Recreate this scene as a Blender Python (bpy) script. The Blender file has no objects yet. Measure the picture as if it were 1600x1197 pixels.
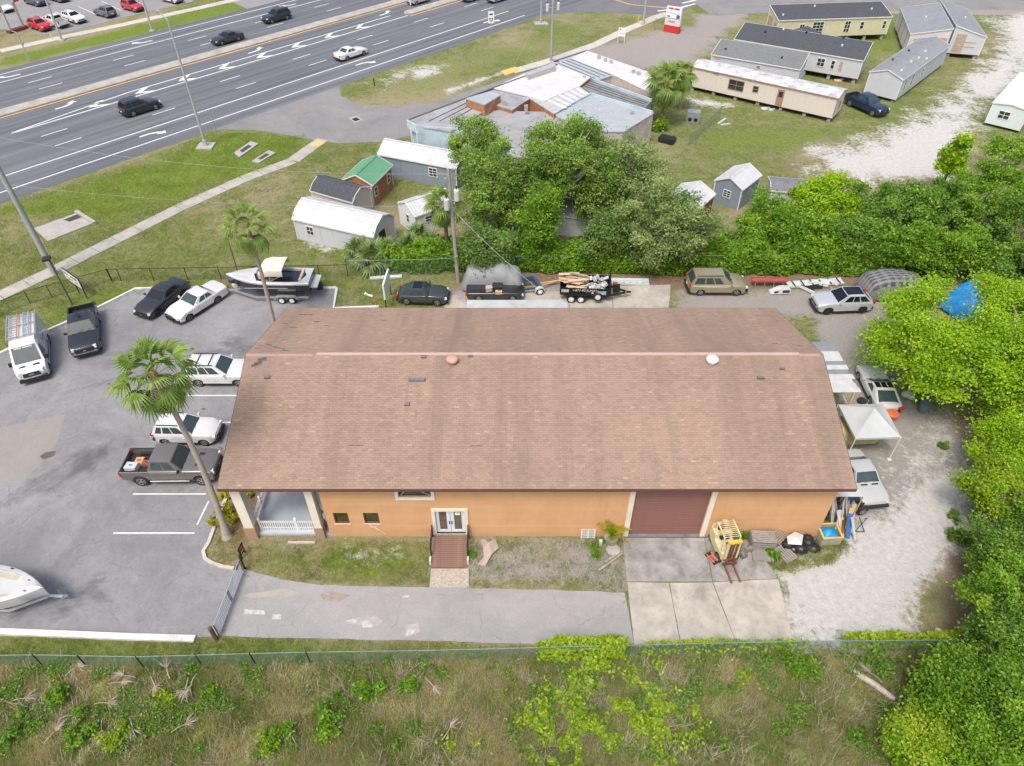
import bpy, math, random
import numpy as np
from mathutils import Vector, Matrix
R = math.radians
rnd = random.Random(7)
NP = np.random.default_rng(11)
SC = bpy.context.scene
COL = SC.collection

# ---------------------------------------------------------------- camera, sky, sun, exposure
CAM_F, CAM_PITCH, CAM_H = 1108.0, R(42.7), 35.0
cam = bpy.data.cameras.new('camera'); cam_ob = bpy.data.objects.new('camera', cam); COL.objects.link(cam_ob)
cam.sensor_fit = 'HORIZONTAL'; cam.sensor_width = 36.0; cam.lens = 36.0 * CAM_F / 1600.0
cam.clip_start = 0.5; cam.clip_end = 3000
cam_ob.location = (0, 0, CAM_H); cam_ob.rotation_euler = (R(90) - CAM_PITCH, 0, 0)
SC.camera = cam_ob
SUN_EL, SUN_AZ = R(62), R(205)          # azimuth clockwise from +Y (north): behind the camera, a little left
w = bpy.data.worlds.new('World'); SC.world = w; w.use_nodes = True
nt = w.node_tree; nt.nodes.clear()
sky = nt.nodes.new('ShaderNodeTexSky'); sky.sky_type = 'NISHITA'; sky.sun_disc = False
sky.sun_elevation = SUN_EL; sky.sun_rotation = SUN_AZ; sky.air_density = 1.0; sky.dust_density = 6.0; sky.ozone_density = 1.0
bg = nt.nodes.new('ShaderNodeBackground'); bg.inputs['Strength'].default_value = 0.15
wo = nt.nodes.new('ShaderNodeOutputWorld')
nt.links.new(sky.outputs[0], bg.inputs[0]); nt.links.new(bg.outputs[0], wo.inputs[0])
sl = bpy.data.lights.new('sun', 'SUN'); sl.energy = 1.3; sl.angle = R(14); sl.color = (1, .965, .91)
so = bpy.data.objects.new('sun', sl); COL.objects.link(so)
sd = Vector((math.sin(SUN_AZ) * math.cos(SUN_EL), math.cos(SUN_AZ) * math.cos(SUN_EL), math.sin(SUN_EL)))
so.rotation_euler = sd.to_track_quat('Z', 'Y').to_euler(); so.location = (0, -20, 80)
SC.view_settings.view_transform = 'Standard'; SC.view_settings.look = 'None'
SC.view_settings.exposure = 0.52; SC.view_settings.gamma = 1; SC.view_settings.use_curve_mapping = False

# ---------------------------------------------------------------- where a point of the photograph lies in the place
_c, _s = math.cos(CAM_PITCH), math.sin(CAM_PITCH)
def G(u, v, z=0.0):
    up = (598.5 - v) / CAM_F; rx = (u - 800) / CAM_F
    dy = _c + up * _s; dz = -_s + up * _c
    t = (z - CAM_H) / dz
    return Vector((rx * t, dy * t, z))
def GP(pts, z=0.0): return [G(u, v, z).xy for u, v in pts]

# ---------------------------------------------------------------- materials
MATS = {}
def _n(nt, typ, **kw):
    n = nt.nodes.new(typ)
    for k, v in kw.items():
        if k in n.inputs: n.inputs[k].default_value = v
        else: setattr(n, k, v)
    return n
def newmat(name):
    m = bpy.data.materials.new(name); m.use_nodes = True
    nt = m.node_tree; b = nt.nodes['Principled BSDF']
    return m, nt, b
def noise(nt, scale, detail=4, rough=.6, coord='Object', dist=0.0, vec=None):
    n = nt.nodes.new('ShaderNodeTexNoise'); n.inputs['Scale'].default_value = scale
    n.inputs['Detail'].default_value = detail; n.inputs['Roughness'].default_value = rough; n.inputs['Distortion'].default_value = dist
    if vec is None:
        tc = nt.nodes.get('TC') or nt.nodes.new('ShaderNodeTexCoord'); tc.name = 'TC'
        vec = tc.outputs[coord]
    nt.links.new(vec, n.inputs['Vector'])
    return n.outputs['Fac']
def ramp(nt, fac, a, b, c0=(0, 0, 0), c1=(1, 1, 1)):
    r = nt.nodes.new('ShaderNodeValToRGB'); e = r.color_ramp.elements
    e[0].position = a; e[1].position = b; e[0].color = (*c0, 1); e[1].color = (*c1, 1)
    nt.links.new(fac, r.inputs[0]); return r.outputs[0]
def mix(nt, fac, a, b, mode='MIX'):
    m = nt.nodes.new('ShaderNodeMix'); m.data_type = 'RGBA'; m.blend_type = mode
    for sock, val in ((m.inputs[0], fac), (m.inputs[6], a), (m.inputs[7], b)):
        if hasattr(val, 'is_linked'): nt.links.new(val, sock)
        elif isinstance(val, (int, float)): sock.default_value = val
        else: sock.default_value = (*val, 1)
    return m.outputs[2]
def math_(nt, op, a, b=0.0, clamp=False):
    m = nt.nodes.new('ShaderNodeMath'); m.operation = op; m.use_clamp = clamp
    for s, v in zip(m.inputs, (a, b)):
        if hasattr(v, 'is_linked'): nt.links.new(v, s)
        else: s.default_value = v
    return m.outputs[0]
def bump(nt, b, h, strength=.3, dist=.02):
    n = nt.nodes.new('ShaderNodeBump'); n.inputs['Strength'].default_value = strength; n.inputs['Distance'].default_value = dist
    nt.links.new(h, n.inputs['Height']); nt.links.new(n.outputs[0], b.inputs['Normal'])
def attr(nt, name):
    a = nt.nodes.new('ShaderNodeAttribute'); a.attribute_name = name; return a
def M(name, col=(.5, .5, .5), rough=.6, metal=0.0, var=.12, scale=3.0, bmp=0.0, dirt=0.0, coat=0.0, spec=.5):
    if name in MATS: return MATS[name]
    m, nt, b = newmat(name)
    f = noise(nt, scale, 5, .65)
    lo = tuple(max(0, c * (1 - var)) for c in col); hi = tuple(min(1, c * (1 + var)) for c in col)
    c = ramp(nt, f, .3, .7, lo, hi)
    if dirt:
        d = ramp(nt, noise(nt, scale * .37 + .3, 6, .75, dist=.6), .5, .72)
        c = mix(nt, math_(nt, 'MULTIPLY', d, dirt), c, (.10, .085, .065))
    nt.links.new(c, b.inputs['Base Color'])
    b.inputs['Roughness'].default_value = rough; b.inputs['Metallic'].default_value = metal
    b.inputs['Specular IOR Level'].default_value = spec
    if coat: b.inputs['Coat Weight'].default_value = coat; b.inputs['Coat Roughness'].default_value = .06
    if bmp: bump(nt, b, noise(nt, scale * 9, 4, .7), bmp, .02)
    MATS[name] = m; return m
def paint(name, col, metal=.0, rough=.32): return M('paint_' + name, col, rough, metal, .05, .7, 0, .06, .7)
GLASS = M('car_glass', (.04, .062, .066), .08, 0, .3, 1.2, spec=.8)
GLASS_T = M('car_glass_tint', (.008, .009, .011), .08, 0, .3, 1.2, spec=.6)
WIN = M('window_glass', (.03, .035, .04), .1, 0, .4, 1.5, spec=.8)
BLK = M('black_plastic', (.018, .018, .019), .6)
RUB = M('tyre_rubber', (.02, .02, .02), .85, 0, .2, 6)
RIM = M('alloy_rim', (.42, .42, .43), .35, .7)
RIMW = M('white_rim', (.75, .75, .75), .45)
RIMB = M('black_rim', (.03, .03, .03), .35, .3)
CHR = M('chrome', (.55, .55, .56), .2, .9)
LAMP = M('headlamp_glass', (.62, .64, .66), .12, 0, .2, 8)
RED = M('tail_lamp', (.42, .02, .02), .2, 0, .2, 4)
WHITE = M('white_trim', (.68, .68, .66), .5, 0, .04, 2, 0, .05)
GALV = M('galvanised_steel', (.42, .44, .45), .45, .5, .12, 3)
STEEL = M('dark_steel', (.035, .037, .04), .5, .4)
RUST = M('rusty_steel', (.16, .07, .035), .8, .2, .4, 6)
WOOD = M('weathered_wood', (.30, .24, .18), .85, 0, .3, 4, .2)
WOODG = M('grey_wood', (.27, .25, .235), .9, 0, .25, 5, .2)
WOODN = M('raw_lumber', (.55, .38, .22), .8, 0, .2, 4, .1)
CONC = M('concrete', (.36, .35, .33), .9, 0, .12, 1.5, .15, .25)
BLUE_T = M('blue_tarp', (.01, .20, .50), .5, 0, .3, 3, .3)
GREY_T = M('grey_cover', (.25, .265, .275), .75, 0, .15, 1.2, .25, .15)
GREEN_P = M('pipe_green', (.10, .16, .14), .5, .3)

# ---------------------------------------------------------------- mesh helpers
class MB:
    def __init__(s): s.v = []; s.f = []; s.m = []
    def add(s, vs, fs, mi=0):
        o = len(s.v); s.v += [tuple(p) for p in vs]
        s.f += [tuple(i + o for i in f) for f in fs]; s.m += [mi] * len(fs) if isinstance(mi, int) else list(mi)
        return s
    def box(s, c, d, rz=0.0, mi=0, top=None):
        x, y, z = (k / 2 for k in d); co, si = math.cos(rz), math.sin(rz); t = top or 1.0
        vs = []
        for sz in (-1, 1):
            k = t if sz > 0 else 1
            for sx, sy in ((-1, -1), (1, -1), (1, 1), (-1, 1)):
                a, b = sx * x * k, sy * y * k
                vs.append((c[0] + a * co - b * si, c[1] + a * si + b * co, c[2] + sz * z))
        return s.add(vs, [(3, 2, 1, 0), (4, 5, 6, 7), (0, 1, 5, 4), (1, 2, 6, 5), (2, 3, 7, 6), (3, 0, 4, 7)], mi)
    def bar(s, p0, p1, w, h=None, mi=0):
        p0, p1 = Vector(p0), Vector(p1); h = h or w
        d = (p1 - p0).normalized(); up = Vector((0, 0, 1)) if abs(d.z) < .95 else Vector((0, 1, 0))
        a = d.cross(up).normalized() * w / 2; b = a.cross(d).normalized() * h / 2
        vs = [q + sa * a + sb * b for q in (p0, p1) for sa, sb in ((-1, -1), (1, -1), (1, 1), (-1, 1))]
        return s.add(vs, [(0, 1, 2, 3), (7, 6, 5, 4), (0, 4, 5, 1), (1, 5, 6, 2), (2, 6, 7, 3), (3, 7, 4, 0)], mi)
    def tube(s, pts, rad, n=8, mi=0, cap=True):
        pts = [Vector(p) for p in pts]
        if not isinstance(rad, (list, tuple)): rad = [rad] * len(pts)
        rings = []
        for i, p in enumerate(pts):
            d = (pts[min(i + 1, len(pts) - 1)] - pts[max(i - 1, 0)]).normalized()
            up = Vector((0, 0, 1)) if abs(d.z) < .95 else Vector((0, 1, 0))
            a = d.cross(up).normalized(); b = a.cross(d)
            rings.append([p + (a * math.cos(t) + b * math.sin(t)) * rad[i] for t in (2 * math.pi * k / n for k in range(n))])
        return s.loft(rings, mi, cap)
    def loft(s, rings, mi=0, cap=True, closed=True):
        n = len(rings[0]); vs = [p for r in rings for p in r]; fs = []
        for i in range(len(rings) - 1):
            for k in range(n if closed else n - 1):
                a, b = i * n + k, i * n + (k + 1) % n
                fs.append((a, b, b + n, a + n))
        if cap and closed: fs += [tuple(range(n))[::-1], tuple(range((len(rings) - 1) * n, len(rings) * n))]
        return s.add(vs, fs, mi)
    def prism(s, poly, z0, z1, mi=0, mt=None):
        n = len(poly); a = sum(poly[i][0] * poly[(i + 1) % n][1] - poly[(i + 1) % n][0] * poly[i][1] for i in range(n))
        if a < 0: poly = poly[::-1]
        zt = z1 if isinstance(z1, (list, tuple)) else [z1] * n
        if a < 0 and isinstance(z1, (list, tuple)): zt = zt[::-1]
        vs = [(p[0], p[1], z0) for p in poly] + [(p[0], p[1], zt[i]) for i, p in enumerate(poly)]
        fs = [tuple(range(n))[::-1], tuple(range(n, 2 * n))] + [(i, (i + 1) % n, n + (i + 1) % n, n + i) for i in range(n)]
        return s.add(vs, fs, [mi, mi if mt is None else mt] + [mi] * n)
    def dome(s, c, r, nu=12, nv=5, mi=0, full=False):
        rings = []
        a0 = -math.pi / 2 if full else 0
        for j in range(nv + 1):
            t = a0 + (math.pi / 2 - a0) * min(j / nv, .985)
            rings.append([(c[0] + r[0] * math.cos(t) * math.cos(k * 2 * math.pi / nu), c[1] + r[1] * math.cos(t) * math.sin(k * 2 * math.pi / nu), c[2] + r[2] * math.sin(t)) for k in range(nu)])
        return s.loft(rings, mi)
    def mesh(s, name, mats, smooth=None):
        me = bpy.data.meshes.new(name); me.from_pydata(s.v, [], s.f)
        for m in (mats if isinstance(mats, (list, tuple)) else [mats]): me.materials.append(m)
        if any(s.m): me.polygons.foreach_set('material_index', s.m)
        if smooth:
            me.polygons.foreach_set('use_smooth', [True] * len(s.f)); me.set_sharp_from_angle(angle=R(smooth))
        me.update(); return me
    def obj(s, name, mats, parent=None, loc=(0, 0, 0), rz=0.0, smooth=None):
        return link(name, s.mesh(name, mats, smooth), parent, loc, rz)
def link(name, me, parent=None, loc=(0, 0, 0), rz=0.0):
    o = bpy.data.objects.new(name, me); COL.objects.link(o); o.location = loc; o.rotation_euler = (0, 0, rz)
    if parent: o.parent = parent
    return o
def tag(o, label=None, cat=None, group=None, kind=None):
    if label: o['label'] = label
    if cat: o['category'] = cat
    if group: o['group'] = group
    if kind: o['kind'] = kind
    return o
def T(name, label, cat, loc=(0, 0, 0), rz=0.0, group=None):
    return tag(link(name, None, None, loc, rz), label, cat, group)
def copy_tree(o, parent=None):
    c = o.copy(); COL.objects.link(c)
    if parent: c.parent = parent
    for ch in list(o.children): copy_tree(ch, c)
    return c
def npmesh(name, V, F, mats, attrs=None, smooth=False):
    """V (n,3), F (m,3|4) numpy"""
    me = bpy.data.meshes.new(name); k = F.shape[1]
    me.vertices.add(len(V)); me.vertices.foreach_set('co', V.astype(np.float32).ravel())
    me.loops.add(F.size); me.loops.foreach_set('vertex_index', F.astype(np.int32).ravel())
    me.polygons.add(len(F)); me.polygons.foreach_set('loop_start', np.arange(0, F.size, k, dtype=np.int32))
    me.polygons.foreach_set('use_smooth', np.full(len(F), smooth))
    for m in (mats if isinstance(mats, (list, tuple)) else [mats]): me.materials.append(m)
    for an, (dom, arr) in (attrs or {}).items():
        a = me.attributes.new(an, 'FLOAT', dom); a.data.foreach_set('value', arr.astype(np.float32))
    me.update(calc_edges=True); return me
def text(s, size, mat, parent, loc, rot, name='lettering', ext=.004):
    cu = bpy.data.curves.new(name, 'FONT'); cu.body = s; cu.size = size; cu.align_x = 'CENTER'; cu.align_y = 'CENTER'; cu.extrude = ext
    o = bpy.data.objects.new(name, cu)
    me = bpy.data.meshes.new_from_object(o); bpy.data.objects.remove(o)
    me.materials.clear(); me.materials.append(mat)
    q = link(name, me, parent, loc); q.rotation_euler = rot; return q

# ---------------------------------------------------------------- value noise and polygon masks in numpy
_tab = NP.random((256, 256))
def vnoise(x, y):
    xi = np.floor(x).astype(int); yi = np.floor(y).astype(int); fx = x - xi; fy = y - yi
    fx = fx * fx * (3 - 2 * fx); fy = fy * fy * (3 - 2 * fy)
    g = lambda a, b: _tab[a & 255, b & 255]
    return (g(xi, yi) * (1 - fx) + g(xi + 1, yi) * fx) * (1 - fy) + (g(xi, yi + 1) * (1 - fx) + g(xi + 1, yi + 1) * fx) * fy
def fbm(x, y, oct=4):
    s = 0; a = .5
    for k in range(oct): s = s + a * vnoise(x * 2 ** k + 17 * k, y * 2 ** k + 31 * k); a *= .5
    return s / (1 - .5 ** oct)
def sdist(poly, X, Y):
    """signed distance, positive inside"""
    P = np.array([tuple(p) for p in poly]); d2 = np.full(X.shape, 1e9); ins = np.zeros(X.shape, bool)
    for i in range(len(P)):
        a, b = P[i], P[(i + 1) % len(P)]; e = b - a
        t = np.clip(((X - a[0]) * e[0] + (Y - a[1]) * e[1]) / max(e @ e, 1e-9), 0, 1)
        d2 = np.minimum(d2, (X - a[0] - t * e[0]) ** 2 + (Y - a[1] - t * e[1]) ** 2)
        if abs(e[1]) > 1e-9:
            c = ((a[1] > Y) != (b[1] > Y)) & (X < e[0] * (Y - a[1]) / e[1] + a[0]); ins ^= c
    d = np.sqrt(d2); return np.where(ins, d, -d)
def inpoly(poly, x, y): return sdist(poly, np.array([x]), np.array([y]))[0] > 0
# ================================================================ THE GROUND
def terrain():
    x0, x1, y0, y1, st = -112.0, 112.0, 5.0, 160.0, 0.4
    nx, ny = int((x1 - x0) / st) + 1, int((y1 - y0) / st) + 1
    xs, ys = np.linspace(x0, x1, nx), np.linspace(y0, y1, ny); X, Y = np.meshgrid(xs, ys)
    X1, Y1 = X.ravel(), Y.ravel()
    wob = (fbm(X1 * .35, Y1 * .35, 4) - .5) * 2.4
    def zone(px, soft=1.2, wamp=1.0):
        P = np.array([tuple(p) for p in GP(px)]); lo, hi = P.min(0) - 4, P.max(0) + 4
        k = (X1 > lo[0]) & (X1 < hi[0]) & (Y1 > lo[1]) & (Y1 < hi[1]); o = np.zeros(len(X1))
        o[k] = np.clip((sdist(P, X1[k], Y1[k]) + wob[k] * wamp) / soft * .5 + .5, 0, 1); return o
    def hi(*zs): return np.maximum.reduce(zs)
    lush = hi(zone([(0, 330), (150, 270), (330, 205), (490, 208), (470, 240), (300, 312), (180, 345), (100, 340), (60, 345)], 2.5, 2) * .85,
              zone([(575, 140), (640, 100), (760, 70), (900, 30), (960, 30), (900, 70), (800, 108), (700, 150), (620, 165)], 2.5, 2) * .48,
              zone([(0, 90), (250, 30), (370, 0), (390, 10), (200, 62), (0, 105)], 2, 1) * .9,
              zone([(0, 990), (300, 1000), (340, 990), (990, 1010), (990, 1030), (0, 1050)], 1, .6) * .6,
              zone([(400, 845), (675, 845), (675, 912), (560, 912), (420, 900)], 1.5, 1.2) * .75,
              zone([(540, 500), (600, 470), (650, 480), (590, 480)], 1.5, 1) * .8,
              zone([(1100, 200), (1230, 200), (1330, 190), (1350, 160), (1430, 160), (1340, 205), (1240, 240), (1100, 250)], 2.5, 2) * .6,
              zone([(1290, 60), (1350, 60), (1400, 20), (1420, 70), (1360, 100)], 2, 1) * .6,
              zone([(60, 480), (240, 430), (560, 440), (620, 420), (530, 448), (250, 448), (80, 515)], 2, 1) * .7)
    sand = hi(zone([(1660, 22), (1552, 28), (1572, 60), (1542, 105), (1492, 145), (1430, 190), (1340, 225), (1278, 242), (1285, 264), (1365, 276), (1465, 280), (1496, 238), (1520, 200), (1552, 150), (1612, 95), (1660, 60)], 4.0, 2.4) * .92,
              zone([(1215, 885), (1330, 838), (1400, 800), (1450, 745), (1500, 735), (1500, 800), (1470, 860), (1445, 940), (1400, 990), (1246, 1005)], 1.6, 1.0),
              zone([(1390, 690), (1460, 640), (1520, 680), (1500, 740), (1400, 780)], 2.5, 1.5) * .55,
              zone([(640, 108), (690, 100), (680, 115), (640, 125)], 2, 1.5) * .7, zone([(585, 128), (635, 105), (650, 118), (600, 140)], 2, 1.5) * .5,
              zone([(690, 140), (800, 105), (880, 90), (880, 97), (800, 112), (700, 148)], .8, .6) * .6,
              zone([(1070, 150), (1140, 160), (1150, 168), (1080, 165)], 1.5, 1) * .7,
              zone([(1000, 130), (1120, 145), (1170, 175), (1060, 160)], 2, 1) * .3,
              zone([(480, 345), (550, 392), (540, 400), (460, 384)], 1.2, 1) * .5,
              zone([(540, 857), (630, 852), (635, 870), (560, 872)], 1, 1) * .5,
              zone([(1215, 880), (1220, 890), (1250, 1005), (1236, 1005)], .5, .4) * .3)
    gravel = hi(zone([(1040, 495), (1050, 448), (1150, 452), (1340, 448), (1420, 480), (1350, 530), (1395, 560), (1415, 620), (1460, 640), (1540, 690), (1500, 760), (1450, 770), (1340, 845), (1270, 850), (1315, 830), (1330, 760), (1270, 500)], 1.8, 1.1) * .95,
                zone([(735, 848), (975, 850), (978, 918), (735, 912)], 1.6, 1.0) * .85,
                zone([(895, 84), (985, 58), (1085, 40), (1090, 22), (1170, 20), (1150, 40), (1118, 62), (1080, 100), (990, 106)], 2.5, 1.2),
                zone([(760, 395), (900, 440), (1050, 440), (1050, 450), (880, 452), (890, 480), (700, 480), (690, 462), (720, 445)], 1, .6),
                zone([(1160, 10), (1640, 2), (1640, 24), (1420, 22)], .8, .3))
    dirt = hi(zone([(780, 425), (1380, 425), (1420, 445), (1340, 452), (1060, 452), (1045, 492), (1020, 490), (1030, 450), (880, 446), (790, 448)], 1.2, .9) * .9,
              zone([(1480, 650), (1640, 640), (1640, 1197), (1420, 1000), (1450, 940), (1480, 860), (1505, 800), (1510, 740)], 2, 1.6) * .8,
              zone([(335, 850), (350, 780), (400, 770), (400, 830), (380, 885)], 1.0, .7) * .85,
              zone([(700, 440), (740, 430), (730, 455), (690, 470)], 1, .8) * .6,
              zone([(330, 430), (400, 430), (390, 445), (330, 447)], 1, 1) * .6,
              zone([(1130, 250), (1270, 240), (1260, 275), (1120, 280)], 3, 2) * .5,
              zone([(800, 400), (1120, 400), (1120, 430), (800, 430)], 1.5, 1) * .6,
              zone([(560, 300), (640, 300), (660, 330), (600, 335)], 2, 1.5) * .5,
              zone([(340, 340), (430, 300), (470, 380), (360, 420)], 3, 2) * .35)
    field = zone([(-60, 1042), (1500, 1020), (1700, 1100), (1700, 1240), (-100, 1240)], .8, .5)
    dry = np.clip((fbm(X1 * .08 + 40, Y1 * .08, 4) - .42) * 3.2, 0, 1)
    F = (np.arange(ny - 1)[:, None] * nx + np.arange(nx - 1)[None]).ravel()
    F = np.stack([F, F + 1, F + nx + 1, F + nx], 1)
    Z = -.012 - .03 * fbm(X1 * .7, Y1 * .7, 2)
    A = dict(lush=lush, sand=sand, gravel=gravel, dirt=dirt, field=field, dry=dry)
    m, nt, b = newmat('ground_cover'); a = {k: attr(nt, k).outputs['Fac'] for k in A}
    n1 = noise(nt, .55, 6, .7); n2 = noise(nt, 2.6, 6, .75); n3 = noise(nt, 14, 4, .8); n4 = noise(nt, .16, 4, .6)
    green = mix(nt, ramp(nt, n2, .3, .7), (.085, .120, .028), (.185, .220, .065))
    straw = mix(nt, ramp(nt, n3, .3, .7), (.19, .165, .09), (.38, .335, .215))
    f = math_(nt, 'ADD', math_(nt, 'MULTIPLY', n1, .9), math_(nt, 'MULTIPLY', n2, .55))
    f = math_(nt, 'ADD', f, math_(nt, 'MULTIPLY', a['dry'], .32))
    c = mix(nt, ramp(nt, f, .66, 1.0), green, straw)
    lushc = mix(nt, ramp(nt, n2, .3, .7), (.10, .155, .022), (.19, .255, .048))
    lf = ramp(nt, math_(nt, 'ADD', a['lush'], math_(nt, 'MULTIPLY', math_(nt, 'SUBTRACT', n1, .5), 1.3)), .35, .75)
    c = mix(nt, lf, c, lushc)
    fieldc = mix(nt, ramp(nt, noise(nt, 1.1, 8, .85), .50, .66), mix(nt, ramp(nt, n3, .35, .65), (.15, .185, .055), (.30, .325, .125)), mix(nt, ramp(nt, n3, .35, .65), (.17, .135, .09), (.42, .36, .26)))
    c = mix(nt, a['field'], c, fieldc)
    def layer(c, key, col, amp, lo=.35, hi_=.65):
        t = math_(nt, 'ADD', a[key], math_(nt, 'MULTIPLY', math_(nt, 'SUBTRACT', math_(nt, 'ADD', math_(nt, 'MULTIPLY', n1, .5), math_(nt, 'MULTIPLY', n2, .5)), .5), amp))
        t = math_(nt, 'ADD', t, math_(nt, 'MULTIPLY', math_(nt, 'SUBTRACT', n3, .5), .5))
        return mix(nt, math_(nt, 'MULTIPLY', ramp(nt, t, lo, hi_), ramp(nt, a[key], .02, .12)), c, col)
    c = layer(c, 'gravel', mix(nt, ramp(nt, n3, .25, .75), mix(nt, n4, (.17, .16, .15), (.25, .225, .20)), mix(nt, n2, (.33, .315, .30), (.46, .43, .40))), 1.2)
    c = layer(c, 'dirt', mix(nt, n3, (.13, .085, .055), (.30, .215, .15)), 1.6)
    c = layer(c, 'sand', mix(nt, ramp(nt, n2, .25, .75), (.41, .40, .38), (.62, .615, .60)), 2.0, .3, .62)
    nt.links.new(c, b.inputs['Base Color']); b.inputs['Roughness'].default_value = .95; b.inputs['Specular IOR Level'].default_value = .15
    bump(nt, b, math_(nt, 'ADD', n3, math_(nt, 'MULTIPLY', n2, 1.5)), .9, .08)
    V = np.stack([X1, Y1, Z], 1)
    tag(link('ground', npmesh('ground', V, F, m, {k: ('POINT', v) for k, v in A.items()}, True)), kind='structure')
    far = MB().prism([(-900, -600), (900, -600), (900, 1500), (-900, 1500)], -.6, -.10)
    tag(far.obj('distant_ground', M('distant_grass', (.11, .13, .05), .95, 0, .4, .05)), kind='structure')
    return m
terrain()

def rough(poly, step=.5, amp=.12, seed=0):
    """subdivide a polygon's edges and roughen them"""
    out = []; n = len(poly)
    for i in range(n):
        a, b = Vector(poly[i]), Vector(poly[(i + 1) % n]); k = max(1, int((b - a).length / step)); nn = (b - a).normalized(); nn = Vector((-nn.y, nn.x))
        for j in range(k):
            p = a.lerp(b, j / k); d = (fbm(np.array([p.x * .9 + seed]), np.array([p.y * .9]), 3)[0] - .5) * 2 * amp
            out.append((p + nn * d)[:])
    return out
def sheet(name, poly, z, mat, amp=.1, parent=None, kind='structure', thick=.3):
    p = rough(poly, .6, amp) if amp else [tuple(q) for q in poly]
    return tag(MB().prism(p, z - thick, z).obj(name, mat, parent), kind=kind if not parent else None)

def asphalt(name, lo, hi, patch, crack=.5, stain=.5):
    m, nt, b = newmat(name)
    big = noise(nt, .13, 6, .65, dist=.8); mid = noise(nt, .9, 6, .7, dist=.4); fine = noise(nt, 22, 3, .8)
    c = mix(nt, ramp(nt, math_(nt, 'ADD', math_(nt, 'MULTIPLY', big, .7), math_(nt, 'MULTIPLY', mid, .3)), .36, .62), lo, hi)
    c = mix(nt, math_(nt, 'MULTIPLY', ramp(nt, noise(nt, .07, 5, .7, dist=1.5), .56, .66), stain), c, patch)
    c = mix(nt, math_(nt, 'MULTIPLY', ramp(nt, noise(nt, .5, 5, .75, dist=1), .64, .76), .45), c, tuple(min(1, k * 1.45) for k in hi))
    c = mix(nt, math_(nt, 'MULTIPLY', ramp(nt, noise(nt, 3.2, 6, .8, dist=.6), .5, .72), .5 * stain), c, patch)
    sp_ = noise(nt, 1.7, 8, .85, dist=1.2); c = mix(nt, math_(nt, 'MULTIPLY', ramp(nt, sp_, .56, .70), .5), c, tuple(min(1, k * 1.3) for k in hi))
    c = mix(nt, ramp(nt, fine, .25, .75), mix(nt, 1.0, c, (.66, .66, .66), 'MULTIPLY'), c)
    v = nt.nodes.new('ShaderNodeTexVoronoi'); v.feature = 'DISTANCE_TO_EDGE'; v.inputs['Scale'].default_value = .22
    tc = nt.nodes['TC']; wv = nt.nodes.new('ShaderNodeVectorMath'); wv.operation = 'ADD'
    nz = nt.nodes.new('ShaderNodeTexNoise'); nz.inputs['Scale'].default_value = .8; nz.inputs['Detail'].default_value = 6
    nt.links.new(tc.outputs['Object'], nz.inputs['Vector']); nt.links.new(tc.outputs['Object'], wv.inputs[0]); nt.links.new(nz.outputs['Color'], wv.inputs[1]); nt.links.new(wv.outputs[0], v.inputs['Vector'])
    cr = ramp(nt, v.outputs['Distance'], .0, .012, (1, 1, 1), (0, 0, 0))
    cr = math_(nt, 'MULTIPLY', cr, math_(nt, 'MULTIPLY', ramp(nt, mid, .45, .6), crack))
    c = mix(nt, cr, c, (.045, .043, .042))
    nt.links.new(c, b.inputs['Base Color']); b.inputs['Roughness'].default_value = .88; b.inputs['Specular IOR Level'].default_value = .3
    bump(nt, b, fine, .25, .02); return m
ASPH = asphalt('lot_asphalt', (.205, .208, .222), (.325, .325, .333), (.10, .103, .115), .35, .8)
ASPH_D = asphalt('drive_asphalt', (.285, .288, .295), (.39, .387, .38), (.25, .235, .215), .35, .5)
ASPH_N = asphalt('old_road_asphalt', (.22, .22, .225), (.30, .295, .29), (.19, .19, .20), .3, .4)
ASPH_F = asphalt('far_lot_asphalt', (.26, .265, .27), (.33, .33, .335), (.2, .2, .21), .2, .3)

# parking lot, driveway, old entrance apron, far lot, cross street
sheet('parking_lot', GP([(-90, 600), (0, 556), (75, 520), (100, 508), (150, 484), (212, 453), (250, 451), (525, 451), (521, 484), (600, 484), (600, 560), (420, 760), (356, 776), (326, 850), (318, 866), (328, 881), (366, 889), (380, 892), (352, 994), (305, 996), (0, 988), (-140, 985)]), .004, ASPH, .06)
sheet('driveway', GP([(366, 889), (385, 890), (440, 906), (500, 914), (600, 917), (735, 919), (860, 922), (976, 926), (991, 1007), (850, 1006), (700, 1003), (540, 998), (352, 994)]), .008, ASPH_D, .08)
sheet('old_pavement_patch', GP([(-30, 672), (0, 668), (102, 647), (90, 690), (60, 730), (25, 758), (0, 750), (-40, 765)]), .008, asphalt('patch_asphalt', (.27, .255, .235), (.34, .325, .30), (.24, .22, .20), .1, .3), .03)
sheet('entrance_apron', GP([(300, 206), (330, 200), (400, 176), (530, 133), (533, 150), (560, 163), (605, 166), (680, 160), (740, 140), (800, 120), (850, 103), (905, 86), (950, 100), (860, 130), (660, 190), (655, 214), (640, 213), (600, 221), (540, 224), (512, 222), (470, 215), (400, 203), (350, 202)]), .002, ASPH_N, .15)
sheet('far_parking_lot', GP([(-60, 45), (0, 46), (50, 46), (62, 55), (110, 50), (180, 30), (300, 3), (330, -25), (-60, -25)]), .004, ASPH_F, .02)
sheet('far_side_street', GP([(392, 16), (360, 2), (372, -12), (520, -14), (480, 0)]), .003, ASPH_F, .05)
sheet('cross_street', GP([(1086, 6), (1110, 22), (1170, 21), (1300, 18), (1420, 16), (1640, 14), (1640, -8), (1200, 0), (1130, -14), (1060, -14)]), .003, ASPH_N, .05)
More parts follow.
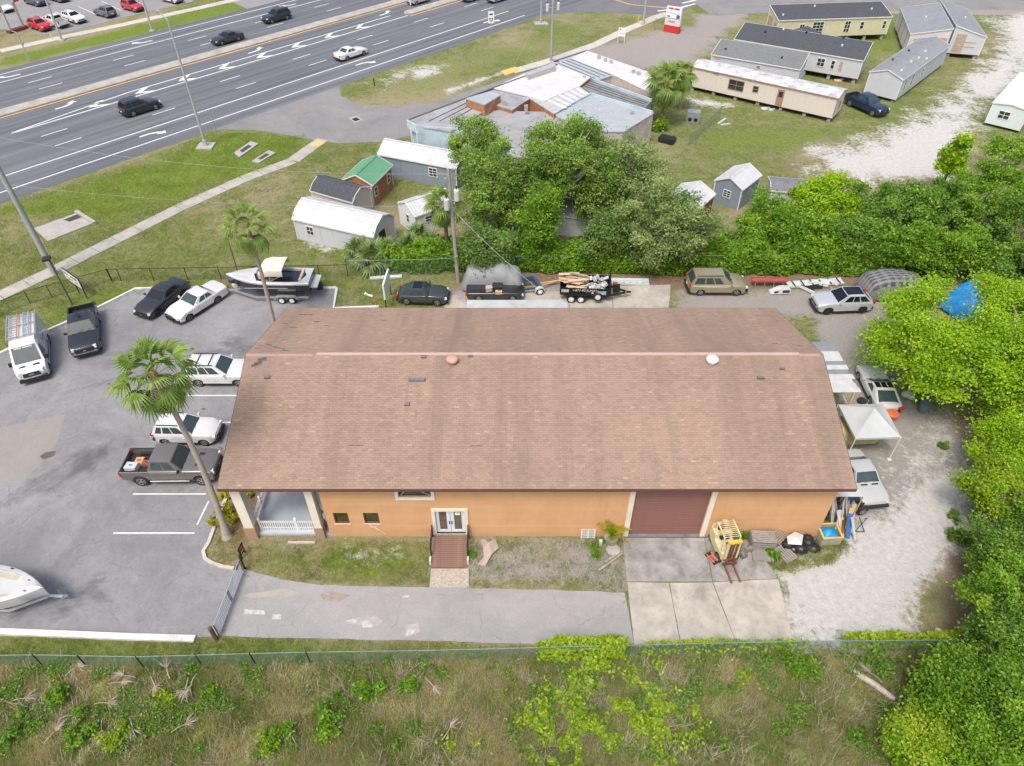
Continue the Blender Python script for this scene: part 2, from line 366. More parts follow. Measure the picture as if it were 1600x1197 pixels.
sheet('intersection', GP([(786, 34), (830, 26), (870, 21), (920, 18.5), (985, 21), (1040, 24), (1068, 17), (1086, 6), (1060, -14), (800, -16), (745, 6)]), .0035, asphalt('intersection_asphalt', (.15, .155, .165), (.21, .215, .225), (.18, .18, .19), .1, .3), .05)

# ---- highway: local x runs along the road, local y across it
RA = R(48.3)
def RS(s, n): return Vector((s * math.cos(RA) - n * math.sin(RA), s * math.sin(RA) + n * math.cos(RA)))
def hwmat():
    m, nt, b = newmat('highway_asphalt')
    tc = nt.nodes.new('ShaderNodeTexCoord'); tc.name = 'TC'; mp = nt.nodes.new('ShaderNodeMapping')
    nt.links.new(tc.outputs['Object'], mp.inputs[0]); mp.inputs['Scale'].default_value = (.025, 1.1, 1)
    st = noise(nt, 1.0, 4, .6, vec=mp.outputs[0]); fine = noise(nt, 16, 3, .8); big = noise(nt, .06, 4, .6)
    c = mix(nt, ramp(nt, st, .35, .65), (.098, .108, .122), (.160, .172, .188))
    c = mix(nt, ramp(nt, big, .35, .65), c, mix(nt, 1.0, c, (1.14, 1.13, 1.12), 'MULTIPLY'))
    c = mix(nt, ramp(nt, fine, .3, .7), mix(nt, 1.0, c, (.85, .85, .85), 'MULTIPLY'), c)
    nt.links.new(c, b.inputs['Base Color']); b.inputs['Roughness'].default_value = .8; b.inputs['Specular IOR Level'].default_value = .3; return m
HW = tag(MB().prism([(-160, 81.2), (112, 81.2), (112, 121.3), (-160, 121.3)], -.3, .004).obj('highway', hwmat(), None, (0, 0, 0), RA), kind='structure')
RW = M('road_white', (.62, .63, .63), .7, 0, .1, 3); RY = M('road_yellow', (.62, .36, .10), .7, 0, .12, 2)
def rline(s0, s1, n0, w=.16, mat=RW, n1=None, name='lane_line'):
    n1 = n0 if n1 is None else n1
    return MB().prism([(s0, n0 - w / 2), (s1, n1 - w / 2), (s1, n1 + w / 2), (s0, n0 + w / 2)], 0, .010).obj(name, mat, HW)
for n in (83.6, 87.2): rline(-160, 97, n, .2)
rline(-160, -40, 98.2, .2); rline(21.5, 84, 98.0, .22); rline(37, 82, 100.1, .22); rline(21.5, 37, 98.1, .22, n1=100.1)
rline(-160, 112, 103.75, .26, RY, name='yellow_line'); rline(-160, 112, 106.55, .26, RY, name='yellow_line'); rline(84, 112, 97.5, .26, RY, name='yellow_line')
rline(-160, 112, 116.3, .2); rline(-160, 112, 119.5, .2)
dash = MB().prism([(0, -.08), (3.05, -.08), (3.05, .08), (0, .08)], 0, .010).mesh('lane_dash', RW)
for k in range(-4, 9):
    for s0, n in ((23.4, 90.7), (23.4, 94.5), (29.5, 110.0), (29.5, 113.4)):
        s = s0 + k * 11.75
        if -60 < s < 100: link('lane_dash', dash, HW, (s, n, 0))
chev = MB().prism([(0, 98.9), (1.5, 100.0), (2.5, 100.0), (1.0, 98.9), (2.5, 98.1), (1.5, 98.1)], 0, .010).mesh('chevron_mark', RW)
for k in range(8): link('chevron_mark', chev, HW, (31 + 6.1 * k, 0, 0))
def arrow_mesh(side):
    P = [(-1.6, -.15), (-.3, -.15), (.55, .15), (.95, .55), (1.35, .45), (1.05, 1.25), (.1, .75), (.5, .66), (.25, .42), (-.4, .18), (-1.6, .15)]
    return MB().prism([(x, y * side) for x, y in P], 0, .010).mesh('turn_arrow', RW)
aL, aR = arrow_mesh(1), arrow_mesh(-1)
for s in (29.6, 57.4, 82.5): link('turn_arrow', aL, HW, (s, 101.5, 0))
for s in (32.6, 64.7, 91.0): link('turn_arrow', aR, HW, (s, 85.8, 0))
for s in (28.5, 47.8, 74.1): link('turn_arrow', aR, HW, (s, 117.6, 0), math.pi)
MEDC = M('median_concrete', (.36, .345, .31), .9, 0, .2, .8, .1, .3)
tag(MB().prism([(-160, 104.05), (112, 104.05), (112, 106.25), (-160, 106.25)], -.1, .15).obj('median_strip', MEDC, None, (0, 0, 0), RA), kind='structure')
tag(MB().prism([(84, 98.9), (85, 97.9), (112, 97.9), (112, 100.0), (85, 100.0)], -.1, .15).obj('traffic_separator', MEDC, None, (0, 0, 0), RA), kind='structure')
# curved lines of the junction
def strip(name, px, wd, z0, z1, mat, parent=None, kind='structure', world=None):
    P = world or [Vector(p) for p in GP(px)]; L, Rr = [], []
    for i, p in enumerate(P):
        d = (P[min(i + 1, len(P) - 1)] - P[max(i - 1, 0)]).normalized(); n = Vector((-d.y, d.x)) * wd / 2
        L.append(p + n); Rr.append(p - n)
    mb = MB()
    for i in range(len(P) - 1): mb.prism([Rr[i][:], Rr[i + 1][:], L[i + 1][:], L[i][:]], z0, z1)
    return tag(mb.obj(name, mat, parent), kind=None if parent else kind)
strip('junction_yellow_line', [(955, -2), (985, 7), (1020, 10.5), (1048, 12.5)], .3, 0, .014, RY)
strip('crosswalk_line', [(1028, 17.5), (1060, 13), (1086, 6)], .5, 0, .014, RW)
strip('crosswalk_line', [(1066, 5), (1080, 2), (1096, -4)], .5, 0, .014, RW)
# ---- pavements (each slab its own piece)
def pavement(name, px, wd, mat, step, parent_kind='structure'):
    P = [Vector(p) for p in GP(px)]; root = tag(link(name, None), kind='structure')
    for i in range(len(P) - 1):
        a, b = P[i], P[i + 1]; n = max(1, round((b - a).length / step)); d = (b - a).normalized(); nn = Vector((-d.y, d.x)) * wd / 2; g = d * .03
        for k in range(n):
            p, q = a.lerp(b, k / n) + g, a.lerp(b, (k + 1) / n) - g
            MB().prism([(p - nn)[:], (q - nn)[:], (q + nn)[:], (p + nn)[:]], -.15, .03 + rnd.uniform(0, .012)).obj('slab', mat, root)
    return root
PAVE = M('pavement_concrete', (.37, .355, .32), .9, 0, .16, .9, .1, .3); PAVE2 = M('pavement_concrete_far', (.47, .45, .40), .9, 0, .12, .9, .1, .15)
pavement('sidewalk', [(-40, 480), (0, 462), (82, 424), (180, 375), (280, 325), (380, 280), (458, 251), (484, 232), (505, 218)], 1.55, PAVE, 2.3)
pavement('far_sidewalk', [(-40, 86), (0, 80), (95, 59), (200, 37), (300, 15), (380, -3)], 1.8, PAVE2, 5)
pavement('motel_sidewalk', [(800, 112), (840, 101), (885, 86), (930, 70), (980, 46), (1000, 38), (1022, 28), (1044, 21)], 1.6, PAVE2, 3)
TACT = M('tactile_yellow', (.62, .42, .14), .8, 0, .15, 4)
sheet('tactile_paving', GP([(484, 228), (496, 220), (509, 223), (500, 229)]), .055, TACT, 0)
sheet('tactile_paving', GP([(783, 112), (806, 105), (812, 110), (790, 118)]), .055, TACT, 0)
# ---- kerbs
KERB = M('white_kerb', (.60, .60, .58), .8, 0, .12, 2, .1, .3); KERB2 = M('old_kerb', (.47, .45, .41), .9, 0, .15, 2, .1, .3)
strip('kerb', [(-60, 581), (0, 553), (75, 517), (100, 506), (150, 483), (212, 452), (250, 450.5), (330, 450)], .2, -.1, .13, KERB)
strip('kerb', [(495, 451), (526, 450.5)], .2, -.1, .13, KERB)
strip('kerb', [(526.5, 451), (521.5, 482.5), (592, 480)], .2, -.1, .13, KERB)
strip('kerb', [(-60, 985), (0, 988), (80, 991), (200, 996), (305, 999)], .34, -.1, .14, KERB)
strip('kerb', [(356, 774), (340, 812), (326, 850), (318, 862), (321, 874), (334, 882), (350, 887), (366, 889)], .2, -.1, .12, KERB2)
# ---- painted bays
for a, b in (((208, 772), (322, 772)), ((177, 833), (304, 833)), ((287, 618), (372, 618)), ((322, 660), (362, 660)), ((308, 820), (326, 783))):
    strip('bay_line', [a, b], .1, 0, .009, RW)
for i in range(8):                                                     # bays of the far lot
    strip('far_bay_line', [(118 + 36 * i, 33 - 8.2 * i), (86 + 36 * i, 18 - 8.2 * i)], .12, 0, .009, RW)
# ---- concrete apron in front of the roller door and slab behind the building
APR = M('apron_concrete', (.27, .265, .255), .92, 0, .42, .7, .15, .65); APR2 = M('apron_concrete_clean', (.375, .352, .312), .92, 0, .24, .8, .1, .42)
ap = tag(link('concrete_apron', None), kind='structure')
for pts, mt in (([(973, 841), (1100, 841), (1113, 909), (979, 909)], APR), ([(980, 910), (1045, 911), (1063, 1006), (991, 1007)], APR2), ([(1046, 911), (1113, 910.5), (1150, 1005), (1064, 1006)], APR2),
                ([(1114, 910), (1216, 905), (1240, 1003), (1151, 1005)], APR2), ([(1101, 841), (1172, 843), (1196, 876), (1215, 904), (1114, 909)], APR)):
    P = [Vector(p) for p in GP(pts)]; c = sum(P, Vector((0, 0))) / len(P); P = [c + (p - c) * .999 for p in P]
    MB().prism(rough(P, .5, .012), -.1, .020 + rnd.uniform(0, .006)).obj('slab', mt, ap)
tag(MB().prism(GP([(968, 831), (1106, 831), (1106, 839.5), (970, 839.5)]), -.1, .06).obj('door_sill', M('dark_sill', (.17, .17, .18), .9, 0, .3, 2), ap))
rs = tag(link('rear_slab', None), kind='structure')
for pts in ([(884, 452), (955, 447), (958, 492), (893, 492)], [(956, 447), (1048, 445), (1044, 492), (959, 492)], [(700, 462), (883, 455), (892, 492), (690, 492)]):
    MB().prism(rough(GP(pts), .5, .05), -.1, .018).obj('slab', APR2, rs)
pad = tag(link('drain_pad', None), kind='structure')
MB().prism(GP([(54, 358), (120, 334), (148, 349), (75, 378)]), -.1, .10).obj('slab', CONC, pad)
strip('drain_rim', [(120, 333), (149, 351)], .35, -.1, .3, CONC, pad)
MB().prism(GP([(100, 345), (122, 336), (128, 341), (110, 348)]), .0, .11).obj('drain_gap', M('drain_dark', (.05, .055, .04), .9), pad)
for px in ([(366, 240), (392, 222), (404, 226), (374, 247)], [(394, 253), (420, 236), (431, 240), (404, 256)]):
    r_ = tag(link('storm_drain', None), kind='structure'); c = sum((Vector(p) for p in GP(px)), Vector((0, 0))) / 4
    MB().prism(GP(px), -.1, .12).obj('slab', CONC, r_)
    MB().prism([(c + (Vector(p) - c) * .5)[:] for p in GP(px)], .1, .125).obj('grate', M('drain_dark'), r_)
mh = tag(link('storm_grate', None), kind='structure')
MB().prism(GP([(545, 185), (557, 181), (567, 187), (555, 192)]), -.1, .012).obj('slab', CONC, mh)
MB().prism(GP([(549, 186), (557, 183.5), (563, 187), (555, 190)]), -.1, .016).obj('grate', BLK, mh)
# concrete wheel stops, broken paint, oil
stain = M('oil_stain', (.10, .085, .075), .8, 0, .4, 3)
for u_, v_ in ((305, 656), (318, 639), (296, 604), (345, 700), (250, 706), (170, 600), (225, 560), (300, 545)): sheet('oil_spot', GP([(u_ - 4, v_), (u_, v_ - 2), (u_ + 4, v_), (u_ + 1, v_ + 2)]), .0085, stain, .08)
sheet('oil_stain', GP([(62, 713), (72, 706), (88, 705), (84, 713), (68, 718)]), .0085, stain, .06)
wl = M('worn_white_paint', (.42, .42, .41), .8, 0, .3, 6)
for px in ([(381, 954), (415, 954), (414, 961), (381, 960)], [(427, 960), (440, 960), (439, 967), (427, 967)], [(540, 967), (556, 966), (558, 972), (541, 973)], [(566, 972), (575, 970), (584, 979), (568, 980)], [(637, 984), (648, 983), (645, 991), (634, 993)], [(630, 930), (640, 930), (639, 934), (629, 934)]):
    sheet('worn_paint_patch', GP(px), .0125, wl, .22)
for px, m_ in (([(500, 929), (512, 923), (535, 925), (548, 932), (530, 938), (508, 936)], M('drive_stain', (.27, .24, .21), .9, 0, .3, 2)), ([(540, 968), (560, 966), (585, 964), (598, 970), (592, 977), (572, 976), (552, 975)], M('drive_patch', (.345, .335, .32), .9, 0, .15, 2)), ([(380, 925), (440, 918), (470, 926), (430, 938), (390, 936)], M('drive_stain2', (.33, .31, .28), .9, 0, .15, 1)), ([(636, 980), (652, 974), (655, 986), (640, 996), (630, 994)], M('drive_patch'))):
    sheet('surface_patch', GP(px), .0105, m_, .35)
# ================================================================ THE ORANGE WAREHOUSE
YF, YBK, YE, YBE, YRG, ZE, ZR = 24.62, 39.4, 24.0, 40.1, 32.05, 5.15, 7.75
XL, XR = -15.76, 18.42
def W(u, v, Y=YF):
    """point of the photograph on the upright plane y = Y: (x, z)"""
    up = (598.5 - v) / CAM_F; dy = _c + up * _s; t = Y / dy
    return ((u - 800) / CAM_F * t, CAM_H + (-_s + up * _c) * t)
WX = lambda u, v=839: G(u, v).x
wx0, wx1 = WX(517), WX(1276)
BW = tag(link('warehouse', None), 'long orange stucco warehouse with brown shingle gable roof and roller door', 'warehouse')
BW.location = (0, 0, 0)
def stucco():
    m, nt, b = newmat('orange_stucco')
    n = noise(nt, .5, 6, .7); f = noise(nt, 30, 4, .8)
    c = ramp(nt, n, .3, .7, (.560, .315, .155), (.630, .372, .200))
    tc = nt.nodes['TC']; mp = nt.nodes.new('ShaderNodeMapping'); nt.links.new(tc.outputs['Object'], mp.inputs[0]); mp.inputs['Scale'].default_value = (1.6, 1, .12)
    st = ramp(nt, noise(nt, 1.2, 5, .75, vec=mp.outputs[0]), .52, .75)
    c = mix(nt, math_(nt, 'MULTIPLY', st, .35), c, (.46, .235, .11))
    mp2 = nt.nodes.new('ShaderNodeMapping'); nt.links.new(tc.outputs['Object'], mp2.inputs[0]); mp2.inputs['Scale'].default_value = (.05, 1, 1.6)
    c = mix(nt, math_(nt, 'MULTIPLY', ramp(nt, noise(nt, 1.5, 4, .6, vec=mp2.outputs[0]), .5, .68), .4), c, (.68, .42, .24))
    sp = nt.nodes.new('ShaderNodeSeparateXYZ'); nt.links.new(tc.outputs['Object'], sp.inputs[0])
    low = ramp(nt, math_(nt, 'ADD', sp.outputs[2], math_(nt, 'MULTIPLY', n, .9)), .55, 1.0, (1, 1, 1), (0, 0, 0))
    c = mix(nt, math_(nt, 'MULTIPLY', low, .30), c, (.42, .27, .16))
    nt.links.new(c, b.inputs['Base Color']); b.inputs['Roughness'].default_value = .92; b.inputs['Specular IOR Level'].default_value = .2
    bump(nt, b, math_(nt, 'ADD', f, n), .35, .02); return m
STUC = stucco()
def wall(x0, x1, z0, z1, y0, y1, holes):
    """wall from boxes round openings (a, b, c, d) = x range and z range"""
    xs = sorted({x0, x1, *[h[0] for h in holes], *[h[1] for h in holes]}); mb = MB()
    for a, b in zip(xs, xs[1:]):
        hs = sorted([(max(h[2], z0), min(h[3], z1)) for h in holes if h[0] <= a + 1e-6 and h[1] >= b - 1e-6]); z = z0
        for c, d in hs + [(z1, z1)]:
            if c > z + 1e-4: mb.box(((a + b) / 2, (y0 + y1) / 2, (z + c) / 2), (b - a, y1 - y0, c - z))
            z = max(z, d)
    return mb
gx0, gx1 = WX(980, 836), WX(1092, 836); gz = 4.55
def wr(u0, v0, u1, v1):
    a = W(u0, v0); b = W(u1, v1); return (a[0], b[0], b[1], a[1])
win_up = (W(623, 777)[0], W(674, 777)[0], W(623, 777)[1], W(623, 777)[1] + 1.25)
win_s = [wr(519.5, 801.5, 547, 818), wr(566.5, 801.5, 594, 818)]
dr = (W(683, 832)[0], W(728, 832)[0], W(683, 833)[1], W(683, 833)[1] + 2.15)
wall(wx0, wx1, -.2, 5.35, YF, YF + .2, [(gx0, gx1, .04, gz), win_up, *win_s, dr]).obj('front_wall', STUC, BW)
mb = MB(); mb.box(((wx0 + wx1) / 2, YBK - .1, 2.6), (wx1 - wx0, .2, 5.4)); mb.obj('rear_wall', STUC, BW)
def gable_end(x, y0=YF + .2, y1=YBK - .2):
    zt = lambda y: ZE + .15 + (ZR - ZE) * (1 - abs(y - YRG) / (YRG - YE))
    pts = [(y0, -.2), (y1, -.2), (y1, zt(y1) - .25), (YRG, ZR - .25), (y0, zt(y0) - .25)]
    m = MB(); m.loft([[(x + d, y, z) for y, z in pts] for d in (-.1, .1)]); return m
gable_end(wx1 - .1).obj('end_wall', STUC, BW); gable_end(wx0 + .1, 30.2).obj('end_wall', STUC, BW)
# interior darkness behind the doors comes from the closed room itself: floor
MB().box(((wx0 + wx1) / 2, 32, .0), (wx1 - wx0 - .4, 14.3, .04)).obj('floor', CONC, BW)
# roller door with slats
DOORB = M('door_brown', (.225, .105, .085), .55, 0, .06, 1.2, 0, .1)
rd = MB().box(((gx0 + gx1) / 2, YF + .16, gz / 2), (gx1 - gx0, .03, gz)).obj('roller_door', DOORB, BW)
sm = MB().loft([[(x, y, z) for y, z in ((0, -.105), (-.016, -.08), (-.016, .08), (0, .105))] for x in (-(gx1 - gx0) / 2, (gx1 - gx0) / 2)], 0, True).mesh('slat', DOORB)
for k in range(21): link('slat', sm, rd, ((gx0 + gx1) / 2, YF + .142, .15 + k * .213))
CREAM = M('cream_trim', (.72, .66, .55), .7, 0, .06, 2, .05, .12)
for x in (gx0 - .14, gx1 + .14): MB().box((x, YF - .03, 2.5), (.30, .10, 5.1)).obj('door_jamb', CREAM, BW)
# windows
wn = MB().box(((win_up[0] + win_up[1]) / 2, YF + .14, (win_up[2] + win_up[3]) / 2), (win_up[1] - win_up[0], .03, win_up[3] - win_up[2])).obj('window', WIN, BW)
fr = MB(); a, b, c, d = win_up
for bx in (((a - .09), YF - .035, (c + d) / 2, .18, .08, d - c + .36), ((b + .09), YF - .035, (c + d) / 2, .18, .08, d - c + .36), ((a + b) / 2, YF - .035, c - .09, b - a, .08, .18), ((a + b) / 2, YF - .035, d + .09, b - a, .08, .18)): fr.box(bx[:3], bx[3:])
fr.obj('frame', WHITE, wn)
MB().bar((a + .1, YF + .10, c + .05), (a + .55, YF + .10, c + .75), .05).obj('brace', GALV, wn); MB().bar((b - .1, YF + .10, c + .05), (b - .75, YF + .10, c + .55), .05).obj('brace', GALV, wn)
BRN = M('brown_frame', (.12, .06, .035), .7)
DIM = M('brown_glass', (.055, .05, .022), .15, 0, .5, 2.5)
for a, b, c, d in win_s:
    wn = MB().box(((a + b) / 2, YF + .13, (c + d) / 2), (b - a, .03, d - c)).obj('window', DIM, BW)
    fr = MB(); t = .07
    for bx in ((a + t / 2, (c + d) / 2, t, d - c), (b - t / 2, (c + d) / 2, t, d - c), ((a + b) / 2, c + t / 2, b - a - 2 * t, t), ((a + b) / 2, d - t / 2, b - a - 2 * t, t)): fr.box((bx[0], YF + .07, bx[1]), (bx[2], .10, bx[3]))
    fr.obj('frame', BRN, wn)
    MB().box(((a + b) / 2, YF - .03, c - .03), (b - a + .1, .06, .05)).obj('sill', M('pink_sill', (.66, .45, .34), .8), wn)
# settlement crack patched with pale filler
ck = [W(577, 819), W(580, 823), W(586, 823), W(588, 826), W(593, 828), W(597, 831), W(602, 834)]
cm = MB()
for (x, z), (x2, z2) in zip(ck, ck[1:]): cm.bar((x, YF - .004, z), (x2, YF - .004, z2), .07, .012)
cm.obj('crack_filler', M('pale_filler', (.66, .58, .46), .9), BW)
# glazed double door
a, b, c, d = dr; mid = (a + b) / 2
for s in (-1, 1):
    x0, x1 = (a, mid - .01) if s < 0 else (mid + .01, b)
    dm = wall(x0, x1, c, d, YF + .08, YF + .13, [(x0 + .20, x1 - .20, c + .25, d - .18)]).obj('door', M('door_blue_white', (.62, .70, .76), .5, 0, .05, 2), BW)
    MB().box(((x0 + x1) / 2, YF + .11, (c + d) / 2 + .03), (x1 - x0 - .4, .012, d - c - .43)).obj('pane', M('door_pane', (.14, .10, .075), .12, 0, .4, 2), dm)
    MB().box((mid + s * .07, YF + .06, c + .95), (.05, .04, .24)).obj('handle', STEEL, dm)
    if s > 0: MB().box(((x0 + x1) / 2, YF + .10, d - .42), (.30, .006, .26)).obj('notice', M('paper', (.70, .76, .70), .8, 0, .15, 14), dm)
fm = MB(); t = .19
fm.box((a - t / 2, YF - .03, (c + d) / 2 - .12), (t, .10, d - c + .24)); fm.box((b + t / 2, YF - .03, (c + d) / 2 - .12), (t, .10, d - c + .24)); fm.box((mid, YF - .03, d + .10), (b - a + 2 * t, .10, .20))
fm.obj('door_surround', CREAM, BW)
MB().box((mid, YF + .05, c - .06), (b - a, .34, .12)).obj('threshold', WOOD, BW)
# ---- porch: floor, two clad columns, picket fences
PF = M('porch_paint', (.40, .455, .505), .6, 0, .12, .45, .05, .25)
px0 = WX(392)
MB().box(((px0 + wx0) / 2 + .2, 28.1, .11), (wx0 - px0 + .2, 6.9, .22)).obj('porch_floor', PF, BW)
MB().box(((px0 + wx0) / 2 + .2, 24.64, .09), (wx0 - px0 + .2, .06, .16)).obj('porch_edge', CONC, BW)
STN = M('column_stone', (.36, .235, .16), .9, 0, .2, 5, .3); 
for x, cw in ((WX(397, 838), .56), (WX(511, 838) - .30, .42)):
    cl = MB().box((x, YF + .12, 3.0), (cw, .60, 4.4)).obj('column', CREAM, BW)
    MB().box((x, YF + .12, .42), (cw + .1, .68, 1.24)).obj('base', STN, cl)
MB().box((px0 + 2, 31.6, 2.6), (wx0 - px0 + .6, .2, 5.4)).obj('porch_wall', STUC, BW)
MB().box((px0 + .2, YF + .12, 5.1), (.5, .5, .2)).obj('beam_end', CREAM, BW)
PKW = M('picket_white', (.80, .80, .80), .5, 0, .03, 2)
def picket_fence(p0, p1, label, gap=.125):
    p0, p1 = Vector(p0), Vector(p1); L = (p1 - p0).length; ang = math.atan2(p1.y - p0.y, p1.x - p0.x)
    r = T('picket_fence', label, 'fence', (p0.x, p0.y, .22), ang)
    for z in (.18, .72): MB().box((L / 2, .03, z), (L, .05, .10)).obj('rail', PKW, r)
    pm = MB(); pm.box((0, 0, .44), (.055, .022, .86)); pm.loft([[(x, y, z) for y in (-.011, .011) for x in ()] or [(-.0275, -.011, .87), (.0275, -.011, .87), (.0275, .011, .87), (-.0275, .011, .87)], [(-.003, -.011, .93), (.003, -.011, .93), (.003, .011, .93), (-.003, .011, .93)]])
    me = pm.mesh('picket', PKW)
    n = int(L / gap)
    for k in range(n): link('picket', me, r, (.06 + k * (L - .12) / (n - 1), -.012, 0))
    po = MB(); po.box((0, 0, .52), (.11, .11, 1.04)); po.loft([[(-.08, -.08, 1.04), (.08, -.08, 1.04), (.08, .08, 1.04), (-.08, .08, 1.04)], [(-.01, -.01, 1.14), (.01, -.01, 1.14), (.01, .01, 1.14), (-.01, .01, 1.14)]])
    pme = po.mesh('post', PKW)
    for k in range(int(L / 2.2) + 1): link('post', pme, r, (min(L, .06 + k * 2.15), .03, 0))
    return r
picket_fence((WX(400, 836) + .28, YF + .30, 0), (wx0 - .62, YF + .30, 0), 'white picket fence along the front edge of the porch')
picket_fence((px0 + .22, 30.9, 0), (px0 + .22, 25.1, 0), 'white picket fence down the left side of the porch')
bs = T('garden_spinner', 'small red round ornament on a stake beside the right porch column', 'ornament', (wx0 - .62, 25.6, .22))
MB().tube([(0, 0, 0), (0, 0, .7)], .02, 6).obj('stake', STEEL, bs); MB().dome((0, 0, .85), (.17, .05, .22), 12, 6, 0, True).obj('disc', M('faded_red', (.55, .11, .08), .6), bs)
# ---- roof: every shingle tab is real geometry
def shingle_mat():
    m, nt, b = newmat('roof_shingle'); a = attr(nt, 'rnd').outputs['Fac']
    c = ramp(nt, a, .0, .55, (.258, .184, .142), (.308, .222, .172))
    c = mix(nt, ramp(nt, a, .90, 1.0), c, (.385, .295, .225))
    big = noise(nt, .16, 5, .7, dist=.5); c = mix(nt, ramp(nt, big, .35, .7), c, mix(nt, 1.0, c, (1.18, 1.16, 1.14), 'MULTIPLY'))
    tc = nt.nodes['TC']; mp = nt.nodes.new('ShaderNodeMapping'); nt.links.new(tc.outputs['Object'], mp.inputs[0]); mp.inputs['Scale'].default_value = (.9, .06, .06)
    st = noise(nt, .8, 4, .65, vec=mp.outputs[0]); c = mix(nt, math_(nt, 'MULTIPLY', ramp(nt, st, .45, .7), .5), c, (.185, .14, .115))
    f = noise(nt, 60, 3, .8); c = mix(nt, ramp(nt, f, .2, .8), mix(nt, 1.0, c, (.85, .85, .85), 'MULTIPLY'), c)
    nt.links.new(c, b.inputs['Base Color']); b.inputs['Roughness'].default_value = .95; b.inputs['Specular IOR Level'].default_value = .2; return m
SHG = shingle_mat()
SLf = math.hypot(YRG - YE, ZR - ZE); SLb = math.hypot(YBE - YRG, ZR - ZE)
def roof_pt(x, d, side, h=0.0):
    """d metres up the slope from the eave; side -1 front, 1 rear; h above the deck"""
    L = SLf if side < 0 else SLb; run = (YRG - YE) if side < 0 else (YBE - YRG)
    cy, cz = run / L, (ZR - ZE) / L
    y = YE + d * cy if side < 0 else YBE - d * cy
    return (x, y + (cz * h if side > 0 else -cz * h), ZE + d * cz + cy * h)
def shingles():
    V, F, A = [], [], []
    q = NP.random(60000); qi = 0
    for side, L in ((-1, SLf), (1, SLb)):
        n = int(L / .138)
        for i in range(n):
            d0 = i * L / n; d1 = d0 + L / n + .01; off = (i % 2) * .17 + q[qi % 60000] * .03; x = XL - off; k = 0
            base = q[(qi * 7 + 3) % 60000] * .12
            while x < XR - .02:
                xa, xb = max(XL, x + .004), min(XR, x + .296); qi += 1
                r = q[qi % 60000] * .88 + base
                jig = (q[(qi * 3) % 60000] - .5) * .006; lift = .014 + q[(qi * 5) % 60000] * .006
                o = len(V)
                V += [roof_pt(xa, d0 + jig, side, 0), roof_pt(xb, d0 + jig, side, 0), roof_pt(xa, d0 + jig, side, lift), roof_pt(xb, d0 + jig, side, lift), roof_pt(xa, d1, side, .004), roof_pt(xb, d1, side, .004)]
                F += [(o, o + 1, o + 3, o + 2), (o + 2, o + 3, o + 5, o + 4)] if side < 0 else [(o + 2, o + 3, o + 1, o), (o + 4, o + 5, o + 3, o + 2)]
                A += [r * .7, r]; x += .302
    me = npmesh('shingles', np.array(V), np.array(F), SHG, {'rnd': ('FACE', np.array(A))})
    return me
prof = [(YE, ZE - .16), (YRG, ZR - .16), (YBE, ZE - .16), (YBE, ZE), (YRG, ZR), (YE, ZE)]
roof = MB().loft([[(x, y, z) for y, z in prof] for x in (XL, XR)]).obj('roof', M('roof_deck', (.2, .13, .11), .9), BW)
tag(link('shingles', shingles(), roof), kind='stuff')
FAS = M('fascia_brown', (.12, .055, .045), .6)
MB().box(((XL + XR) / 2, YE - .02, ZE - .10), (XR - XL + .02, .035, .19)).obj('fascia', FAS, roof)
MB().box(((XL + XR) / 2, YBE + .02, ZE - .10), (XR - XL + .02, .035, .19)).obj('fascia', FAS, roof)
for x in (XL - .018, XR + .018):
    MB().loft([[(x + dx, y, z + .012) for y, z in prof] for dx in (-.017, .017)]).obj('barge_board', FAS, roof)
rx0, rx1 = G(495, 551, ZR + .05).x, G(1247, 551, ZR + .05).x
RV = M('ridge_vent_pink', (.43, .31, .26), .55, 0, .08, 1)
MB().loft([[(x, YRG - .13, ZR - .02), (x, YRG - .115, ZR + .06), (x, YRG, ZR + .10), (x, YRG + .115, ZR + .06), (x, YRG + .13, ZR - .02)] for x in (rx0, rx1)]).obj('ridge_vent', RV, roof)
capm = MB().loft([[(-.16, -.17, -.045), (-.16, 0, .012), (-.16, .17, -.045)], [(.16, -.17, -.055), (.16, 0, .002), (.16, .17, -.055)]], 0, False, False).mesh('ridge_cap', M('ridge_cap', (.33, .23, .185), .95, 0, .15, 3))
for x0_, x1_ in ((XL, rx0), (rx1, XR)):
    k = int((x1_ - x0_) / .3)
    for j in range(k): link('ridge_cap', capm, roof, (x0_ + .16 + j * (x1_ - x0_ - .2) / k, YRG, ZR + .022))
def on_roof(u, v):
    """roof point seen at (u, v): front slope below the ridge line, rear slope above"""
    side = -1 if v > 551 else 1
    lo, hi = 0.0, SLf if side < 0 else SLb
    for _ in range(40):
        d = (lo + hi) / 2; p = Vector(roof_pt(0, d, side)); dep = p.y * _c - (p.z - CAM_H) * _s; vv = 598.5 - CAM_F * (p.y * _s + (p.z - CAM_H) * _c) / dep
        if (vv > v) == (side < 0): lo = d
        else: hi = d
    p = Vector(roof_pt(0, d, side)); dep = p.y * _c - (p.z - CAM_H) * _s
    return Vector(((u - 800) / CAM_F * dep, p.y, p.z)), side
tilt = math.atan2(ZR - ZE, YRG - YE)
VENT = M('vent_grey', (.14, .145, .16), .5, .2)
for u, v, wd, dp in ((735, 557, .3, .14), (662, 558, .32, .2), (652, 594, 1.0, .22), (636, 632, .32, .22), (418, 590, .34, .2), (1187, 591, .34, .2), (1222, 577, .3, .14), (1192, 592, .2, .1)):
    p, sd_ = on_roof(u, v); o = MB().box((0, 0, .06), (wd, dp, .12), 0, 0, .85).obj('roof_vent', VENT, roof, p); o.rotation_euler = (tilt if sd_ < 0 else -tilt, 0, 0)
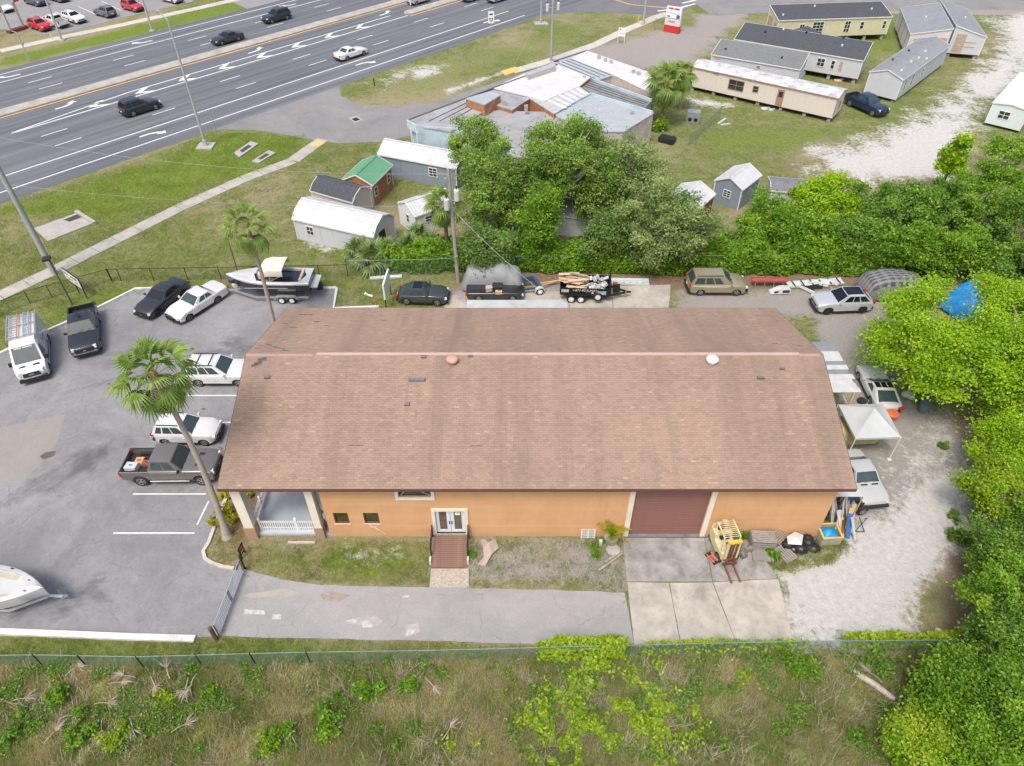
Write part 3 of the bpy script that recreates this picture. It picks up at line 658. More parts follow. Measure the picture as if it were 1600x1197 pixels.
for u, v, mt, nm in ((707, 566, M('vent_pink', (.50, .29, .225), .6), 'dome_vent'), (1112, 566, M('vent_white', (.80, .80, .80), .4), 'dome_vent')):
    p, sd_ = on_roof(u, v)
    o = MB().tube([(0, 0, 0), (0, 0, .2)], .24, 16).tube([(0, 0, .2), (0, 0, .26)], [.36, .36], 18).dome((0, 0, .26), (.36, .36, .17), 18, 5).obj(nm, mt, roof, p, 0, 40)
BARE = M('bare_underlay', (.10, .085, .08), .9, 0, .4, 5)
for u, v, wd, dp, an in ((478, 492, .95, .1, 0), (495, 503, .35, .1, .1), (458, 512, .5, .12, -.25), (510, 509, .35, .08, 0), (601, 501, .35, .06, 0), (446, 506, .3, .08, 0), (420, 539, .5, .1, -.5), (436, 544, .9, .1, -.45), (447, 548, .5, .1, -.35), (410, 562, .5, .25, .3), (403, 568, .45, .2, .2), (398, 571, .4, .12, .3), (408, 540, .3, .06, 0), (402, 545, .3, .06, 0), (1211, 537, .3, .08, 0), (1251, 541, .35, .08, 0), (1188, 493, .6, .06, 0), (556, 696, .8, .04, 0), (744, 697, .7, .04, 0)):
    p, sd_ = on_roof(u, v); o = MB().box((0, 0, .014), (wd, dp, .02), an).obj('bare_patch', BARE, roof, p); o.rotation_euler = (tilt if sd_ < 0 else -tilt, 0, 0)
# ---- ramp, rails and path at the double door
rp = T('wooden_ramp', 'brown boarded ramp with handrails at the double door', 'ramp', (0, 0, 0))
ra, rb = WX(676, 860), WX(731, 860); zt_, yt = dr[2] - .02, YF - .13; yb = G(700, 887).y; DECK = M('deck_board', (.20, .115, .085), .75, 0, .25, 3, .1, .25)
nb = 17
for k in range(nb):
    t = (k + .5) / nb; y = yt + (yb - yt) * t; z = zt_ + (.05 - zt_) * t
    o = MB().box((0, 0, 0), (rb - ra, abs(yb - yt) / nb - .012, .04)).obj('deck_board', DECK, rp, ((ra + rb) / 2, y, z)); o.rotation_euler = (math.atan2(zt_ - .05, yt - yb), 0, 0)
for x in (ra + .03, rb - .03):
    MB().prism([(x - .03, yb), (x + .03, yb), (x + .03, yt), (x - .03, yt)], -.1, [.02, .02, zt_ - .04, zt_ - .04]).obj('stringer', WOOD, rp)
    s = -1 if x < (ra + rb) / 2 else 1
    for y, z in ((yt - .1, zt_), (yb + .75, .15)): MB().box((x + s * .05, y, z + .5), (.07, .07, 1.05)).obj('rail_post', STEEL, rp)
    mb = MB()
    for h in (1.0, .55): mb.bar((x + s * .05, yt, zt_ + h), (x + s * .05, yb + .7, .15 + h), .05)
    mb.obj('handrail', STEEL, rp)
    MB().box((x + s * .08, yb + .35, .18), (.08, .3, .36)).obj('newel', WHITE, rp)
pt = tag(link('ramp_path', None), kind='structure')
PEB = M('pebble_concrete', (.38, .335, .28), .95, 0, .35, 9, .4)
MB().prism(GP([(675, 889), (731, 889), (731, 918), (673, 918)]), -.1, .03).obj('slab', PEB, pt)
for a_, b_ in (((674.5, 889), (672.5, 918)), ((731.5, 889), (731.5, 918)), ((673, 918), (731, 918))): strip('edging', [a_, b_], .07, -.1, .05, CONC, pt)
# ---- lean-to, corner awning at the right-hand end
lt = T('lean_to', 'lean-to of striped white and grey metal sheets on posts against the right end wall', 'lean-to')
A_, B_, C_, D_ = G(1268, 534, 3.5), G(1298, 534, 3.1), G(1341, 613, 3.1), G(1300, 613, 3.5)
SHW, SHGY = M('sheet_white', (.52, .525, .52), .5, .0, .08, 2, 0, .2), M('sheet_grey', (.26, .285, .30), .5, .2, .12, 2, 0, .2)
def ribbed(mb, a, b, c, d, n, h=.03):
    """ribbed sheet a-b-c-d; ribs run from edge a-d to edge b-c"""
    nrm = (b - a).cross(d - a).normalized(); nrm = nrm if nrm.z > 0 else -nrm; rows = []
    for k in range(n * 2 + 1):
        t = k / (n * 2); up = nrm * (h if k % 2 else 0); rows.append([a.lerp(d, t) + up, b.lerp(c, t) + up])
    mb.loft([[r[0] for r in rows] + [r[0] - nrm * .01 for r in rows[::-1]], [r[1] for r in rows] + [r[1] - nrm * .01 for r in rows[::-1]]]); return mb
for k, (t0, t1, mt) in enumerate(((0, .11, SHGY), (.11, .2, SHGY), (.2, .30, SHW), (.30, .40, SHW), (.40, .48, SHGY), (.48, .57, SHW), (.57, .66, SHGY), (.66, .75, SHW), (.75, .83, SHW), (.83, .91, SHW), (.91, 1, SHW))):
    e = rnd.uniform(0, .35); dv = (B_ - A_).normalized() * e; z = Vector((0, 0, .012 * (k % 2)))
    ribbed(MB(), A_.lerp(D_, t0) + z, B_.lerp(C_, t0) + dv + z, B_.lerp(C_, t1) + dv + z, A_.lerp(D_, t1) + z, 3, .02).obj('roof_sheet', mt, lt)
for q in (B_, B_.lerp(C_, .5), C_): MB().bar((q.x - .25, q.y, 0), (q.x - .25, q.y, q.z - .05), .1).obj('post', WOODN, lt)
MB().bar(C_ + Vector((-.25, 0, -1.3)), C_ + Vector((-1.0, 0, -.1)), .09).obj('brace', WOODN, lt)
MB().bar(B_ + Vector((-.25, 0, -.1)), C_ + Vector((-.25, 0, -.1)), .1).obj('beam', WOODN, lt)
aw = T('corner_awning', 'small white metal awning over the junk at the right front corner', 'awning')
a, b, c, d = G(1300, 755, 2.9), G(1330, 755, 2.6), G(1352, 776, 2.6), G(1312, 776, 2.9)
a.x = d.x = wx1 + .03
ribbed(MB(), a, b, c, d, 5, .02).obj('awning_sheet', SHW, aw)
for q in (b, c): MB().bar((q.x - .08, q.y + .05, 0), (q.x - .08, q.y + .05, q.z - .03), .06).obj('post', WOODN, aw)
# ================================================================ VEHICLES
def wheel_meshes(r, wd, style):
    key = (r, wd, style)
    if key in wheel_meshes.c: return wheel_meshes.c[key]
    n = 20; prof = [(.62 * r, -wd / 2 + .015), (.9 * r, -wd / 2), (r, -wd / 2 + .05), (r, wd / 2 - .05), (.9 * r, wd / 2), (.62 * r, wd / 2 - .015)]
    rings = [[(q * math.cos(2 * math.pi * k / n), y, q * math.sin(2 * math.pi * k / n)) for k in range(n)] for q, y in prof]
    ty = MB().loft(rings, 0, True).mesh('tyre', RUB, 35)
    rim = MB(); R0 = .64 * r; y = wd / 2 - .01
    for s in (1, -1):
        yy = y * s
        rings = [[(q * math.cos(2 * math.pi * k / n), yy + o * s, q * math.sin(2 * math.pi * k / n)) for k in range(n)] for q, o in ((R0, .005), (R0 * .9, .02), (R0 * .84, -.04))]
        rim.loft(rings, 0, False); rim.loft([rings[2], [(x * .02, yy - .04 * s, z * .02) for x, _, z in rings[2]]], 1, False)
        ns = {'white': 8}.get(style, 5)
        for k in range(ns):
            a = 2 * math.pi * k / ns; w1 = .16 if style != 'white' else .3
            P = [(R0 * .14 * math.cos(a + d * 1.2), R0 * .14 * math.sin(a + d * 1.2)) for d in (-.5, .5)] + [(R0 * .87 * math.cos(a + d), R0 * .87 * math.sin(a + d)) for d in (w1, -w1)]
            rim.loft([[(px, yy - .02 * s, pz) for px, pz in P], [(px, yy + .012 * s, pz) for px, pz in P]], 0)
        rim.loft([[(R0 * .2 * math.cos(2 * math.pi * k / 10), yy - .02 * s, R0 * .2 * math.sin(2 * math.pi * k / 10)) for k in range(10)], [(R0 * .17 * math.cos(2 * math.pi * k / 10), yy + .02 * s, R0 * .17 * math.sin(2 * math.pi * k / 10)) for k in range(10)]], 0)
    mt = {'white': RIMW, 'black': RIMB, 'steel': M('steel_rim', (.16, .16, .165), .5, .4)}.get(style, RIM)
    rm = rim.mesh('rim', [mt, BLK]); wheel_meshes.c[key] = (ty, rm); return ty, rm
wheel_meshes.c = {}
def add_wheel(parent, x, y, r, wd=.22, style='alloy', z=None, rx=0):
    ty, rm = wheel_meshes(r, wd, style)
    o = link('wheel', ty, parent, (x, y, r if z is None else z)); link('rim', rm, o)
    if rx: o.rotation_euler = (rx, 0, 0)
    return o
def body_profile(S, top, x0, x1, arches, sill=.26):
    """closed side outline: top goes rear -> front; arches = list of (x, r)"""
    low = [(x1 - .04, sill + .02)]
    for ax, r in sorted(arches, reverse=True):
        low += [(ax + r * math.cos(t), r * .88 + r * math.sin(t)) for t in [math.pi * k / 8 for k in range(9)] if r * .88 + r * math.sin(t) > sill][0:0]
        pts = [(ax + r * math.cos(math.pi * k / 10), S['r'] + r * math.sin(math.pi * k / 10)) for k in range(11)]
        low += [(ax + r * .96, sill)] + pts + [(ax - r * .96, sill)]
    low += [(x0 + .04, sill + .06)]
    return top + low
def loft_body(top, low_profile, hw, x0, x1, zc=.5, ztop=1.0, crown=.03, tumble=.10, nose=.20):
    mb = MB(); secs = [(-1, -tumble, .0), (-.94, -.02, .02), (-.5, crown * .7, 0), (.5, crown * .7, 0), (.94, -.02, 0), (1, -tumble, 0)]
    rings = []
    for yf, dz, _ in secs:
        ring = []
        for x, z in low_profile:
            t = max(0, (z - zc) / max(.05, ztop - zc)); zz = z + dz * min(1, t)
            ex = max(0, (x - (x1 - .55)) / .55); er = max(0, ((x0 + .45) - x) / .45)
            xx = x - nose * (abs(yf) ** 4) * ex + nose * .7 * (abs(yf) ** 4) * er
            yy = yf * hw * (1 - .05 * ex * ex - .03 * er * er)
            if t <= 0 and abs(yf) == 1 and z < .45: yy *= .985
            ring.append((xx, yy, zz))
        rings.append(ring)
    n = len(low_profile); nt_ = len(top); mats = []
    vs = [p for r in rings for p in r]; fs = []
    for i in range(len(rings) - 1):
        for k in range(n):
            a, b = i * n + k, i * n + (k + 1) % n
            fs.append((a, b, b + n, a + n)); mats.append(0 if k < nt_ else 1)
    fs += [tuple(range(n))[::-1], tuple(range((len(rings) - 1) * n, len(rings) * n))]; mats += [0, 0]
    mb.add(vs, fs, mats); return mb
def bil(q, u, v):
    a, b, c, d = q; return a.lerp(b, u).lerp(d.lerp(c, u), v)
def panel(q, u0, u1, v0, v1, off=.01, th=.008, out=None):
    """thin raised plate on quad a b c d (u along a-b, v along a-d)"""
    P = [bil(q, u0, v0), bil(q, u1, v0), bil(q, u1, v1), bil(q, u0, v1)]
    nrm = (P[1] - P[0]).cross(P[3] - P[0]).normalized()
    if out is not None and nrm.dot(out) < 0: nrm = -nrm
    m = MB(); m.loft([[p + nrm * (off - th) for p in P], [p + nrm * off for p in P]]); return m
def bevel(o, w):
    b = o.modifiers.new('round', 'BEVEL'); b.width = w; b.segments = 2; b.limit_method = 'ANGLE'; b.angle_limit = R(28)
def car(name, label, S, col, loc, rz, cat=None, group=None, style='alloy', glass=None, metal=0.0, detail=True, roofcol=None, cutrear=False):
    g = glass or GLASS; t = T(name, label, cat or name.replace('_', ' '), loc, rz, group)
    mt = col if hasattr(col, 'name') else paint(name + str(tuple(round(c, 3) for c in col)), col, metal)
    wb, fo, ro, Wd, H, r = S['wb'], S['fo'], S['ro'], S['W'], S['H'], S['r']
    x1, x0, hw = wb / 2 + fo, -wb / 2 - ro, Wd / 2
    xw, xt, xr, xb = S['xw'], S['xt'], S['xr'], S['xb']; hood, cowl, deck, tail = S['hood'], S['cowl'], S['deck'], S['tail']
    bed = S.get('bed'); lift = S.get('lift', 0); sill = .27 + lift
    rear_end = xb - .03 if bed else x0
    if bed: top = [(rear_end, sill + .1), (rear_end, deck), (xw, cowl)]
    else: top = [(x0 + .06, sill + .12), (x0, tail * .62), (x0 + .03, tail * .9), (x0 + .12, tail), (xb, deck), (xw, cowl)]
    top += [((xw + x1) / 2 + .1, (cowl + hood) / 2 + .035), (x1 - .30, hood), (x1 - .08, hood - .07), (x1, hood - .24), (x1 - .01, sill + .12)]
    ar = r * 1.13
    arches = [(wb / 2, ar)] + ([] if bed else [(-wb / 2, ar)])
    prof = body_profile(dict(r=r), top, rear_end, x1, arches, sill)
    bo = loft_body(top, prof, hw, x0 if not bed else rear_end - 2, x1, sill + .25, cowl, .03, S.get('tumble', .10), S.get('nose', .22)).obj('body', [mt, BLK], t, smooth=60); bevel(bo, .05)
    # greenhouse
    bw, rw = hw * .94, hw * S.get('rw', .76); zb = -.03
    A = [Vector((xw, s * bw, cowl + zb)) for s in (-1, 1)]; B = [Vector((xb, s * bw, deck + zb)) for s in (-1, 1)]
    C_ = [Vector((xt, s * rw, H - .05)) for s in (-1, 1)]; D_ = [Vector((xr, s * rw, H - .05)) for s in (-1, 1)]
    cab = MB(); nu = 6
    cab.add([A[0], A[1], C_[1], C_[0]], [(0, 1, 2, 3)]); cab.add([B[0], B[1], D_[1], D_[0]], [(3, 2, 1, 0)])
    cab.add([A[0], B[0], D_[0], C_[0]], [(3, 2, 1, 0)]); cab.add([A[1], B[1], D_[1], C_[1]], [(0, 1, 2, 3)])
    rf = MB(); rows = []
    for i in range(nu + 1):
        a, b = C_[0].lerp(D_[0], i / nu), C_[1].lerp(D_[1], i / nu); row = []
        for k in range(nu + 1):
            p = a.lerp(b, k / nu); u, v = 2 * i / nu - 1, 2 * k / nu - 1
            p = p + Vector((0, 0, .055 * (1 - u ** 4) * (1 - v ** 4) + .0)); row.append(p)
        rows.append(row)
    vs = [p for r_ in rows for p in r_]; rf.add(vs, [(i * (nu + 1) + k, i * (nu + 1) + k + 1, (i + 1) * (nu + 1) + k + 1, (i + 1) * (nu + 1) + k) for i in range(nu) for k in range(nu)])
    bevel(cab.obj('pillars', mt, t, smooth=60), .035); ro_ = rf.obj('roof', roofcol or mt, t, smooth=60)
    up = Vector((0, 0, 1)); fw = Vector((1, 0, .4))
    panel([A[0], A[1], C_[1], C_[0]], .05, .95, .06, .95, .012, out=fw).obj('windscreen', g, t)
    rg = S.get('rg', (.08, .92, .12, .92))
    if rg: panel([B[0], B[1], D_[1], D_[0]], *rg, .012, out=Vector((-1, 0, .3))).obj('rear_window', g, t)
    for s, k in ((-1, 0), (1, 1)):
        q = [A[k], B[k], D_[k], C_[k]]
        for u0, u1 in S['wins']: panel(q, u0, u1, .16, .90, .012, out=Vector((0, s, .2))).obj('side_window', g, t)
        if detail:
            dz0, dz1 = sill + .10, min(cowl, deck) - S.get('tumble', .10) - .09
            for dx0, dx1 in S['doors']:
                MB().loft([[(dx0, s * (hw - .02), dz0), (dx1, s * (hw - .02), dz0), (dx1, s * (hw - .02), dz1), (dx0, s * (hw - .02), dz1)], [(dx0 + .012, s * (hw + .010), dz0 + .012), (dx1 - .012, s * (hw + .010), dz0 + .012), (dx1 - .012, s * (hw + .010), dz1 - .01), (dx0 + .012, s * (hw + .010), dz1 - .01)]][::s]).obj('door', mt, t)
                MB().box((dx0 + .16, s * (hw + .022), dz1 - .08), (.18, .025, .03)).obj('door_handle', S.get('handle', mt), t)
            m = MB(); m.box((xw - .18, s * (hw + .10), cowl + .10), (.12, .22, .15), 0, 0, .8); m.obj('mirror', S.get('mirror', BLK if S.get('darkmirror') else mt), t)
            MB().box(((wb / 2 - ar - wb / 2 + ar) / 2, s * (hw - .03), sill + .03), (wb - 2 * ar - .02, .07, .10)).obj('side_skirt', BLK, t)
        hl = S.get('hl', (.34, .15)); yl = hw * .72; xo = x1 - .13
        m = MB(); m.box((xo - .05, s * yl, hood - .16), (.2, hl[0] * .9, hl[1] * .9), -s * .32, 0, .8); m.obj('headlight', LAMP, t)
        tz = S.get('tz', tail - .18); tl = S.get('tl', (.30, .18))
        m = MB(); m.box((x0 + (.05 if bed else .11), s * hw * (.93 if bed else .76), tz), (.14, tl[0], tl[1]), 0 if bed else s * .2); m.obj('tail_light', RED, t)
    gh = S.get('grille', (.55, .16)); MB().box((x1 - .035, 0, hood - .30), (.07, Wd * gh[0], gh[1]), 0, 0, .96).obj('grille', BLK, t)
    if detail:
        MB().box((x1 - .035, 0, hood - .30), (.085, .22, .07)).obj('badge', CHR, t)
        MB().box((x1 - .05, 0, sill + .12), (.14, Wd * .84, .17)).obj('front_bumper', S.get('bumper', BLK), t)
        MB().box((x0 + .05, 0, sill + .15), (.14, Wd * .82, .18)).obj('rear_bumper', S.get('bumper', BLK), t)
        MB().box((x0 + .0, 0, S.get('pz', tail * .66)), (.03, .31, .15)).obj('number_plate', WHITE, t)
        m = MB(); m.bar(A[0].lerp(A[1], .35) + Vector((.02, 0, .04)), A[0].lerp(A[1], .55).lerp(C_[0].lerp(C_[1], .55), .22) + Vector((.03, 0, .03)), .02, .015); m.obj('wiper', BLK, t)
        m = MB(); m.bar(A[0].lerp(A[1], .68) + Vector((.02, 0, .04)), A[0].lerp(A[1], .86).lerp(C_[0].lerp(C_[1], .86), .22) + Vector((.03, 0, .03)), .02, .015); m.obj('wiper', BLK, t)
    tw = hw - .13
    for wx in (wb / 2, -wb / 2):
        for s in (-1, 1): add_wheel(t, wx, s * tw, r, S.get('tyre', .22), style)
    for rx_ in S.get('rails', ()):
        for s in (-1, 1): MB().bar((xt - .15, s * rw * .93, H + .045), (xr + .12, s * rw * .93, H + .045), .045).obj('roof_rail', BLK, t)
        break
    for cx in S.get('bars', ()): MB().bar((cx, -rw * .93, H + .06), (cx, rw * .93, H + .06), .05, .035).obj('roof_bar', BLK, t)
    if S.get('sunroof'):
        a, b = S['sunroof']; MB().box(((a + b) / 2, 0, H + .01), (abs(b - a), rw * 1.5, .012)).obj('sunroof', GLASS_T, t)
    if bed:
        xa, xz = rear_end - .02, x0; fl = sill + .42; topz = deck - .02; yb = hw - .06
        lowp = [(xa, sill + .05)] + [(-wb / 2 + ar * math.cos(math.pi * k / 10), r + ar * math.sin(math.pi * k / 10)) for k in range(11)] + [(xz + .03, sill + .15)]
        P = [(xz, topz - .02), (xa, topz)] + lowp; bm_ = MB()
        for s in (-1, 1):
            ys = (s * (hw), s * (hw - .02), s * (hw - .11)); rings = [[(x, s * hw * .985 if z < sill + .3 else s * hw, z - (.03 if z > topz - .1 else 0)) for x, z in P], [(x, s * (hw - .04), z) for x, z in P], [(x, s * (hw - .11), z) for x, z in P]]
            bm_.loft(rings if s < 0 else rings[::-1])
        bm_.box((xa - .03, 0, (fl + topz) / 2), (.05, 2 * hw - .24, topz - fl))
        bm_.obj('bed', mt, t); lin = MB(); lin.box(((xa + xz) / 2, 0, fl), (xa - xz - .1, 2 * hw - .23, .05)); lin.box(((xa + xz) / 2, 0, fl - .25), (xa - xz - .1, 1.0, .4)); lin.obj('bed_floor', BLK, t)
        for s in (-1, 1): MB().box((-wb / 2, s * (hw - .22), fl + .12), (2 * ar, .22, .22), 0, 0, .92).obj('wheel_arch', BLK, t)
        MB().box((xz + .03, 0, (sill + .3 + topz) / 2), (.06, 2 * hw - .16, topz - sill - .3)).obj('tailgate', mt, t)
        for s in (-1, 1): MB().box(((xa + xz) / 2, s * (hw - .055), topz + .012), (xa - xz - .05, .10, .02)).obj('bed_rail', BLK, t)
    return t
def wheels_at(front, rear, tw, near=1):
    """centre and heading from the two near-side tyre contacts seen in the photograph; near = +1 if they are on the left of the vehicle"""
    f, r_ = G(*front), G(*rear); d = (f - r_).normalized(); left = Vector((-d.y, d.x, 0))
    c = (f + r_) / 2 - left * near * tw / 2; return (c.x, c.y, 0.006), math.atan2(d.y, d.x)
SEDAN = dict(wb=2.85, fo=.95, ro=1.1, W=1.86, H=1.46, r=.335, xw=.72, xt=-.02, xr=-1.02, xb=-1.62, hood=.80, cowl=.98, deck=1.02, tail=1.0, wins=((.20, .50), (.54, .84)), doors=((-.10, .95), (-1.05, -.13)))
SUV = dict(nose=.36, tumble=.12, wb=2.86, fo=.92, ro=1.02, W=1.98, H=1.76, r=.375, xw=.78, xt=.0, xr=-2.05, xb=-2.32, hood=.98, cowl=1.12, deck=1.10, tail=1.06, wins=((.14, .38), (.41, .62), (.66, .92)), doors=((-.12, .95), (-1.08, -.15)), rails=(1,), tz=1.0, rw=.72)
CUV = dict(rw=.70, wb=2.56, fo=.88, ro=.86, W=1.80, H=1.62, r=.335, xw=.70, xt=-.05, xr=-1.72, xb=-2.0, hood=.93, cowl=1.06, deck=1.06, tail=1.0, wins=((.17, .44), (.47, .71), (.75, .92)), doors=((-.12, .9), (-.98, -.15)), rails=(1,), tz=.96)
PICK = dict(wb=3.68, fo=.95, ro=1.15, W=2.02, H=1.90, r=.41, xw=.92, xt=.32, xr=-1.02, xb=-1.18, hood=1.10, cowl=1.20, deck=1.22, tail=1.2, wins=((.18, .50), (.54, .90)), doors=((-.05, 1.02), (-1.05, -.08)), bed=True, tz=1.0, tl=(.16, .36), lift=.10, tumble=.07, nose=.14, hl=(.36, .24), grille=(.62, .3), tyre=.28, darkmirror=True, pz=.7)
HATCH = dict(CUV, H=1.55, wb=2.5)
def S(base, **kw): d = dict(base); d.update(kw); return d
ZERO = Vector((0, 0, 0))
# ---- parked in the lot
l, a = wheels_at((158, 548), (155, 500), 1.75, 1)
blk = car('pickup_truck', 'black pickup truck parked nose out beside the white van, bed empty', S(PICK, nose=.2), (.022, .024, .029), l, a, 'pickup truck', metal=.2)
MB().bar((-.9, -.1, 1.98), (-.2, .1, 1.99), .10, .05).bar((-.2, -.02, 1.99), (-.15, .22, 1.99), .1, .05).obj('roof_antenna', BLK, blk)
MB().box((2.73, 0, .62), (.12, 1.7, .16), 0, 0, .97).obj('bumper_trim', CHR, blk)
l, a = wheels_at((243, 498), (292, 459), 1.58, 1)
car('sedan', 'black four door sedan between the black pickup and the white sedan', S(SEDAN, r=.34), (.020, .021, .024), l, a, 'car', style='black', glass=GLASS_T)
l, a = wheels_at((295, 502), (342, 472), 1.62, 1)
sd4 = car('sedan', 'white four door sedan with black steel wheels and a push bar at its nose', S(SEDAN, W=1.95, ro=1.35, xb=-1.55, deck=1.04), (.58, .58, .575), l, a, 'car', style='steel')
mb = MB()
for y in (-.35, .35): mb.bar((2.5, y, .3), (2.52, y, .95), .06)
for z in (.45, .75, .93): mb.bar((2.52, -.4, z), (2.52, .4, z), .05)
mb.obj('push_bar', BLK, sd4)
l, a = wheels_at((373, 603), (316, 603), 1.66, -1)
car('suv', 'white family SUV with dark roof bars, nose under the roof edge', S(SUV, bars=(-.45, -1.35)), (.60, .60, .605), l, a, 'car')
l, a = wheels_at((322, 696), (262, 695), 1.55, -1)
car('crossover', 'white compact crossover beside the grey pickup', S(CUV, tumble=.14, nose=.42), (.60, .605, .61), l, a, 'car')
l, a = wheels_at((322, 757), (222, 758), 1.86, -1)
gp = car('pickup_truck', 'lifted grey crew cab pickup with tools in its bed and chrome side steps', S(PICK, wb=3.75, lift=.22, r=.44, H=2.05, hood=1.24, cowl=1.34, deck=1.34, tail=1.32, tz=1.1, tyre=.32), (.175, .165, .155), l, a, 'pickup truck', metal=.35)
for s in (-1, 1): MB().tube([(1.2, s * 1.08, .52), (-1.25, s * 1.08, .52)], .05, 8).obj('side_step', CHR, gp)
for y in (-.45, .45): MB().box((1.75, y, 1.345), (.34, .22, .02)).obj('bonnet_vent', BLK, gp)
for nm, lab, cat, dx, dy, dz, dims, mt in (('tool_case', 'white lidded tool case at the tailgate end of the grey pickup bed', 'case', -2.45, -.40, 1.05, (.72, .52, .36), WHITE), ('plywood_box', 'orange plywood box in the middle of the grey pickup bed', 'box', -2.15, .1, .98, (.5, .5, .26), M('ply_orange', (.52, .30, .15), .8, 0, .2, 5)), ('red_toolbox', 'dull red toolbox by the cab end of the grey pickup bed', 'box', -1.65, -.05, .96, (.5, .34, .22), M('dull_red', (.30, .07, .055), .6))):
    p = Matrix.Rotation(a, 4, 'Z') @ Vector((dx, dy, 0)) + Vector(l)
    o = T(nm, lab, cat, (p.x, p.y, 1.0 - .06), a + rnd.uniform(-.15, .15))
    MB().box((0, 0, dims[2] / 2 - .02), (dims[0], dims[1], dims[2] - .04), 0, 0, .97).obj('case', mt, o); MB().box((0, 0, dims[2] - .02), (dims[0] + .03, dims[1] + .03, .06), 0, 0, .94).obj('lid', M('grey_lid', (.45, .5, .52), .5) if nm == 'tool_case' else mt, o)
    MB().box((0, 0, dims[2] + .02), (.24, .05, .03)).obj('handle', BLK, o)
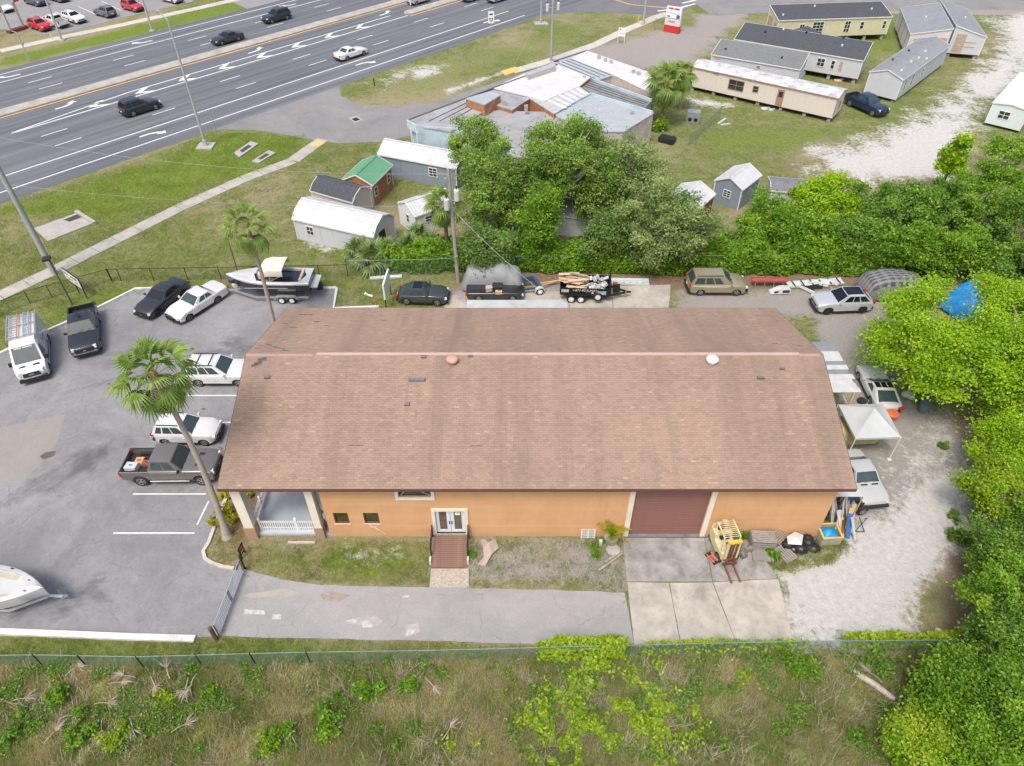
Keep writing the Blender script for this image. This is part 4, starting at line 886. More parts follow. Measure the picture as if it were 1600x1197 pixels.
# ---- white cargo van
def van():
    l, a = wheels_at((79, 583), (77, 534), 1.8, 1)
    t = T('cargo_van', 'white high roof cargo van with ladders on its roof rack', 'van', l, a)
    mt = paint('van_white', (.57, .59, .61)); wb, hw = 3.75, 1.03; x1, x0, H = wb / 2 + 1.0, -wb / 2 - 1.05, 2.45; r = .36; ar = r * 1.15; sill = .32
    top = [(x0 + .02, sill + .15), (x0, 1.0), (x0 + .05, H - .12), (x0 + .2, H), (.75, H), (1.15, H - .12), (2.02, 1.32), (2.62, 1.10), (x1 - .03, .92), (x1, .6), (x1 - .02, sill + .1)]
    prof = body_profile(dict(r=r), top, x0, x1, [(wb / 2, ar), (-wb / 2, ar)], sill)
    mb = MB(); rings = []
    for yf in (-1, -.95, -.5, .5, .95, 1):
        ring = []
        for x, z in prof:
            k = max(0, (z - 1.2) / 1.25); ex = max(0, (x - (x1 - .8)) / .8)
            ring.append((x - .28 * abs(yf) ** 4 * ex, yf * hw * (1 - .16 * k * k - .06 * ex), z - (.10 * k if abs(yf) == 1 else 0)))
        rings.append(ring)
    n = len(prof); vs = [p for q in rings for p in q]; fs, ms = [], []
    for i in range(5):
        for k in range(n): fs.append((i * n + k, i * n + (k + 1) % n, (i + 1) * n + (k + 1) % n, (i + 1) * n + k)); ms.append(0 if k < len(top) else 1)
    fs += [tuple(range(n))[::-1], tuple(range(5 * n, 6 * n))]; ms += [0, 0]
    mb.add(vs, fs, ms).obj('body', [mt, BLK], t, smooth=40)
    V = Vector; ws = [V((2.0, -.90, 1.36)), V((2.0, .90, 1.36)), V((1.17, .80, H - .14)), V((1.17, -.80, H - .14))]
    wsn = panel(ws, .03, .97, .03, .97, .03, out=V((1, 0, .5))).obj('windscreen', GLASS, t)
    P = [bil(ws, .08, .93), bil(ws, .92, .93), bil(ws, .92, .99), bil(ws, .08, .99)]
    for k in range(22):                                                # unreadable white banner lettering: a row of short strokes
        if k in (9,): continue
        panel(ws, .14 + k * .033, .14 + k * .033 + .024, .865, .915, .04, out=V((1, 0, .5))).obj('lettering', WHITE, wsn)
    for s in (-1, 1):
        q = [V((1.85, s * 1.0, 1.28)), V((.85, s * 1.02, 1.28)), V((.85, s * .90, 2.0)), V((1.32, s * .90, 2.0))]
        panel(q, .02, .98, .02, .98, .04, out=V((0, s, .2))).obj('side_window', GLASS_T, t)
        MB().box((1.75, s * 1.16, 1.35), (.12, .24, .32), 0, 0, .85).obj('mirror', BLK, t)
        MB().box((x1 - .24, s * .72, 1.0), (.34, .30, .22), -s * .35, 0, .75).obj('headlight', LAMP, t)
        MB().box((x0 + .02, s * .92, 1.3), (.06, .12, .5)).obj('tail_light', RED, t)
        MB().box((0, s * (hw - .02), .62), (2.6, .07, .12)).obj('side_moulding', BLK, t)
        for dx in (-.95, .75): MB().box((dx, s * (hw + .003), 1.25), (.012, .02, 1.3)).obj('door_seam', BLK, t)
        for k, (xx, ww) in enumerate(((-.3, .34), (-.62, .16), (-.9, .3))):                  # unreadable brown side sign: plain strokes
            MB().box((xx, s * (hw - .004), 1.55 - .05 * (k % 2)), (ww, .02, .13)).obj('side_sign', M('sign_brown', (.24, .17, .13), .7), t)
        MB().box((2.25, s * .45, 1.275), (.14, .42, .03)).obj('bonnet_vent', BLK, t)
    MB().box((x1 - .03, 0, .88), (.10, 1.15, .30), 0, 0, .9).obj('grille', M('grille_dark', (.03, .032, .038), .4), t)
    MB().box((x1 - .02, 0, .9), (.11, .32, .09)).obj('badge', CHR, t); MB().box((x1 - .08, 0, .46), (.22, 1.86, .26), 0, 0, .95).obj('front_bumper', BLK, t)
    for wx in (wb / 2, -wb / 2):
        for s in (-1, 1): add_wheel(t, wx, s * .9, r, .24, 'steel')
    rk = MB(); 
    for x in (-2.6, -1.2, .35): rk.bar((x, -.95, H + .12), (x, .95, H + .12), .05); rk.bar((x, -.86, H - .08), (x, -.86, H + .12), .05); rk.bar((x, .86, H - .08), (x, .86, H + .12), .05)
    rk.bar((-2.8, -.95, H + .13), (.5, -.95, H + .13), .05); rk.bar((-2.8, .95, H + .13), (.5, .95, H + .13), .05); rk.obj('roof_rack', GALV, t)
    for y, lab, mm, wd in ((-.5, 'wide aluminium ladder with orange rails on the van roof rack', M('ladder_orange', (.50, .20, .10), .5), .52), (.35, 'narrow aluminium ladder on the van roof rack', GALV, .36)):
        p = Matrix.Rotation(a, 4, 'Z') @ V((0, y, 0)) + V(l); ld = T('ladder', lab, 'ladder', (p.x, p.y, H + .17), a, 'ladders on the van roof')
        for s in (-1, 1): MB().bar((-2.7, s * wd / 2, 0.02), (.45, s * wd / 2, 0.02), .06, .08).obj('rail', mm if s > 0 else GALV, ld)
        rm = MB().bar((0, -wd / 2, 0), (0, wd / 2, 0), .035).mesh('rung', GALV)
        for k in range(11): link('rung', rm, ld, (-2.55 + k * .29, 0, .03))
van()
# ---- behind the building
l, a = wheels_at((684, 478), (636, 476), 1.56, -1)
bt = S(CUV, wb=2.54, fo=.86, ro=.88, W=1.82, H=1.48, r=.35, xw=.62, xt=.12, xr=-.85, xb=-1.68, hood=.86, cowl=1.0, deck=.96, tail=.78, wins=((.18, .48), (.51, .74)), doors=((-.35, .85),), rails=(), tz=.74, nose=.34, tumble=.16, sunroof=(.0, -.75), tl=(.26, .26))
car('coupe', 'small rounded dark grey coupe behind the building beside the white sign', bt, (.070, .080, .092), l, a, 'car', metal=.4)
l, a = wheels_at((1148, 461), (1094, 461), 1.62, -1)
car('minivan', 'gold minivan parked behind the building against the hedge', S(SUV, wb=3.02, fo=.95, ro=1.05, W=1.98, H=1.76, r=.335, xw=1.12, xt=.35, xr=-2.05, xb=-2.45, hood=.92, cowl=1.08, deck=1.06, wins=((.20, .40), (.43, .64), (.67, .93)), doors=((-.15, 1.1), (-1.15, -.18)), nose=.32), (.36, .31, .21), l, a, 'minivan', metal=.4)
l, a = wheels_at((1290, 491), (1344, 489), 1.62, 1)
car('suv', 'silver sporty SUV with black wheels and glass roof beside the covered boat', S(SUV, wb=2.82, W=1.92, H=1.67, ro=.95, xr=-1.45, xb=-2.15, r=.375, sunroof=(.0, -1.35), rails=(), nose=.32, tumble=.14), (.50, .535, .575), l, a, 'car', style='black', glass=GLASS_T, metal=.3)
# ---- beside the right-hand end
l, a = wheels_at((1341, 592), (1360, 632), 1.52, 1)
fb = car('coupe', 'faded white eighties hatchback coupe with open T-top roof and missing front wheel trim', S(SEDAN, wb=2.57, fo=.98, ro=1.15, W=1.83, H=1.24, r=.32, xw=.48, xt=-.25, xr=-.95, xb=-2.05, hood=.68, cowl=.86, deck=.84, tail=.82, wins=((.2, .62),), doors=((-.55, .75),), rg=(.1, .9, .06, .88), tz=.66, tl=(.6, .16), nose=.3), (.52, .53, .53), l, a, 'car')
for s in (-1, 0, 1): MB().box((-.6, s * .42, 1.245), (.55, .36, .012)).obj('roof_panel', GLASS_T, fb)
bm0, bm1 = G(1345, 800), G(1388, 797); c = (bm0 + bm1) / 2; a = R(-84)
cc = c - Vector((math.cos(a), math.sin(a), 0)) * 2.1
bmw = car('sedan', 'stripped pale grey two door sedan with its front bumper missing', S(SEDAN, wb=2.6, fo=.72, ro=.95, W=1.76, H=1.38, r=.31, xw=.62, xt=.05, xr=-.9, xb=-1.5, hood=.74, cowl=.90, deck=.92, tail=.9, wins=((.18, .52), (.56, .86)), doors=((-.5, .85),), bumper=STEEL, nose=.1), (.40, .42, .42), (cc.x, cc.y, .006), a, 'car', style='steel')
MB().box((2.0, 0, .40), (.24, 1.5, .16)).obj('crash_bar', STEEL, bmw)
for s in (-1, 1): MB().box((.78, s * .34, .925), (.10, .42, .02)).obj('cowl_vent', BLK, bmw)
# ---- on the highway and in the far lot
def on_road(s, n, rev=False): p = RS(s, n); return (p.x, p.y, .012), RA + (math.pi if rev else 0)
l, a = on_road(34.9, 92.7); car('suv', 'black SUV driving on the highway below the chevron lane', S(SUV, W=1.95), (.018, .02, .024), l, a, 'car', 'cars on the highway', glass=GLASS_T)
l, a = on_road(65.0, 89.0); car('sedan', 'white sedan driving on the highway near the grass tip', S(SEDAN, wb=3.0, ro=1.25), (.70, .69, .68), l, a, 'car', 'cars on the highway')
l, a = on_road(56.6, 108.2, True); car('sedan', 'black sedan driving on the far carriageway beside the median', SEDAN, (.018, .019, .022), l, a, 'car', 'cars on the highway', glass=GLASS_T)
l, a = on_road(67.8, 111.7, True); car('suv', 'black SUV driving on the far carriageway ahead of the black sedan', S(SUV, W=1.92), (.02, .025, .028), l, a, 'car', 'cars on the highway', glass=GLASS_T)
l, a = on_road(90.2, 102.0); car('crossover', 'silver crossover waiting in the turn lane at the top of the photo', CUV, (.42, .42, .45), l, a, 'car', 'cars on the highway')
l, a = on_road(98.0, 96.3); car('sedan', 'blue car at the top edge of the highway', SEDAN, (.02, .17, .42), l, a, 'car', 'cars on the highway')
l, a = on_road(100.2, 92.6); car('crossover', 'pale silver car at the top edge beside the blue car', CUV, (.50, .53, .56), l, a, 'car', 'cars on the highway')
FA = RA - R(90)
for px, base, colr, nm, lab, cat, da in (((65, 46), HATCH, (.52, .02, .03), 'hatchback', 'bright red hatchback at the near left of the far parking lot', 'car', 0), ((88, 40), S(PICK, wb=3.2, H=1.75, lift=0, r=.36, W=1.85), (.66, .64, .62), 'pickup_truck', 'off white pickup with black tailgate beside the bright red hatchback', 'pickup truck', 180), ((118, 34), HATCH, (.78, .78, .78), 'hatchback', 'white compact car between the off white pickup and the grey wagon', 'car', 0), ((166, 25), CUV, (.13, .14, .16), 'crossover', 'dark grey crossover alone in the middle of the far lot', 'car', 180), ((209, 16), CUV, (.48, .03, .05), 'crossover', 'crimson crossover at the right of the far lot behind a lamp post', 'car', 0),
                               ((58, 7), SUV, (.07, .08, .10), 'suv', 'charcoal minivan like SUV at the back left of the far lot', 'car', 0), ((92, 1), SEDAN, (.14, .15, .18), 'sedan', 'slate grey sedan at the top edge of the far lot', 'car', 0), ((5, 17), SEDAN, (.60, .64, .70), 'sedan', 'white sedan half hidden behind the store sign', 'car', 0), ((270, 3), CUV, (.66, .66, .67), 'crossover', 'white crossover at the right end of the far lot by the pavement', 'car', 0)):
    p = G(*px); car(nm, lab, base, colr, (p.x, p.y, .008), FA + R(da) + R(8), cat, 'cars in the far parking lot', glass=GLASS_T)
p = G(1352, 172); nv = car('pickup_truck', 'dark blue pickup truck at the end of the beige mobile home', S(PICK, wb=3.6), (.02, .035, .085), (p.x, p.y, 0), R(-63), 'pickup truck', metal=.3)
# ================================================================ SHEDS, MOBILE HOMES, OLD MOTEL
def sidingmat(name, col, var=.06, dirt=.15): return M('siding_' + name, col, .75, 0, var, .8, 0, dirt)
def house(name, label, cat, e0, e1, ze, width, side, rise, wallm, roofm, group=None, over=.12, ridge=.5, gambrel=False, floor=0.0, boards='v', bw=.6, ribs=None, wins=(), ends=(), trim=WHITE, roofpanels=1.0, piers=False, vents=(), skirt=None, e_z1=None, endover=.1, roofpatch=None):
    """e0, e1: where the two ends of the near eave are seen (height ze); the body runs `width` away on the given side (+1 = left of e0->e1)."""
    a, b = G(*e0, ze), G(*e1, ze); d = (b - a); L = d.length; d.normalize(); ang = math.atan2(d.y, d.x)
    t = T(name, label, cat, (a.x, a.y, 0), ang, group); s = side
    # local: x along the eave 0..L, y = s*(0..width)
    wz = ze - .06
    prof = [(0, ze), (width * ridge, ze + rise), (width, ze if ridge < .99 else ze + rise)]
    if gambrel: prof = [(0, ze), (width * .2, ze + rise * .62), (width * .5, ze + rise), (width * .8, ze + rise * .62), (width, ze)]
    if ridge >= .99: prof = [(0, ze), (width, ze + rise)]
    ringw = [(over, floor)] + [(min(max(y, over), width - over), z - .07) for y, z in prof] + [(width - over, floor)]
    body = MB().loft([[(x, s * y, z) for y, z in ringw] for x in (endover, L - endover)]).obj('wall', wallm, t)
    # boards on the near wall and both ends, each one proud
    hgt = ze - .10 - floor
    if boards == 'v':
        n = int((L - 2 * endover) / bw); me = MB().box((0, 0, hgt / 2), (bw - .03, .03, hgt)).mesh('wall_panel', wallm)
        for k in range(n): link('wall_panel', me, t, (endover + (k + .5) * (L - 2 * endover) / n, s * (over - .006), floor))
        n = int(width / bw)
        for xx, sg in ((endover, -1), (L - endover, 1)):
            for k in range(n):
                y = over + (k + .5) * (width - 2 * over) / n
                zt = np.interp(y, [p[0] for p in prof], [p[1] for p in prof]) - .22 - (.06 if gambrel else 0)
                o = MB().box((0, 0, (zt - floor) / 2), (.03, (width - 2 * over) / n - .03, zt - floor)).obj('wall_panel', wallm, t, (xx + sg * .006, s * y, floor))
    else:
        n = int(hgt / bw); me = MB().loft([[(x, s * yy, z) for yy, z in ((0, 0), (-.035, .02), (-.035, bw * .75), (-.01, bw - .012))] for x in (endover, L - endover)]).mesh('wall_board', wallm)
        for k in range(n): link('wall_board', me, t, (0, s * over, floor + k * hgt / n))
        for xx, sg in ((endover, -1), (L - endover, 1)):
            me = MB().loft([[(sg * q, s * y, z) for q, z in ((0, 0), (.035, .02), (.035, bw * .75), (.01, bw - .012))] for y in (over, width - over)]).mesh('wall_board', wallm)
            for k in range(n): link('wall_board', me, t, (xx, 0, floor + k * hgt / n))
    # corner trim
    for x in (endover, L - endover):
        for y in (over, width - over):
            zt = np.interp(y, [p[0] for p in prof], [p[1] for p in prof]) - .1
            MB().box((x, s * y, (floor + zt) / 2), (.10, .10, zt - floor)).obj('corner_trim', trim, t)
    # roof: separate sheets on every slope
    V = Vector
    for (y0, z0), (y1, z1) in zip(prof, prof[1:]):
        n = max(1, round(L / roofpanels))
        for k in range(n):
            P = [V((k * L / n, s * y0, z0)), V(((k + 1) * L / n - .004, s * y0, z0)), V(((k + 1) * L / n - .004, s * y1, z1)), V((k * L / n, s * y1, z1))]
            m = MB()
            if ribs: ribbed(m, P[3], P[0], P[1], P[2], max(1, round(L / n / ribs)), .025)
            else:
                nr = (P[1] - P[0]).cross(P[3] - P[0]).normalized(); nr = nr if nr.z > 0 else -nr
                m.loft([[p - nr * .03 for p in P], [p + nr * (.012 + .002 * (k % 3)) for p in P]])
            mt = roofm
            if roofpatch and roofpatch(k, n, y0): mt = M('patch_brown', (.13, .095, .09), .8, 0, .2, 3)
            m.obj('roof_panel', mt, t)
    for y, z in (prof[0], prof[-1]): MB().box((L / 2, s * y, z - .05), (L + .02, .05, .13)).obj('eave_trim', trim, t)
    for x in (.0, L):
        for (y0, z0), (y1, z1) in zip(prof, prof[1:]): MB().bar((x, s * y0, z0 - .04), (x, s * y1, z1 - .04), .05, .12).obj('barge_board', trim, t)
    if ridge < .99: 
        yr, zr = max(prof, key=lambda p: p[1]); MB().loft([[(x, s * (yr - .16), zr - .0), (x, s * yr, zr + .06), (x, s * (yr + .16), zr - .0)] for x in (0, L)]).obj('ridge_cap', roofm, t)
    # openings: (x centre, z centre, w, h, kind)
    def opening(px_, pz_, ww, hh, kind, place):
        o = place(kind)
        return o
    def win(c, ax, ww, hh, kind, out):
        # ax: unit along wall, out: outward unit; local coords
        c, ax, out = V(c), V(ax), V(out); up = V((0, 0, 1)); ang2 = math.atan2(ax.y, ax.x)
        bx = lambda cc, d, nm, mt, par: MB().box((0, 0, 0), d, 0).obj(nm, mt, par, cc, ang2)
        if kind == 'door' or kind == 'dark':
            o = bx(c + out * .03, (ww, .05, hh), 'door', trim if kind == 'door' else M('doorway_shade', (.012, .014, .02), .8), t)  # dark kind: near-black panel painted for the shade inside an open doorway
            if kind == 'door':
                q = bx(V((0, 0, hh * .2)), (ww * .6, .07, hh * .35), 'pane', WIN, o); q.rotation_euler = (0, 0, 0)
            return
        if kind == 'panel': bx(c + out * .03, (ww, .05, hh), 'wall_panel', M('patch_tan', (.40, .31, .25), .8, 0, .2, 3), t); return
        o = bx(c + out * .035, (ww, .04, hh), 'window', WIN, t)
        f = MB(); th = .07
        f.box((0, 0, hh / 2 + th / 2), (ww + 2 * th, .07, th)); f.box((0, 0, -hh / 2 - th / 2), (ww + 2 * th, .07, th)); f.box((-ww / 2 - th / 2, 0, 0), (th, .07, hh)); f.box((ww / 2 + th / 2, 0, 0), (th, .07, hh))
        nx_, nz_ = {'w2': (1, 2), 'w4': (2, 2), 'w6': (2, 3), 'w9': (3, 4)}.get(kind, (1, 2))
        for k in range(1, nx_): f.box((-ww / 2 + ww * k / nx_, 0, 0), (.05, .065, hh))
        for k in range(1, nz_): f.box((0, 0, -hh / 2 + hh * k / nz_), (ww, .064, .05))
        f.obj('frame', trim, o)
    for x, z, ww, hh, kind in wins: win((x * L if x < 1 else x, s * over, z), (1, 0, 0), ww, hh, kind, (0, -s, 0))
    for e, y, z, ww, hh, kind in ends: win((endover if e == 0 else L - endover, s * y * width, z), (0, 1, 0), ww, hh, kind, (-1 if e == 0 else 1, 0, 0))
    for x, yf, mt in vents:
        y = width * yf; z = np.interp(y, [p[0] for p in prof], [p[1] for p in prof])
        MB().tube([(x * L, s * y, z), (x * L, s * y, z + .22)], .13, 8).obj('roof_vent', mt, t)
    if piers:
        m = MB().box((0, 0, floor / 2), (.4, .4, floor)).mesh('pier', CONC); k = max(2, int(L / 2.5))
        for i in range(k):
            for y in (.5, width - .5): link('pier', m, t, (.5 + i * (L - 1) / (k - 1), s * y, 0))
        MB().box((L / 2, s * width / 2, floor - .08), (L - .4, width - .5, .16)).obj('chassis', STEEL, t)
    return t, L
WHT_R = M('roof_white_metal', (.50, .515, .53), .45, .0, .1, .7, 0, .25)
PATCHW = M('roof_patchy_coating', (.50, .51, .53), .6, .0, .45, .9, 0, .25)
SHG_D, SHG_G = M('shingle_charcoal', (.062, .068, .08), .95, 0, .25, 4, .2, .1), M('shingle_grey', (.155, .165, .17), .95, 0, .3, 6, .3, .1)
GALR = M('roof_light_grey', (.235, .25, .265), .6, .0, .1, 1.2, 0, .3)
WW = sidingmat('white', (.50, .52, .55), .04, .15); BG = sidingmat('grey_blue', (.21, .255, .31)); LG = sidingmat('light_grey', (.50, .525, .56))
G_SH = 'portable sheds for sale'
house('garden_shed', 'large pale grey shed with white gambrel roof and open dark doorway behind the palmettos', 'shed', (456, 342), (583, 371), 2.15, 3.9, 1, 1.15, LG, WHT_R, G_SH, gambrel=True, ribs=.23, wins=((.20, 1.25, .65, .75, 'w4'),), ends=((1, .42, 1.0, 1.1, 1.95, 'dark'),), bw=1.2, roofpanels=.95)
house('garden_shed', 'small beige shed with charcoal shingle roof beside the log style shed', 'shed', (484, 298), (551, 317), 2.0, 3.0, 1, .95, sidingmat('beige', (.47, .44, .38)), SHG_D, G_SH, gambrel=True, bw=1.2)
house('log_shed', 'orange brown log style shed with green metal roof', 'shed', (582, 290), (614, 258), 2.35, 3.5, 1, .85, M('log_brown', (.33, .15, .065), .75, 0, .3, 2.5, .1), M('roof_green', (.115, .30, .17), .5, .1, .08, 1), G_SH, boards='h', bw=.26, ribs=.25, wins=((.18, 1.3, .55, .8, 'w2'), (.80, 1.3, .55, .8, 'w2')), over=.22, roofpanels=.9)
house('long_shed', 'long slate blue shed with white ribbed metal roof beside the old motel', 'shed', (589, 241), (713, 264), 2.35, 3.7, 1, .95, BG, WHT_R, G_SH, ribs=.22, wins=((.70, 1.45, .85, .85, 'w6'),), ends=((1, .5, 1.0, 1.9, 1.9, 'door'),), bw=1.2, roofpanels=.9)
house('gable_shed', 'white gable shed with brown roof patches behind the cabbage palms', 'shed', (648, 339), (712, 317), 2.2, 3.3, 1, .8, sidingmat('clean_white', (.66, .68, .70), .04), WHT_R, G_SH, ribs=.3, wins=((.35, 1.5, .8, .5, 'w2'),), ends=((0, .45, 1.35, .45, .75, 'w2'),), bw=1.1, roofpanels=1.0, roofpatch=lambda k, n, y: k == 2)
house('small_shed', 'small blue grey gable shed standing alone right of the oaks', 'shed', (1161, 297), (1191, 274), 2.25, 3.1, 1, .8, BG, WHT_R, G_SH, ribs=.3, ends=((0, .5, 1.3, .7, .65, 'w6'),), bw=1.0)
house('plank_shed', 'brown plank shed with white metal roof peeking from the oak foliage', 'shed', (1080, 338), (1119, 303), 2.3, 3.6, 1, .8, M('plank_brown', (.20, .09, .05), .8, 0, .3, 2.5, .1), WHT_R, G_SH, boards='h', bw=.24, ribs=.3, wins=((.18, 1.2, .7, 1.0, 'w2'),))
house('hidden_shed', 'grey walled shed half hidden under the oak canopy', 'shed', (862, 335), (935, 345), 2.1, 3.5, 1, .8, LG, GALR, G_SH, ribs=.3, bw=1.2)
house('low_shed', 'low shed with violet grey sheet roof behind the brush', 'shed', (1205, 298), (1272, 303), 1.9, 3.0, 1, .3, WW, M('roof_violet_grey', (.19, .18, .21), .7, .1, .2, 1), G_SH, bw=1.2)
G_MH = 'old mobile homes on the back lot'
house('mobile_home', 'long beige mobile home with patchy white roof and four pane window', 'mobile home', (1080, 104), (1311, 154), 2.95, 3.6, 1, .35, sidingmat('cream_panel', (.62, .57, .51), .04, .15), PATCHW, G_MH, floor=.5, wins=((.335, 1.85, 1.9, 1.15, 'w4'), (.47, 1.9, .6, .65, 'w2'), (.64, 1.55, .85, 1.95, 'door'), (.185, 2.65, .7, .22, 'panel')), ends=((1, .5, 1.7, .4, .7, 'w2'),), trim=M('trim_brown', (.33, .20, .16), .7), bw=.7, roofpanels=.6, piers=True)
house('mobile_home', 'grey shingled half of a double wide close behind the beige mobile home', 'mobile home', (1111, 85), (1251, 109), 2.9, 3.9, 1, .95, WW, SHG_G, G_MH, floor=.6, ridge=1.0, wins=((.08, 2.5, .7, .15, 'panel'), (.55, 2.3, .5, .3, 'w2')), ends=((1, .35, 1.7, .4, .8, 'w2'), (1, .75, 1.7, .4, .8, 'w2')), bw=1.2, roofpanels=4, vents=((.12, .4, BLK), (.75, .45, BLK)), piers=True)
house('mobile_home', 'long white mobile home with dark charcoal single slope roof and orange ridge edge', 'mobile home', (1147, 61), (1350, 95), 3.1, 4.3, 1, 1.15, WW, SHG_D, G_MH, floor=.7, ridge=1.0, wins=((.70, 2.0, .9, .95, 'w4'), (.79, 1.95, .4, 1.0, 'w2'), (.85, 1.9, .42, 1.2, 'panel')), bw=1.2, roofpanels=5, vents=((.2, .6, BLK), (.32, .9, WHITE), (.5, .92, BLK), (.78, .95, BLK), (.8, .55, WHITE)), piers=True)
house('mobile_home', 'yellow mobile home with charcoal roof and an orange wrapped end', 'mobile home', (1217, 32), (1395, 26), 3.3, 4.2, 1, 1.0, sidingmat('pale_yellow', (.58, .545, .36), .1, .3), SHG_D, G_MH, floor=.8, ridge=1.0, wins=((.22, 2.1, .7, 1.0, 'w4'), (.36, 2.0, 1.6, 1.7, 'w9'), (.62, 2.1, .8, 1.5, 'w6'), (.75, 2.2, .5, .9, 'w2'), (.95, 2.2, .4, 1.0, 'w2')), ends=((0, .25, 2.0, .9, 1.6, 'panel'), (0, .7, 2.4, 1.6, 1.4, 'panel')), bw=1.2, roofpanels=5, vents=((.06, .3, WHITE), (.38, .8, WHITE), (.86, .5, WHITE)), piers=True)
house('mobile_home', 'grey roofed white mobile home running toward the sand track with its plain end nearest', 'mobile home', (1412, 125), (1485, 71), 2.9, 4.3, 1, .75, WW, GALR, G_MH, floor=.35, wins=((.10, 1.75, .5, 1.3, 'w2'), (.25, 1.75, .6, 1.3, 'w2'), (.46, 1.75, .5, .9, 'w2')), bw=1.2, roofpanels=1.2, vents=((.1, .25, WHITE), (.32, .3, WHITE), (.45, .25, WHITE), (.52, .1, WHITE), (.62, .3, WHITE), (.3, .8, BLK), (.55, .7, BLK)), piers=True)
house('mobile_home', 'left half of the split grey double wide with its open face turned to the gap', 'mobile home', (1423, 53), (1407, 12), 3.2, 5.2, -1, 1.1, sidingmat('white_brown', (.58, .56, .55), .05, .2), GALR, G_MH, floor=.5, ridge=1.0, wins=((.2, 1.8, .5, 2.2, 'panel'), (.45, 1.8, .5, 2.2, 'panel'), (.7, 1.8, .5, 2.2, 'panel')), ends=((0, .25, 1.8, 1.2, 1.6, 'panel'), (0, .78, 2.0, 1.7, 2.0, 'panel')), bw=1.2, roofpanels=2.5, vents=((.5, .5, WHITE),), piers=True)
house('mobile_home', 'right half of the split grey double wide with exposed wall studs', 'mobile home', (1543, 58), (1512, 14), 3.1, 4.5, 1, 1.2, WW, GALR, G_MH, floor=.6, ridge=1.0, ends=((0, .72, 2.0, 1.3, 2.4, 'panel'), (0, .40, 2.2, 1.6, .12, 'panel'), (0, .40, 1.6, 1.6, .12, 'panel')), bw=1.2, roofpanels=2.5, vents=((.5, .4, WHITE),), piers=True)
house('mobile_home', 'white flat roofed mobile home cut by the right edge of the photo', 'mobile home', (1551, 160), (1594, 113), 2.7, 4.0, -1, .25, sidingmat('mint_white', (.60, .67, .66), .04), M('roof_bright_white', (.74, .75, .74), .5, 0, .05, 1, 0, .35), G_MH, floor=.3, ends=((0, .42, 1.6, 1.1, .8, 'w4'),), bw=1.2, roofpanels=1.5)
# little dark gable over the entrance of the charcoal roofed home
dg = T('porch_gable', 'small dark hipped porch roof between the yellow and the charcoal roofed homes', 'porch')
c = G(1258, 56, 2.6)
MB().loft([[(-2.6, -1.4, 2.6), (2.6, -1.4, 2.6), (2.6, 1.4, 2.6), (-2.6, 1.4, 2.6)], [(-.05, -.05, 3.9), (.05, -.05, 3.9), (.05, .05, 3.9), (-.05, .05, 3.9)]]).obj('roof', SHG_D, dg)
for x in (-2.4, 2.4):
    for y in (-1.2, 1.2): MB().box((x, y, 1.3), (.12, .12, 2.6)).obj('post', WHITE, dg)
dg.location = (c.x, c.y, 0); dg.rotation_euler = (0, 0, R(-20))
# ---- old motel: one rambling flat roofed building made of many roof pieces
mo = T('old_motel', 'rambling run down flat roofed building with white coated and grey patched roofs', 'building')
WR = M('roof_coating_white', (.55, .555, .555), .6, 0, .05, .5, .05, .22); GR = M('roof_felt_grey', (.30, .305, .32), .9, 0, .18, .5, .1, .45)
MR = M('roof_metal_bluegrey', (.40, .435, .46), .5, .15, .06, .8, 0, .12); DRF = M('roof_dark_felt', (.20, .205, .21), .9, 0, .25, .9, .1, .4); OBR = M('wall_orange_brick', (.36, .165, .085), .85, 0, .3, 3, .1)
WBL = M('wall_faded_blue', (.42, .53, .60), .8, 0, .12, .7, .05, .4); WPK = M('wall_beige', (.53, .46, .40), .85, 0, .15, 1, .05, .35)
def slab(px, z, roofm, wallm, zb=0.0, tilt_z=None, nm='roof_section', lip=None):
    zs = tilt_z or [z] * len(px); P = [G(u, v, zz) for (u, v), zz in zip(px, zs)]
    w_ = MB().prism([p.xy[:] for p in P], zb, [p.z - .06 for p in P]).obj('wall', wallm, mo)
    c = sum(P, Vector((0, 0, 0))) / len(P); Q = [c + (p - c) * 1.015 for p in P]
    a = sum(Q[i].x * Q[(i + 1) % len(Q)].y - Q[(i + 1) % len(Q)].x * Q[i].y for i in range(len(Q)))
    if a < 0: Q = Q[::-1]
    m = MB(); m.loft([[q - Vector((0, 0, .075)) for q in Q], [q + Vector((0, 0, .04)) for q in Q]]); o = m.obj(nm, roofm, mo)
    return o, P
slab([(640, 188), (735, 152), (760, 172), (705, 206), (652, 198)], 3.3, GR, WBL, tilt_z=None)
slab([(706, 207), (761, 173), (860, 176), (900, 205), (840, 250), (730, 235)], 2.95, GR, WPK)
slab([(728, 154), (766, 143), (782, 149), (757, 164)], 4.3, MR, OBR, 3.0, nm='roof_hatch')
slab([(738, 150), (774, 139), (830, 153), (800, 172), (770, 163)], 3.42, GR, OBR)
slab([(771, 138), (818, 116), (872, 103), (922, 121), (905, 135), (850, 158), (832, 152)], 3.6, WR, OBR)
slab([(822, 150), (898, 131), (921, 147), (866, 178)], 3.5, M('roof_strip_grey', (.42, .42, .425), .6, .1, .2, 1.5), OBR, nm='striped_roof')
slab([(866, 178), (922, 147), (1021, 177), (974, 206), (905, 205)], 3.3, MR, WPK)
slab([(904, 134), (924, 124), (1018, 157), (1006, 170), (922, 145)], 3.15, DRF, WPK)
slab([(866, 100), (893, 91), (960, 117), (930, 127), (920, 120)], 3.35, MR, WPK)
slab([(822, 114), (866, 98), (868, 104), (826, 118)], 4.2, MR, WPK, 3.2, nm='parapet')
slab([(864, 92), (915, 79), (930, 88), (890, 101)], 3.25, MR, WPK)
slab([(893, 92), (918, 80), (1022, 116), (1017, 146), (962, 119)], 3.45, WR, WPK)
